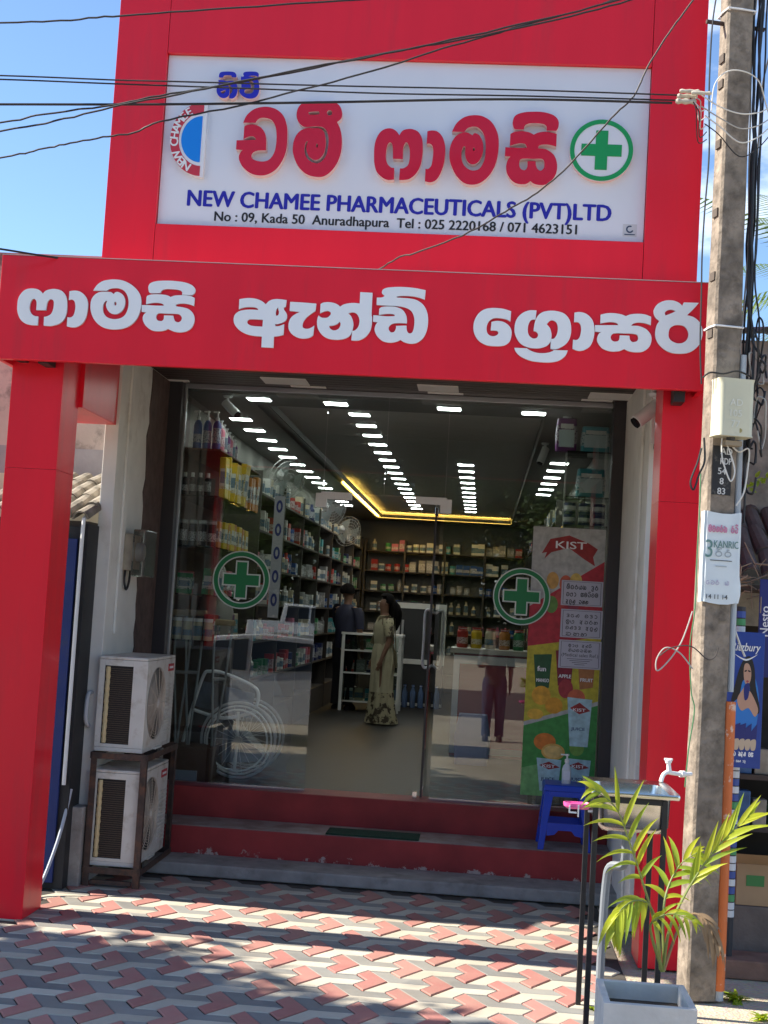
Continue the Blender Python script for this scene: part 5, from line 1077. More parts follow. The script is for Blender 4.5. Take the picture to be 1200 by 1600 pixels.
# narrow second poster behind it
q0 = at(1187,905,-2.1); p2 = thing('poster_strip', 'narrow dark blue poster strip at the right edge', 'poster', (q0.x+.1,-2.1,q0.z-.4))
MB().box(q0.x,q0.x+.28,-2.12,-2.11,q0.z-.55,q0.z).build('board', MATS['print_dark_blue'], p2, bevel=.002)
text('print_line', 'Nesto', MATS['white_print'], p2, 0, 0, .05, 0, xf=Matrix.Translation((q0.x+.055,-2.1215,q0.z-.32)) @ Matrix.Rotation(R(-90),4,'Y'), bold=.01)
# coconut palm behind the right neighbour
cp = thing('coconut_palm', 'coconut palm crown behind the right neighbour roof', 'tree', (4.2, 9, -.014))
MB().tube(smooth_path([(4.2,9,-.014),(4.25,9,2.4),(4.35,9.1,4.8),(4.45,9.1,6.7)],4), [.16-.006*i for i in range(13)], 10).build('trunk', BARK, cp, smooth=True)
fr_ = random.Random(31); PLEAF = leaf_mat('coconut_leaf', (.06,.11,.03), (.16,.23,.07), (.16,.24,.05)); cv = []; cf = []
for k in range(22):
    a = 2*math.pi*k/22+fr_.uniform(-.12,.12); el = fr_.uniform(-.4,1.1); pts = []; p = Vector((4.45,9.1,6.7)); d = Vector((math.cos(a)*math.cos(el), math.sin(a)*math.cos(el), math.sin(el)))
    for s in range(16): pts.append(p.copy()); d = (d+Vector((0,0,-.085))).normalized(); p = p+d*.17
    for i in range(2, 16):
        tg = (pts[i]-pts[i-1]).normalized(); sd2 = tg.cross(Vector((0,0,1))).normalized()
        for s in (-1, 1):
            for h_ in (0, .5):
                b0 = pts[i-1].lerp(pts[i], h_); e = b0 + (sd2*s*.75+tg*.55+Vector((0,0,-.28))).normalized()*(.55*math.sin(math.pi*(.15+.75*i/16))); w_ = tg*.022; q_ = len(cv); cv += [b0-w_, b0+w_, e]; cf.append((q_,q_+1,q_+2))
MB().add(cv, cf).build('crown', PLEAF, cp)
# small creeper by the pole box
crp = thing('creeper', 'small green creeper sprig in front of the stained wall', 'plant', at(1190,745,-1.4)); 
MB().tube(smooth_path([at(1215,735,-1.38), at(1195,748,-1.4), at(1175,756,-1.42), at(1160,765,-1.42)],5), .003, 5).build('stem', STEM, crp)
for k in range(14):
    b0 = at(1165+k*3.2, 760-k*1.6+fr_.uniform(-8,8), -1.42); leaflet(b0, Vector((fr_.gauss(0,1), -.5, fr_.gauss(0,1))), .05, .013, .4, Vector((0,-1,.2)), crp, LEAF[2], 3)

# ================================================================ parked white vehicles, mirrored in the glass
CARW = mat('white_car_paint', (.72,.73,.74), .25, coat=.8); TYRE = mat('tyre_rubber', (.015,.015,.016), .8); CARG = mat('car_window', (.015,.018,.02), .08); RIM = mat('wheel_rim', (.45,.45,.46), .3, metal=.8); LAMPR = mat('tail_lamp_red', (.4,.01,.01), .2); LAMPC = mat('headlamp', (.6,.62,.65), .1)
def vehicle(name, label, cat, loc, rz, prof, win, wheels, wr, half, h_low=.28):
    """prof: side outline (x, z) clockwise; win: side window outlines; width 2*half"""
    t = thing(name, label, cat, (0,0,0))
    rings = []
    for y_, k in ((-half,.93),(-half*.97,.985),(-half*.9,1.0),(half*.9,1.0),(half*.97,.985),(half,.93)):
        zmid = .75; rings.append([Vector((x*(.985 if k < .97 else 1), y_ - (0 if z < .85 else (y_/half)*.16*(z-.85)/.6), zmid+(z-zmid)*(1-(1-k)*.4))) for x, z in prof])
    MB().loft(rings).build('body', CARW, t, smooth=True, ang=28)
    for w_ in win:
        for s in (-1, 1):
            MB().prism([(x, s*(half*1.004 - .16*(z-.85)/.6*1.0) , z) for x, z in w_], (0, s*.006, 0)).build('window', CARG, t)
    for x in wheels:
        for s in (-1, 1):
            wl = MB().lathe([(wr*.62,-.1),(wr*.95,-.1),(wr,-.06),(wr,.06),(wr*.95,.1),(wr*.62,.1)], (x, s*(half-.09), wr), 24, axis='Y').build('wheel', TYRE, t, smooth=True)
            MB().lathe([(.02,-.105),(wr*.6,-.102),(wr*.62,0),(wr*.6,.102),(.02,.105)], (x, s*(half-.09), wr), 16, axis='Y').build('rim', RIM, wl, smooth=True)
    for s in (-1, 1):
        xf_ = max(p[0] for p in prof); MB().box(xf_-.10,xf_+.004,s*half*.72-.14,s*half*.72+.14,.66,.78).build('headlight', LAMPC, t, bevel=.02); xb = min(p[0] for p in prof); MB().box(xb-.004,xb+.06,s*half*.78-.1,s*half*.78+.1,.7,.92).build('tail_light', LAMPR, t, bevel=.02)
        MB().box(.25,.42,s*half*1.0-.012,s*half*1.0+.012,.86,.885).build('door_handle', CARW, t, bevel=.006)
    t.location = loc; t.rotation_euler = (0,0,rz); return t
vehicle('parked_car', 'white saloon car parked nearest the shop, mirrored in the glass', 'car', (-3.1,-8.6,-.012), R(181),
  [(2.1,.35),(2.12,.62),(1.9,.86),(1.1,.98),(.45,1.40),(-.2,1.47),(-1.0,1.42),(-1.65,1.05),(-2.1,.98),(-2.15,.6),(-2.05,.32),(-1.6,.28),(1.6,.28)],
  [[(.95,.98),(.42,1.33),(.0,1.39),(.0,.96)], [(-.06,.96),(-.06,1.39),(-.85,1.36),(-1.35,1.02)]], (-1.3,1.32), .31, .84)
vehicle('parked_van', 'white pickup van parked across the road, mirrored in the glass', 'van', (-6.9,-44,-.012), R(0),
  [(2.2,.4),(2.22,.9),(2.05,1.12),(1.5,1.25),(1.0,1.85),(-.9,1.92),(-1.0,1.2),(-2.3,1.18),(-2.35,.5),(-2.2,.42),(2.0,.36)],
  [[(1.32,1.22),(.92,1.76),(.2,1.8),(.2,1.18)], [(.1,1.18),(.1,1.8),(-.75,1.82),(-.8,1.2)]], (-1.45,1.45), .36, .86)
# ================================================================ window display, left side
FL = .487
PAL = {'blue': (.02,.08,.30), 'yellow': (.68,.46,.02), 'orange': (.55,.20,.03), 'pink': (.60,.16,.24), 'white': (.62,.62,.58), 'black': (.014,.014,.016), 'green': (.04,.24,.10), 'red': (.45,.03,.03), 'cream': (.55,.48,.33), 'purple': (.16,.03,.18), 'teal': (.05,.30,.36), 'navy': (.02,.03,.12), 'grey': (.30,.30,.30)}
def pmat(c):
    """printed pack: a base colour, a paler label field and fine print in it"""
    nm = 'product_'+c
    if nm in MATS: return MATS[nm]
    m = bpy.data.materials.new(nm); m.use_nodes = True; n = m.node_tree.nodes; l = m.node_tree.links.new; b = n['Principled BSDF']; b.inputs['Roughness'].default_value = .45
    tc = n.new('ShaderNodeTexCoord'); oi = n.new('ShaderNodeObjectInfo'); sp = n.new('ShaderNodeSeparateXYZ'); l(tc.outputs['Generated'], sp.inputs[0])
    hi = n.new('ShaderNodeMath'); hi.operation = 'MULTIPLY_ADD'; hi.inputs[1].default_value = .30; hi.inputs[2].default_value = .50; l(oi.outputs['Random'], hi.inputs[0])
    lt = n.new('ShaderNodeMath'); lt.operation = 'LESS_THAN'; l(sp.outputs[2], lt.inputs[0]); l(hi.outputs[0], lt.inputs[1])
    gt = n.new('ShaderNodeMath'); gt.operation = 'GREATER_THAN'; gt.inputs[1].default_value = .22; l(sp.outputs[2], gt.inputs[0])
    an = n.new('ShaderNodeMath'); an.operation = 'MULTIPLY'; l(lt.outputs[0], an.inputs[0]); l(gt.outputs[0], an.inputs[1])
    mp_ = n.new('ShaderNodeMapping'); mp_.inputs['Scale'].default_value = (9,9,22); l(tc.outputs['Generated'], mp_.inputs[0]); ad = n.new('ShaderNodeVectorMath'); l(mp_.outputs[0], ad.inputs[0]); l(oi.outputs['Random'], ad.inputs[1])
    nz_ = n.new('ShaderNodeTexNoise'); nz_.inputs['Scale'].default_value = 1; nz_.inputs['Detail'].default_value = 3; l(ad.outputs[0], nz_.inputs[0]); r_ = n.new('ShaderNodeValToRGB'); r_.color_ramp.interpolation = 'CONSTANT'; r_.color_ramp.elements[1].position = .56; l(nz_.outputs['Fac'], r_.inputs[0])
    base = PAL[c]; pale = tuple(min(.68, .42+.3*x) for x in base) if sum(base) < 1.3 else (.10,.20,.30)
    m1 = n.new('ShaderNodeMixRGB'); m1.inputs[1].default_value = (*pale, 1); m1.inputs[2].default_value = (*[x*.5 for x in base], 1); l(r_.outputs[0], m1.inputs[0])
    m2 = n.new('ShaderNodeMixRGB'); m2.inputs[1].default_value = (*base, 1); l(an.outputs[0], m2.inputs[0]); l(m1.outputs[0], m2.inputs[2]); l(m2.outputs[0], b.inputs['Base Color']); MATS[nm] = m; return m
SHELFG = glass_mat('glass_shelf', (.80,.86,.83), 1.5, 1.0); SHB = mat('brown_display_board', (.10,.05,.035), .6, var=.2)
ds = thing('display_shelf', 'tall window display shelving behind the left glass', 'shelf', (-2.2, 1.0, FL))
LV = [3.02, 2.66, 2.27, 1.90, 1.55]
MB().box(-2.452,-2.43,.32,2.3,FL,3.3).build('back_panel', SHB, ds)
for z in LV: MB().box(-2.425,-2.06,.34,2.2,z-.012,z).build('shelf_board', SHELFG if z < 2.9 else SHB, ds)
for y_ in (.36, 2.18): MB().box(-2.424,-2.40,y_,y_+.02,FL,3.25).build('upright', ALU, ds)
MB().box(-2.425,-2.0,.40,2.2,FL+.001,FL+.25).build('base_box', SHB, ds, bevel=.005)
WORDS = {0: 'first', 1: 'second', 2: 'third', 3: 'fourth', 4: 'fifth', 5: 'sixth', 6: 'seventh', 7: 'eighth', 8: 'ninth'}
def pump(x, y_, z, c, lab, h=.24, r=.034):
    t = thing('pump_bottle', lab, 'bottle', (x,y_,z), 'bottles in the left window')
    MB().lathe([(r*.95,0.0005),(r,.01),(r,h*.62),(r*.8,h*.7),(r*.35,h*.76)], (x,y_,z), 12).build('bottle_body', pmat(c), t, smooth=True)
    MB().lathe([(r*.45,h*.76),(r*.45,h*.84),(r*.2,h*.85),(r*.2,h*.96),(r*.4,h*.965),(r*.4,h)], (x,y_,z), 8).box(x-.035,x,y_-.006,y_+.006,z+h*.965,z+h).build('pump', WPL, t)
for k in range(3): pump(-2.27+.075*k, .42, LV[0], 'blue', WORDS[k]+' blue pump bottle from the left on the top window shelf', .30)
for k in range(6): pump(-2.115-.008*k, .56+.16*k, LV[0], ('pink','white','purple')[k % 3], WORDS[k]+' bottle behind the blue pumps, '+('pink','white','purple')[k % 3], .25-.01*k)
def packs(nm, c, n, x, y0, dy, z, w, d, h, where, hang=False, cat='packet', tilt=.05):
    rr = random.Random(n*7+int(z*50))
    for k in range(n):
        M_ = Matrix.Translation((x+rr.uniform(-.01,.01), y0+k*dy, z)) @ Matrix.Rotation(rr.uniform(-tilt,tilt)*2, 4, 'Z') @ Matrix.Rotation(rr.uniform(-tilt,tilt), 4, 'Y')
        cc = c if isinstance(c, str) else c[k % len(c)]; hh = h*rr.uniform(.93,1.05)
        t = thing(nm, '%s %s %s, %s' % (WORDS.get(k, 'last'), cc, nm.replace('_', ' '), where), cat, (x, y0+k*dy, z), 'products in the left window')
        MB().box(-w/2,w/2,-d/2,d/2,.0008,hh,M_).build('pack', pmat(cc), t, bevel=.006)
        MB().box(w/2+.0004,w/2+.0012,-d*.32,d*.32,hh*.25,hh*.75,M_).box(-w*.36,w*.36,-d/2-.0012,-d/2-.0004,hh*.3,hh*.72,M_).build('pack_label', pmat('white' if cc not in ('white','cream') else 'teal'), t)
packs('hanging_packet', 'yellow', 5, -2.075, .60, .18, LV[1]+.0, .05, .155, .335, 'on the second window shelf', tilt=.1)
packs('hanging_packet', 'orange', 5, -2.09, 1.53, .14, LV[1]+.0, .05, .12, .30, 'behind the yellow ones on the second window shelf')
for k in range(4):
    t = thing('cosmetic_jar', WORDS[k]+' black bottle with white cap on the second window shelf', 'bottle', (-2.34+.06*k,.40,LV[1])); MB().lathe([(.024,.0005),(.026,.01),(.026,.13),(.015,.14)], (-2.34+.06*k,.40,LV[1]), 12).build('bottle_body', pmat('black'), t, smooth=True); MB().lathe([(.014,.14),(.014,.175)], (-2.34+.06*k,.40,LV[1]), 10).build('cap', WPL, t, smooth=True)
    t = thing('cosmetic_jar', WORDS[k]+' squat black jar on the third window shelf', 'jar', (-2.33+.075*k,.42,LV[2])); MB().lathe([(.032,.0005),(.034,.01),(.034,.16),(.03,.17)], (-2.33+.075*k,.42,LV[2]), 12).build('jar_body', pmat('black'), t, smooth=True); MB().lathe([(.035,.17),(.035,.20)], (-2.33+.075*k,.42,LV[2]), 12).build('cap', pmat('grey'), t, smooth=True)
packs('carton', ('orange','yellow'), 8, -2.10, .60, .17, LV[2], .06, .13, .22, 'on the third window shelf')
packs('carton', ('green','pink','white','red','pink'), 8, -2.12, .45, .20, LV[3], .08, .14, .20, 'on the fourth window shelf')
packs('carton', ('green','pink','red'), 3, -2.30, .42, .05, LV[3], .12, .035, .17, 'at the glass end of the fourth window shelf')
for k in range(4):
    x = -2.33+.08*k; t = thing('white_tub', WORDS[k]+' cream tub on the lowest window shelf', 'tub', (x,.44,LV[4])); MB().lathe([(.034,.0005),(.036,.01),(.036,.13),(.03,.14)], (x,.44,LV[4]), 14).build('tub_body', pmat('cream'), t, smooth=True); MB().lathe([(.037,.14),(.037,.165)], (x,.44,LV[4]), 14).build('lid', WPL, t, smooth=True)
packs('carton', ('red','purple','cream'), 6, -2.12, .62, .2, LV[4], .08, .15, .2, 'on the lowest window shelf')
# white bust behind the decal
bs = MB().lathe([(.10,.0),(.13,.1),(.15,.22),(.13,.32),(.06,.38),(.05,.42),(.07,.47),(.075,.53),(.05,.59),(.001,.61)], (at(338,930,.9).x,.9,1.55), 16, sy=.7).build('display_bust', mat('matt_white_bust', (.42,.40,.37), .6), smooth=True); tag(bs, 'white display bust behind the left cross decal', 'bust')
bst = MB().box(at(338,930,.9).x-.15,at(338,930,.9).x+.15,.78,1.02,FL,1.549).build('pedestal', mat('dark_pedestal', (.05,.035,.03), .6)); tag(bst, 'dark pedestal carrying the white display bust', 'pedestal')
# hanging banner strip and sign card
a = at(437,790,1.6); bn = thing('hanging_banner', 'narrow white banner with dark blue marks hanging inside the left glass', 'banner', (a.x,1.6,1.5))
zA, zB = at(437,775,1.6).z, at(425,965,1.6).z; MB().box(a.x-.045,a.x+.045,1.6,1.604,zB,zA).build('strip', mat('banner_white', (.45,.46,.52), .7), bn)
for k in range(5): flat('banner_mark', [[(a.x+.028*math.cos(t), zA-.09-.2*k+.055*math.sin(t)) for t in [2*math.pi*i/16 for i in range(16)]], [(a.x+.012*math.cos(t), zA-.09-.2*k+.03*math.sin(t)) for t in [2*math.pi*i/16 for i in range(16)]]], mat('banner_blue', (.02,.03,.22), .6), bn, Y=1.598, thick=.0015)
# crutches
for k, x in enumerate((282, 300, 338)):
    t = thing('crutch', WORDS[k]+' aluminium crutch from the left, leaning inside the left glass', 'crutch', (at(x,1100,.6).x,.6,FL), 'crutches in the left window')
    top, bot = at(x+(12 if k == 2 else 6), 960 if k < 2 else 975, .62), Vector((at(x-10,1210,.55).x,.55,FL+.005))
    for s in (-1, 1): MB().tube(smooth_path([top+Vector((s*.07,0,0)), top.lerp(bot,.35)+Vector((s*.05,0,0)), top.lerp(bot,.72)+Vector((s*.012,0,0)), bot+Vector((s*.008,0,.02))],4), .010, 8).build('tube', mat('dull_tube', (.30,.31,.32), .5, metal=.5), t, smooth=True)
    MB().box(top.x-.09,top.x+.09,top.y-.02,top.y+.02,top.z-.012,top.z+.035).build('arm_pad', mat('tan_pad', (.42,.30,.18), .7), t, bevel=.012); mid = top.lerp(bot,.36); MB().cyl(mid+Vector((-.05,0,0)), mid+Vector((.05,0,0)), .014, .014, 8).build('hand_grip', mat('grey_grip', (.3,.3,.3), .7), t)
WCS = mat('bright_chair_steel', (.88,.89,.90), .4, metal=0)
# wheelchair in plastic wrap
wc = thing('wheelchair', 'folded steel wheelchair wrapped in clear plastic behind the left glass', 'wheelchair', (at(370,1200,.85).x,.85,FL))
wcx, wcz, wr = at(372,1155,.72).x, FL+.296, .292
for s, yy in ((0,.72),(1,1.18)):
    w_ = MB().tube([(wcx+wr*math.cos(2*math.pi*i/48), yy, wcz+wr*math.sin(2*math.pi*i/48)) for i in range(48)], .011, 8, closed=True).build('wheel', mat('pale_grey_tyre', (.55,.56,.58), .6), wc, smooth=True)
    MB().tube([(wcx+(wr-.028)*math.cos(2*math.pi*i/48), yy-.004, wcz+(wr-.028)*math.sin(2*math.pi*i/48)) for i in range(48)], .008, 6, closed=True).build('rim', WCS, w_, smooth=True)
    MB().tube([(wcx+(wr-.055)*math.cos(2*math.pi*i/40), yy-.05, wcz+(wr-.055)*math.sin(2*math.pi*i/40)) for i in range(40)], .008, 6, closed=True).build('hand_rim', WCS, w_, smooth=True)
    sp = MB()
    for k in range(18): sp.tube([(wcx,yy+.01,wcz),(wcx+(wr-.03)*math.cos(2*math.pi*k/18),yy,wcz+(wr-.03)*math.sin(2*math.pi*k/18))], .0016, 4)
    sp.build('spokes', WCS, w_); MB().cyl((wcx,yy-.03,wcz),(wcx,yy+.03,wcz),.03,.03,12).build('hub', ALU, w_)
    pz = lambda pp: [at(x, y, yy+.03) for x, y in pp]
    for nm, pp in (('frame_tube', [(283,1168),(300,1108),(318,1056),(328,1049),(350,1052),(392,1070),(404,1084),(400,1108)]), ('frame_tube', [(300,1108),(350,1122),(400,1112)]), ('frame_tube', [(283,1168),(300,1190),(340,1200),(372,1205)]), ('frame_tube', [(372,1112),(370,1160),(366,1204)])):
        MB().tube(smooth_path(pz(pp),5), .0135, 8).build(nm, WCS, wc, smooth=True)
    c_ = at(290,1190,yy); MB().lathe([(.02,-.015),(.075,-.015),(.082,0),(.075,.015),(.02,.015)], (c_.x,yy,FL+.082), 18, axis='Y').build('caster', mat('pale_grey_tyre', (.55,.56,.58), .6), wc, smooth=True)
a, b, c, d = at(305,1092,.8), at(398,1108,.8), at(398,1108,1.12), at(305,1092,1.12)
MB().add([a,b,c,d], [(0,1,2,3)]).build('seat', mat('navy_vinyl', (.03,.04,.12), .5), wc); a, b = at(318,1064,.78), at(398,1084,.78); MB().prism([a, b, b+Vector((-.02,0,-.20)), a+Vector((-.06,0,-.20))], (0,.012,0)).build('backrest', mat('slate_vinyl', (.20,.23,.30), .5), wc)
MB().prism([at(300,1130,.80), at(372,1140,.80), at(420,1190,.80), at(300,1192,.80)], (0,.3,0)).build('side_guard', mat('slate_vinyl', (.20,.23,.30), .5), wc)
m = MB(); rr = random.Random(8); rings = []
for i in range(13):
    t = i/12; z = FL+.02+t*.80; rad = .5*(1-.08*t-.55*max(0,t-.55)); rings.append([Vector((wcx-.06+rad*(.86+rr.uniform(-.07,.07))*math.cos(2*math.pi*k/26), .95+.36*(.9+rr.uniform(-.08,.08))*math.sin(2*math.pi*k/26)*(1-.3*t), z+rr.uniform(-.012,.012))) for k in range(26)])
m.loft(rings, caps=False); m.build('plastic_wrap', mat('crumpled_clear_film', (.55,.60,.66), .25, alpha=.12), wc)
bx = MB().box(at(275,1205,.5).x,at(312,1205,.5).x,.38,.62,FL+.001,FL+.075).build('flat_box', mat('pale_blue_carton', (.34,.42,.52), .6)); tag(bx, 'flat pale blue box on the floor below the crutches', 'box')

# ================================================================ right window display
rs = thing('display_shelf', 'window shelf behind the right glass stacked with packs', 'shelf', (.8,.5,FL))
zA, zB, zC = at(900,778,.5).z, at(900,708,.5).z, at(900,822,.5).z
xr0, xr1 = .58, .88
for z in (zA, zB, zC): MB().box(xr0,xr1+.1,.36,.72,z-.012,z).build('shelf_board', SHELFG, rs)
for x in (xr0+.005, xr1+.08): MB().box(x,x+.014,.70,.716,FL,3.3).build('upright', ALU, rs)
def wipes(x0_, x1_, z0_, z1_, c, c2, lab, y_=.42):
    t = thing('diaper_pack', lab, 'pack', ((x0_+x1_)/2,y_,z0_), 'packs in the right window'); cx = (x0_+x1_)/2; rx = (x1_-x0_)/2
    MB().loft([rr_ring(x0_,x1_,y_-.05,y_+.05,z0_+.001,.02), rr_ring(x0_-.004,x1_+.004,y_-.06,y_+.06,(z0_+z1_)/2,.03), rr_ring(x0_+.006,x1_-.006,y_-.045,y_+.045,z1_-.01,.02), rr_ring(x0_+.02,x1_-.02,y_-.01,y_+.01,z1_,.008)]).build('pack', pmat(c), t, smooth=True, ang=50)
    MB().box(x0_+.02,x1_-.02,y_-.066,y_-.0635,z0_+.03,z0_+(z1_-z0_)*.62).build('pack_panel', mat('pack_pale_panel', (.55,.66,.70), .5), t); MB().box(x0_+.03,x1_-.03,y_-.0668,y_-.0662,z0_+(z1_-z0_)*.66,z0_+(z1_-z0_)*.80).build('pack_wordmark', WPL, t)
zt0, zt1 = at(930,706,.42).z, at(930,660,.42).z; xw0, xw1 = at(908,690,.42).x, at(952,690,.42).x
wipes(xw0, xw1, zB, zB+.20, 'teal', 'blue', 'upper blue soft pack behind the right glass'); wipes(xw0-.02, xw1-.02, zA, zA+.22, 'teal', 'blue', 'lower blue soft pack behind the right glass')
wipes(at(868,690,.5).x, at(900,690,.5).x, zB, zB+.26, 'purple', 'white', 'purple hanging pouch left of the upper blue pack', .46)
for r_ in range(2):
    for k in range(3):
        x = at(890+23*k,800,.42).x; z = zC + r_*.085
        t = thing('tin', ('upper ' if r_ else 'lower ') + ('left','middle','right')[k] + ' dark tin with white band above the juice poster', 'tin', (x,.42,z), 'tins in the right window')
        MB().lathe([(.043,.001),(.044,.004),(.044,.078),(.043,.082)], (x,.42,z), 16).build('can', pmat('navy'), t, smooth=True); MB().lathe([(.0446,.030),(.0446,.058)], (x,.42,z), 16).build('band', WPL, t, smooth=True)
# juice poster on the glass
PY = GY-.003
q0, q1 = at(834,822,PY), at(938,1250,PY); x0, x1, zt3, zb3 = at(834,822,PY).x+.0, .885, q0.z, q1.z-.0; W, HH = x1-x0, zt3-zb3
jp = thing('juice_poster', 'tall colourful juice poster stuck on the right glass', 'poster', ((x0+x1)/2,PY,zb3))
def jf(name, pts, m, k, sm=False): return flat(name, [[(x0+u*W, zb3+v*HH) for u, v in contour([(a_, b_, not sm) for a_, b_ in pts])]], m, jp, Y=PY-.00025*k, thick=.0002)
JM = lambda n, c: mat('juice_'+n, c, .45, var=.22, vscale=22)
jf('poster_sheet', [(0,0),(1,0),(1,1),(0,1)], JM('pale_grey', (.42,.42,.40)), 0)
jf('poster_red_field', [(0,.53),(0,.70),(1,.88),(1,.53)], JM('red', (.42,.02,.035)), 1); jf('poster_yellow_field', [(0,.27),(1,.36),(1,.60),(0,.55)], JM('yellow', (.50,.42,.03)), 2); jf('poster_green_field', [(0,0),(1,0),(1,.345),(0,.255)], JM('green', (.04,.26,.05)), 3); jf('poster_light_green', [(0,0),(.32,0),(.28,.12),(0,.10)], JM('light_green', (.16,.40,.13)), 4)
jf('ribbon', [(.13,.90),(.24,.955),(.5,.972),(.78,.945),(.90,.925),(.84,.895),(.87,.862),(.72,.885),(.5,.925),(.26,.905),(.17,.88),(.20,.905)], JM('ribbon', (.30,.02,.02)), 2)
text('poster_word', 'KIST', MATS['white_print'], jp, x0+.53*W, zb3+.922*HH, .055, PY-.003, align='CENTER', bold=.02, width=W*.42)
for i, (u, v, c) in enumerate(((.30,.80,(.55,.30,.08)),(.48,.79,(.50,.10,.05)),(.62,.80,(.60,.42,.10)),(.42,.73,(.45,.06,.05)),(.60,.72,(.25,.03,.06)),(.30,.71,(.12,.25,.05)),(.78,.74,(.5,.2,.08)))):
    jf('fruit_print', [(u+.085*math.cos(t), v+.032*math.sin(t)) for t in [2*math.pi*j/12 for j in range(12)]], JM('fruit%d' % i, c), 3+i, True)
for i, (u, v, s, c, wd_) in enumerate(((.10,.40,0,(.015,.09,.03),'MANGO'),(.40,.42,0,(.22,.01,.03),'APPLE'),(.70,.41,0,(.40,.16,.05),'FRUIT'))):
    jf('pack_print', [(u-.01,v+.12),(u+.24,v+.125),(u+.22,v),(u+.04,v-.01)], JM('pack%d' % i, c), 10+i)
    if i < 2: text('pack_word', 'fun', MATS['white_print'], jp, x0+(u+.05)*W, zb3+(v+.06)*HH, .038, PY-.0078, bold=.03)
    text('pack_word', wd_, MATS['white_print'], jp, x0+(u+.045)*W, zb3+(v+.02)*HH, .026, PY-.0078, width=W*.17, bold=.03)
for i, (u, v, rx_, rz_, c) in enumerate(((.22,.37,.13,.035,(.70,.36,.03)),(.40,.335,.12,.03,(.65,.30,.02)),(.55,.40,.10,.035,(.35,.03,.04)),(.70,.37,.12,.03,(.55,.12,.05)),(.15,.30,.11,.02,(.72,.42,.04)),(.30,.20,.15,.032,(.62,.18,.02)),(.42,.165,.16,.03,(.66,.38,.08)),(.42,.165,.13,.023,(.70,.48,.16)),(.74,.185,.10,.03,(.16,.32,.05)))):
    jf('fruit_print', [(u+rx_*math.cos(t), v+rz_*math.sin(t)) for t in [2*math.pi*j/14 for j in range(14)]], JM('fr%d' % i, c), 14+i, True)
for i, (u, v, w_, h_) in enumerate(((.20,.02,.34,.12),(.60,.025,.34,.12),(.58,.19,.34,.18))):
    jf('pack_print', [(u,v+h_),(u+w_,v+h_*.97),(u+w_*.9,v),(u+.06,v)], JM('pale_blue', (.38,.56,.60)), 24+i); jf('pack_ribbon', [(u+.04,v+h_*.78),(u+w_*.5,v+h_*.9),(u+w_*.95,v+h_*.74),(u+w_*.5,v+h_*.66)], JM('ribbon', (.30,.02,.02)), 28)
    text('pack_word', 'KIST', MATS['white_print'], jp, x0+(u+w_*.5)*W, zb3+(v+h_*.72)*HH, .022, PY-.0078, align='CENTER', bold=.03, width=W*w_*.5); text('pack_word', 'JUICE', mat('navy_print', (.01,.02,.12), .5), jp, x0+(u+w_*.48)*W, zb3+(v+h_*.33)*HH, .022, PY-.0078, align='CENTER', bold=.02, width=W*w_*.55)
# three printed notices over the poster
NW = mat('white_notice_paper', (.50,.49,.56), .8)
NT = [((878,906),(941,951),['mitryk dur','tba smvitm','Atulu vnn']), ((877,951),(940,1001),['del tda','mub Avrn','tldd Atulu','vnn']), ((874,999),(938,1049),['mab Alvi','niytvkin'])]
LBL = ['top white paper notice with three lines of script over the juice poster','middle white paper notice with a ruled border over the juice poster','bottom white paper notice about sales visits over the juice poster']
for i, (p0, p1, lines) in enumerate(NT):
    yy = PY-.009-.0005*i; A_, B_ = at(*p0, yy), at(p1[0], p1[1]-2, yy); t = thing('paper_notice', LBL[i], 'notice', ((A_.x+B_.x)/2, yy, B_.z), 'notices on the right glass')
    w_, h_ = B_.x-A_.x, A_.z-B_.z; MB().box(A_.x,B_.x,yy,yy+.0004,B_.z,A_.z).build('sheet', NW, t)
    mm = MB()
    for e in ((.05,.95,.945,.955),(.05,.95,.045,.055)): mm.box(A_.x+e[0]*w_,A_.x+e[1]*w_,yy-.0006,yy-.0002,B_.z+e[2]*h_,B_.z+e[3]*h_)
    for e in ((.045,.055),(.945,.955)): mm.box(A_.x+e[0]*w_,A_.x+e[1]*w_,yy-.0006,yy-.0002,B_.z+.0551*h_,B_.z+.9449*h_)
    mm.build('ruled_border', INKB, t)
    if i < 2:
        for j, s_ in enumerate(lines): script_line('print_line', s_, INKB, t, A_.x+w_*.12, B_.z+h_*(.90-(j+.85)*.86/len(lines)), h_*.5/len(lines), yy-.0008, w_*.78*(1 if j < len(lines)-1 else .7), .085)
    else:
        for j, s_ in enumerate(lines): script_line('print_line', s_, INKB, t, A_.x+w_*.22, B_.z+h_*(.76-.17*j), h_*.10, yy-.0008, w_*.56, .09)
        text('print_line', '(Medical sales Ref.)', INKB, t, A_.x+w_*.5, B_.z+h_*.42, h_*.12, yy-.0008, align='CENTER', width=w_*.86)
        for j in range(4): MB().box(A_.x+w_*(.2+.06*j),A_.x+w_*(.8-.06*j),yy-.0008,yy-.0003,B_.z+h_*(.33-.065*j),B_.z+h_*(.345-.065*j)).build('small_print', INKB, t)

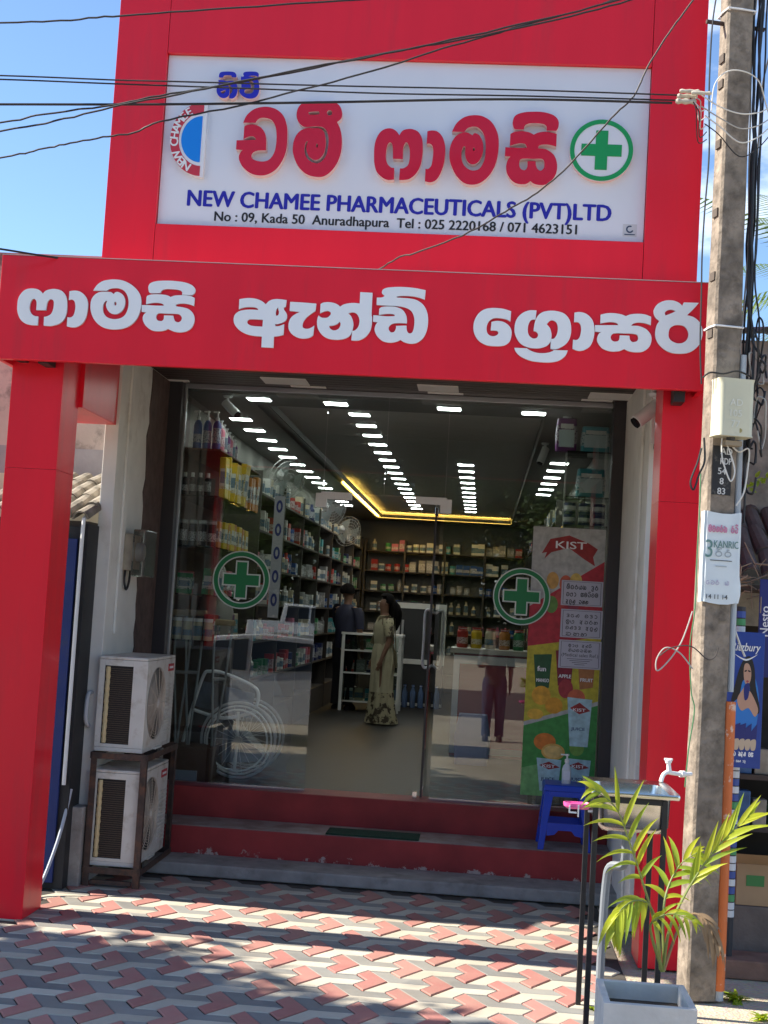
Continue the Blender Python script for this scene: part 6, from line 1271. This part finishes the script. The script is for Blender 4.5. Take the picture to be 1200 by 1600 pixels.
# ================================================================ shop fittings further in
DSH = mat('dark_shelf_wood', (.06,.05,.045), .6); CPAL = ['white','cream','white','grey','teal','blue','white','cream','green','navy','red','white','grey','pink']
lsf = thing('wall_shelving', 'long dark medicine shelving along the left wall', 'shelf', (-2.3,8,FL)); bsf = thing('wall_shelving', 'dark medicine shelving across the back wall', 'shelf', (-.6,14,FL)); rsf = thing('wall_shelving', 'dark shelving along the right wall inside', 'shelf', (.85,8,FL))
ZL = [1.15,1.50,1.85,2.20,2.55,2.90]
for z in ZL:
    MB().box(-2.45,-2.12,2.7,13.6,z-.02,z).build('shelf_board', DSH, lsf); MB().box(-2.11,.70,13.9,14.25,z-.02,z).build('shelf_board', DSH, bsf); MB().box(.71,.995,4.2,13.6,z-.02,z).build('shelf_board', DSH, rsf)
for k in range(8): MB().box(-2.45,-2.115,2.66+k*1.56,2.69+k*1.56,FL,3.1).build('upright', DSH, lsf); MB().box(.705,.995,4.15+k*1.35,4.18+k*1.35,FL,3.1).build('upright', DSH, rsf)
for k in range(5): MB().box(-2.11+k*.70,-2.08+k*.70,13.88,14.28,FL,3.1).build('upright', DSH, bsf)
MB().box(-2.45,-2.12,2.7,13.6,FL+.001,.80).build('base_cupboard', DSH, lsf); MB().box(-2.07,.70,13.92,14.25,FL+.001,.80).build('base_cupboard', DSH, bsf); MB().box(.72,.995,4.2,13.6,FL+.001,.80).build('base_cupboard', DSH, rsf)
meshes = {}
def prod_mesh(kind, c):
    if (kind, c) in meshes: return meshes[(kind, c)]
    m = MB()
    if kind == 'carton': m.box(-.055,.055,-.045,.045,.0008,.16)
    elif kind == 'bottle': m.lathe([(.036,.0008),(.038,.01),(.038,.12),(.018,.145),(.018,.175)], (0,0,0), 8)
    else: m.lathe([(.05,.0008),(.05,.12),(.046,.125)], (0,0,0), 10)
    o = m.build('pack', pmat(c)); me = o.data; bpy.data.objects.remove(o); meshes[(kind, c)] = me; return me
def nth(n):
    u = ['','first','second','third','fourth','fifth','sixth','seventh','eighth','ninth','tenth','eleventh','twelfth','thirteenth','fourteenth','fifteenth','sixteenth','seventeenth','eighteenth','nineteenth']
    if n < 20: return u[n]
    t = {2: 'twent', 3: 'thirt', 4: 'fort', 5: 'fift', 6: 'sixt', 7: 'sevent'}[n//10]
    return t+'ieth' if n % 10 == 0 else t+'y-'+u[n % 10]
rr = random.Random(55); NP = 0
def fill(rows, along, fixed, lo, hi, step, where):
    for zi, z in enumerate(rows):
        p = lo+rr.uniform(0,.05); c = rr.choice(CPAL); kd = 'carton'; cnt = 0
        while p < hi:
            if rr.random() < .45: c = rr.choice(CPAL); kd = rr.choice(['carton','carton','bottle','tin'])
            if rr.random() < .9:
                o = bpy.data.objects.new('medicine_'+kd, prod_mesh(kd, c)); col.objects.link(o); s = rr.uniform(.8,1.35)
                o.location = (fixed+rr.uniform(-.02,.02), p, z) if along == 'y' else (p, fixed+rr.uniform(-.02,.02), z); o.scale = (1, 1, s); o.rotation_euler = (0,0,rr.uniform(-.1,.1)+(math.pi/2 if along == 'y' else 0))
                cnt += 1; tag(o, '%s from the %s, %s %s on the %s %s shelf up' % (nth(cnt), 'glass' if along == 'y' else 'left', c, kd, WORDS[zi], where), kd, 'stock on the '+where)
            p += step*rr.uniform(.85,1.3)
fill(ZL, 'y', -2.19, 2.85, 13.4, .20, 'left wall'); fill(ZL, 'x', 13.98, -1.95, .6, .125, 'back wall'); fill(ZL, 'y', .77, 4.4, 13.4, .42, 'right wall')
# wall fans
for k, (x, y_, Y_) in enumerate(((437,742,4.2),(508,790,7.6),(534,826,9.8))):
    c = at(x, y_, Y_); c.x = max(c.x, -2.36); t = thing('wall_fan', ['nearest','middle','farthest'][k]+' grey wall fan on the left inside wall', 'fan', c, 'wall fans'); FG = mat('fan_cage_grey', (.34,.34,.33), .5)
    ax = Vector((.62,-.72,-.25)).normalized(); u = ax.orthogonal().normalized(); v = ax.cross(u); g_ = MB(); f0 = c + ax*.16
    for r_ in (.06,.10,.14,.18,.22): g_.tube([f0+ax*(.05*(1-(r_/.22)**2))+(u*math.cos(2*math.pi*i/24)+v*math.sin(2*math.pi*i/24))*r_ for i in range(24)], .004, 4, closed=True)
    for i in range(20): g_.tube([f0+ax*.05, f0+ax*.035+(u*math.cos(2*math.pi*i/20)+v*math.sin(2*math.pi*i/20))*.11, f0+(u*math.cos(2*math.pi*i/20)+v*math.sin(2*math.pi*i/20))*.22], .0022, 4)
    g_.build('cage', FG, t); m = MB()
    for q in range(3):
        a = 2*math.pi*q/3; m.add([f0+(u*math.cos(a)+v*math.sin(a))*.02, f0+(u*math.cos(a-.25)+v*math.sin(a-.25))*.19, f0+ax*.02+(u*math.cos(a+.7)+v*math.sin(a+.7))*.19, f0+ax*.015+(u*math.cos(a+.9)+v*math.sin(a+.9))*.03], [(0,1,2,3)])
    m.build('blades', mat('fan_blade_pale', (.30,.34,.34), .4), t); MB().cyl(f0-ax*.14, f0, .06, .055, 14).build('motor', FG, t, smooth=True); MB().tube([f0-ax*.1, f0-ax*.12+Vector((-.08,0,-.1)), Vector((-2.452, c.y, c.z-.15))], .016, 8).build('wall_arm', FG, t)
# glass counter, fridge, red counter
CFR = mat('white_counter_frame', (.58,.58,.56), .5)
gc = thing('glass_counter', 'white framed glass display counter beside the standing woman', 'counter', (-1.5,8.6,FL))
x0_, x1_, y0_, y1_, zt_ = -1.86,-1.05,8.45,9.0,FL+1.02
for x in (x0_, x1_-.04):
    for y_ in (y0_, y1_-.04): MB().box(x,x+.04,y_,y_+.04,FL+.001,zt_).build('post', CFR, gc)
for z in (FL+.12, FL+.5, FL+.80): MB().box(x0_+.041,x1_-.041,y0_+.005,y1_-.005,z,z+.02).build('shelf', CFR, gc)
MB().box(x0_-.01,x1_+.01,y0_-.01,y1_+.01,zt_+.001,zt_+.03).build('top', CFR, gc); MB().box(x0_+.041,x1_-.041,y0_+.006,y0_+.010,FL+.14,zt_).build('glass_front', SHELFG, gc)
CQ = ['white','cream','teal','blue','green','red','grey','navy','pink']
for k in range(9):
    o = bpy.data.objects.new('medicine_carton', prod_mesh('carton', CQ[k])); col.objects.link(o); o.location = (-1.74+.14*(k % 5), 8.6, FL+.141+(.38 if k > 4 else 0)); tag(o, '%s carton inside the white framed counter' % CQ[k], 'carton', 'stock in the glass counter')
fg = thing('fridge', 'upright fridge with white frame and dark glass behind the woman', 'fridge', (-.9,10.2,FL))
MB().box(-1.24,-.52,9.95,10.5,FL+.001,FL+1.52).build('cabinet', mat('fridge_dark', (.03,.032,.035), .3), fg)
for b_ in ((-1.25,-1.18,FL+.62,FL+1.5),(-.58,-.51,FL+.62,FL+1.5),(-1.1799,-.5801,FL+1.42,FL+1.5),(-1.1799,-.5801,FL+.62,FL+.69)): MB().box(b_[0],b_[1],9.92,9.949,b_[2],b_[3]).build('door_frame', CFR, fg)
MB().box(-1.25,-.51,9.90,9.949,FL+.02,FL+.06).build('bottom_rail', CFR, fg); MB().box(-1.15,-1.12,9.89,9.919,FL+.9,FL+1.25).build('handle', ALU, fg)
for k in range(6):
    x = -1.16+.115*k; t = thing('water_bottle', WORDS[k]+' clear blue water bottle in front of the fridge', 'bottle', (x,9.82,FL), 'water bottles'); MB().lathe([(.04,.001),(.042,.02),(.042,.22),(.02,.28),(.02,.30)], (x,9.82,FL), 10).build('bottle_body', mat('blue_tint_bottle', (.10,.16,.30), .2, alpha=.8), t, smooth=True); MB().lathe([(.022,.30),(.022,.325)], (x,9.82,FL), 8).build('cap', pmat('blue'), t)
rc = thing('red_counter', 'red panelled counter with pale top behind the right glass', 'counter', (.3,3.7,FL))
MB().box(-.25,.68,3.52,4.1,FL+.001,FL+1.0).build('carcass', mat('red_laminate', (.34,.02,.03), .35), rc, bevel=.004); MB().box(-.29,.70,3.46,4.14,FL+1.001,FL+1.05).build('counter_top', mat('cream_worktop', (.55,.50,.42), .4), rc, bevel=.006)
for b_ in ((-.25,-.19,FL+.03,FL+.98),(.60,.66,FL+.03,FL+.98),(-.1899,.5999,FL+.90,FL+.98),(-.1899,.5999,FL+.03,FL+.09)): MB().box(b_[0],b_[1],3.50,3.519,b_[2],b_[3]).build('silver_edge', ALU, rc)
for k in range(6):
    x = -.18+.14*k; c = ('red','yellow','cream','orange','green','red')[k]
    t = thing('sweet_jar', WORDS[k]+' jar from the left on the red counter, '+c, 'jar', (x,3.75,FL+1.05), 'jars on the red counter'); MB().lathe([(.05,.001),(.055,.02),(.055,.16),(.04,.18)], (x,3.75,FL+1.05), 12).build('jar_body', pmat(c), t, smooth=True); MB().lathe([(.045,.18),(.045,.205)], (x,3.75,FL+1.05), 12).build('lid', pmat('red'), t, smooth=True)
# low stock by the door
bag = MB().loft([rr_ring(-.18,.12,2.75,3.0,FL+.001,.03), rr_ring(-.2,.14,2.72,3.03,FL+.25,.05), rr_ring(-.16,.10,2.78,2.97,FL+.46,.03)]).build('diaper_bag', mat('lilac_pack', (.30,.30,.50), .4), smooth=True); tag(bag, 'lilac and white bulk pack standing before the red counter', 'pack')
# ================================================================ people
SKIN = mat('brown_skin', (.20,.105,.065), .55); HAIR = mat('black_hair', (.006,.005,.005), .8, spec=.08, bump=.4, bscale=90, stretch=(6,6,1))
def skin_body(name, joints, edges, root, m, parent):
    """one continuous body grown over a skeleton"""
    names = list(joints); idx = {k: i for i, k in enumerate(names)}; off = WL[parent]
    me = bpy.data.meshes.new(name); me.from_pydata([tuple(Vector(joints[k][:3])) for k in names], [(idx[a], idx[b]) for a, b in edges], []); me.update()
    o = bpy.data.objects.new(name, me); col.objects.link(o)
    sk_ = o.modifiers.new('skin', 'SKIN'); su = o.modifiers.new('sub', 'SUBSURF'); su.levels = 2; su.render_levels = 2; sk_.use_smooth_shade = True
    for i, k in enumerate(names):
        r_ = joints[k][3]; v = o.data.skin_vertices[0].data[i]; v.radius = r_ if isinstance(r_, tuple) else (r_, r_); v.use_root = (k == root)
    dg = bpy.context.evaluated_depsgraph_get(); dg.update(); m2 = bpy.data.meshes.new_from_object(o.evaluated_get(dg)); bpy.data.objects.remove(o)
    m2.name = name; o = bpy.data.objects.new(name, m2); col.objects.link(o); m2.materials.clear(); m2.materials.append(m); o.parent = parent; WL[o] = off.copy()
    for p in m2.polygons: p.use_smooth = True
    return o
def person(label, loc, rz, H=1.55, arms='down', skin=SKIN):
    """stands at loc facing local -Y, then turned by rz"""
    t = thing('person', label, 'person', (0,0,0)); s = H/1.7
    J = {'pel': (0,0,.92,.12), 'bel': (0,0,1.06,.115), 'che': (0,-.01,1.25,.135), 'nec': (0,.0,1.42,.06), 'nk2': (0,-.01,1.48,.052), 'hd1': (0,-.02,1.56,.082), 'hd2': (0,-.01,1.66,.072)}
    E_ = [('pel','bel'),('bel','che'),('che','nec'),('nec','nk2'),('nk2','hd1'),('hd1','hd2')]
    for q, x in (('L', 1), ('R', -1)):
        J.update({'hip'+q: (x*.09,0,.86,.095), 'kne'+q: (x*.10,-.02,.47,.062), 'ank'+q: (x*.10,.01,.09,.040), 'toe'+q: (x*.11,-.14,.03,.032), 'sho'+q: (x*.17,0,1.37,.062)})
        if arms == 'down' or (arms == 'reach' and q == 'R'): J.update({'elb'+q: (x*.235,.02,1.11,.042), 'wri'+q: (x*.235,-.07,.87,.028), 'pal'+q: (x*.23,-.09,.80,(.022,.036))}); hb, hd = Vector((x*.23,-.095,.78)), Vector((0,-.25,-1))
        else: J.update({'elb'+q: (x*.22,-.12,1.13,.042), 'wri'+q: (x*.16,-.34,1.16,.028), 'pal'+q: (x*.15,-.41,1.16,(.022,.036))}); hb, hd = Vector((x*.15,-.43,1.16)), Vector((0,-1,-.15))
        E_ += [('pel','hip'+q),('hip'+q,'kne'+q),('kne'+q,'ank'+q),('ank'+q,'toe'+q),('che','sho'+q),('sho'+q,'elb'+q),('elb'+q,'wri'+q),('wri'+q,'pal'+q)]
        side = Vector((0,1,0)).cross(hd).normalized() if abs(hd.z) > .5 else Vector((1,0,0)); hd = hd.normalized(); fan = Vector((0,1,0)) if abs(hd.z) > .5 else Vector((1,0,0))
        for f in range(4):
            b_ = hb + fan*(f-1.5)*.019; ln = (.070,.080,.075,.058)[f]; J['f%d%s' % (f,q)] = (*(b_+hd*ln*.5), .0085); J['g%d%s' % (f,q)] = (*(b_+hd*ln+Vector((-x*.012,0,0))), .007); E_ += [('pal'+q,'f%d%s' % (f,q)), ('f%d%s' % (f,q),'g%d%s' % (f,q))]
        th = Vector(J['pal'+q][:3]) - fan*.04 + hd*.02; J['th'+q] = (*th, .010); E_.append(('pal'+q,'th'+q))
    J = {k: (v[0]*s, v[1]*s, v[2]*s, tuple(r*s for r in v[3]) if isinstance(v[3], tuple) else v[3]*s) for k, v in J.items()}
    b = skin_body('body', J, E_, 'pel', skin, t)
    fy = -.098*s   # face
    MB().loft([[Vector((x*s, fy+y_*s, z*s)) for x, y_, z in ((-.014,.0,1.575),(.014,.0,1.575),(.006,-.002,1.62),(-.006,-.002,1.62))], [Vector((x*s, fy+(y_-.022)*s, z*s)) for x, y_, z in ((-.011,.0,1.58),(.011,.0,1.58),(.004,.012,1.612),(-.004,.012,1.612))]]).build('nose', skin, t, smooth=True)
    for x in (-.03, .03): MB().sphere((x*s, fy+.012*s, 1.612*s), .013*s, .008*s, .007*s, 8, 6).build('eye', mat('eye_white', (.5,.48,.45), .3), t, smooth=True); MB().sphere((x*2.75*s, -.01*s, 1.595*s), .012*s, .022*s, .032*s, 8, 6).build('ear', skin, t, smooth=True)
    MB().sphere((0, fy+.006*s, 1.545*s), .026*s, .008*s, .007*s, 8, 6).build('mouth', mat('lip_brown', (.16,.06,.05), .5), t, smooth=True)
    return t, s
def hair(t, s, long=False):
    m = MB(); rings = []
    for i in range(9):
        a = -.35+i*(math.pi/2+.33)/8; r_ = math.cos(a); z = 1.625+.11*math.sin(a)
        rings.append([Vector((.100*r_*math.cos(2*math.pi*k/20)*s, (.012+.112*r_*math.sin(2*math.pi*k/20))*s - (0), z*s)) if math.sin(2*math.pi*k/20) > -.35 or a > .45 else Vector((.094*r_*math.cos(2*math.pi*k/20)*s, (.03+.05*r_*math.sin(2*math.pi*k/20))*s, z*s)) for k in range(20)])
    m.loft(rings)
    if long: m.loft([[Vector(((w_*math.cos(2*math.pi*k/14))*s, (y_+d_*math.sin(2*math.pi*k/14))*s, z*s)) for k in range(14)] for z, w_, y_, d_ in ((1.66,.06,.06,.05),(1.58,.10,.11,.08),(1.48,.11,.14,.09),(1.38,.085,.15,.075),(1.30,.05,.15,.05),(1.24,.02,.15,.025))])
    m.build('hair', HAIR, t, smooth=True)
def garment(name, t, s, prof, m, n=30, pleat=0, seed=1):
    rg2 = random.Random(seed); ph = [rg2.uniform(0,6.28) for _ in range(6)]; rings = []
    for z, rx, ry, cy in prof:
        rings.append([Vector(((rx*(1+pleat*math.sin(9*a+ph[0]+z*2)+.5*pleat*math.sin(17*a+ph[1])))*math.cos(a)*s, (cy+ry*(1+pleat*math.sin(9*a+ph[0]+z*2))*math.sin(a))*s, z*s)) for a in [2*math.pi*k/n for k in range(n)]])
    o = MB().loft(rings, caps=False).build(name, m, t, smooth=True, ang=80); return o
SARI = mat('cream_sari_cloth', (.42,.38,.25), .8, var=.12, vscale=8)
def pattern(name, base, dark, scale, lo):
    return mat(name, base, .8, dirt=dark, dscale=scale, dlo=lo, dhi=lo+.05)
SARIP = pattern('patterned_sari_border', (.36,.32,.20), (.05,.035,.02), 11, .49)
w_, s = person('woman in a cream patterned sari with dark long hair standing inside', None, 0, 1.555, 'down'); hair(w_, s, True)
garment('sari_skirt', w_, s, [(.42,.173,.153,.005),(.45,.17,.15,.0),(.65,.168,.148,0),(.82,.178,.158,.01),(.93,.172,.155,.01),(1.02,.145,.13,0),(1.06,.135,.122,0)], SARI, 60, .06)
garment('sari_border', w_, s, [(.015,.235,.215,.03),(.12,.22,.195,.02),(.30,.186,.166,.01),(.421,.174,.154,.005)], SARIP, 60, .07, 1)
garment('blouse', w_, s, [(1.055,.137,.125,0),(1.15,.15,.135,-.005),(1.27,.165,.145,-.005),(1.36,.165,.11,0),(1.41,.11,.085,0),(1.43,.075,.07,0)], SARI, 30, .01, 3)
for x in (-1, 1): MB().loft([[Vector(((x*cx+ (r_*math.cos(2*math.pi*k/12)))*s, (cy+r_*math.sin(2*math.pi*k/12))*s, z*s)) for k in range(12)] for z, cx, cy, r_ in ((1.40,.14,0,.075),(1.34,.19,0,.078),(1.25,.208,.005,.072),(1.16,.222,.012,.066))], caps=False).build('sleeve', SARIP, w_, smooth=True)
MB().add([Vector((x*s, y_*s, z*s)) for x, y_, z in ((.10,-.10,1.42),(.16,-.02,1.43),(-.10,-.165,1.06),(-.16,-.10,1.04),(.155,.10,1.40),(.06,.12,1.40),(.03,.17,.75),(.16,.165,.75))], [(0,1,3,2),(1,0,5,4),(4,5,6,7)]).build('sari_fall', SARI, w_)
p = atz(592,1131,FL); w_.location = (p.x, p.y, FL); w_.rotation_euler = (0,0,R(-72))
NAVY = mat('navy_shirt', (.012,.014,.035), .8, var=.2); TROU = mat('dark_trousers', (.010,.010,.014), .8)
def clothe(t, s, shirt, trou, reach=False, long_sleeve=True):
    garment('shirt', t, s, [(.84,.165,.125,0),(.95,.16,.13,0),(1.1,.155,.135,0),(1.27,.175,.15,-.005),(1.37,.17,.11,0),(1.42,.10,.08,0),(1.44,.07,.065,0)], shirt, 30, .012, 5)
    for x in (-1, 1):
        MB().loft([[Vector(((x*cx+r_*math.cos(2*math.pi*k/14))*s, (cy+r_*1.05*math.sin(2*math.pi*k/14))*s, z*s)) for k in range(14)] for z, cx, cy, r_ in ((.07,.10,.01,.068),(.25,.10,.0,.068),(.47,.098,-.02,.080),(.70,.09,-.01,.098),(.86,.085,0,.105),(.95,.07,0,.10))], caps=False).build('trouser_leg', trou, t, smooth=True)
        arm = ((1.40,.14,0,.078),(1.33,.19,0,.08),(1.20,.222,.012,.066),(1.11,.238,.02,.058)) 
        if not reach or x < 0: MB().loft([[Vector(((x*cx+r_*math.cos(2*math.pi*k/12))*s, (cy+r_*math.sin(2*math.pi*k/12))*s, z*s)) for k in range(12)] for z, cx, cy, r_ in arm], caps=False).build('sleeve', shirt, t, smooth=True)
        else: MB().tube([Vector((x*a_*s, b_*s, c_*s)) for a_, b_, c_ in ((.14,0,1.40),(.18,-.02,1.34),(.21,-.08,1.22),(.222,-.125,1.14),(.19,-.24,1.145))], [.075*s,.075*s,.064*s,.058*s,.048*s], 12, caps=False).build('sleeve', shirt, t, smooth=True)
        MB().loft([[Vector((x*.105*s+r1*math.cos(2*math.pi*k/12)*s, (-.05+r2*math.sin(2*math.pi*k/12))*s, z*s)) for k in range(12)] for z, r1, r2 in ((.001,.045,.125),(.03,.048,.128),(.06,.042,.10),(.085,.034,.05))]).build('shoe', TROU, t, smooth=True)
m_, s = person('person in dark navy clothes at the counter left of the woman', None, 0, 1.68, 'reach'); hair(m_, s); clothe(m_, s, NAVY, TROU, True)
p = atz(533,1108,FL); m_.location = (p.x, p.y, FL); m_.rotation_euler = (0,0,R(152))
c_, s = person('person in dark shirt and blue jeans by the road, mirrored in the glass', None, 0, 1.70, 'reach'); hair(c_, s); clothe(c_, s, mat('dark_grey_shirt', (.05,.05,.055), .8), mat('blue_jeans', (.03,.05,.10), .85, var=.2), True)
c_.location = (.25,-10.45,-.012); c_.rotation_euler = (0,0,R(180))
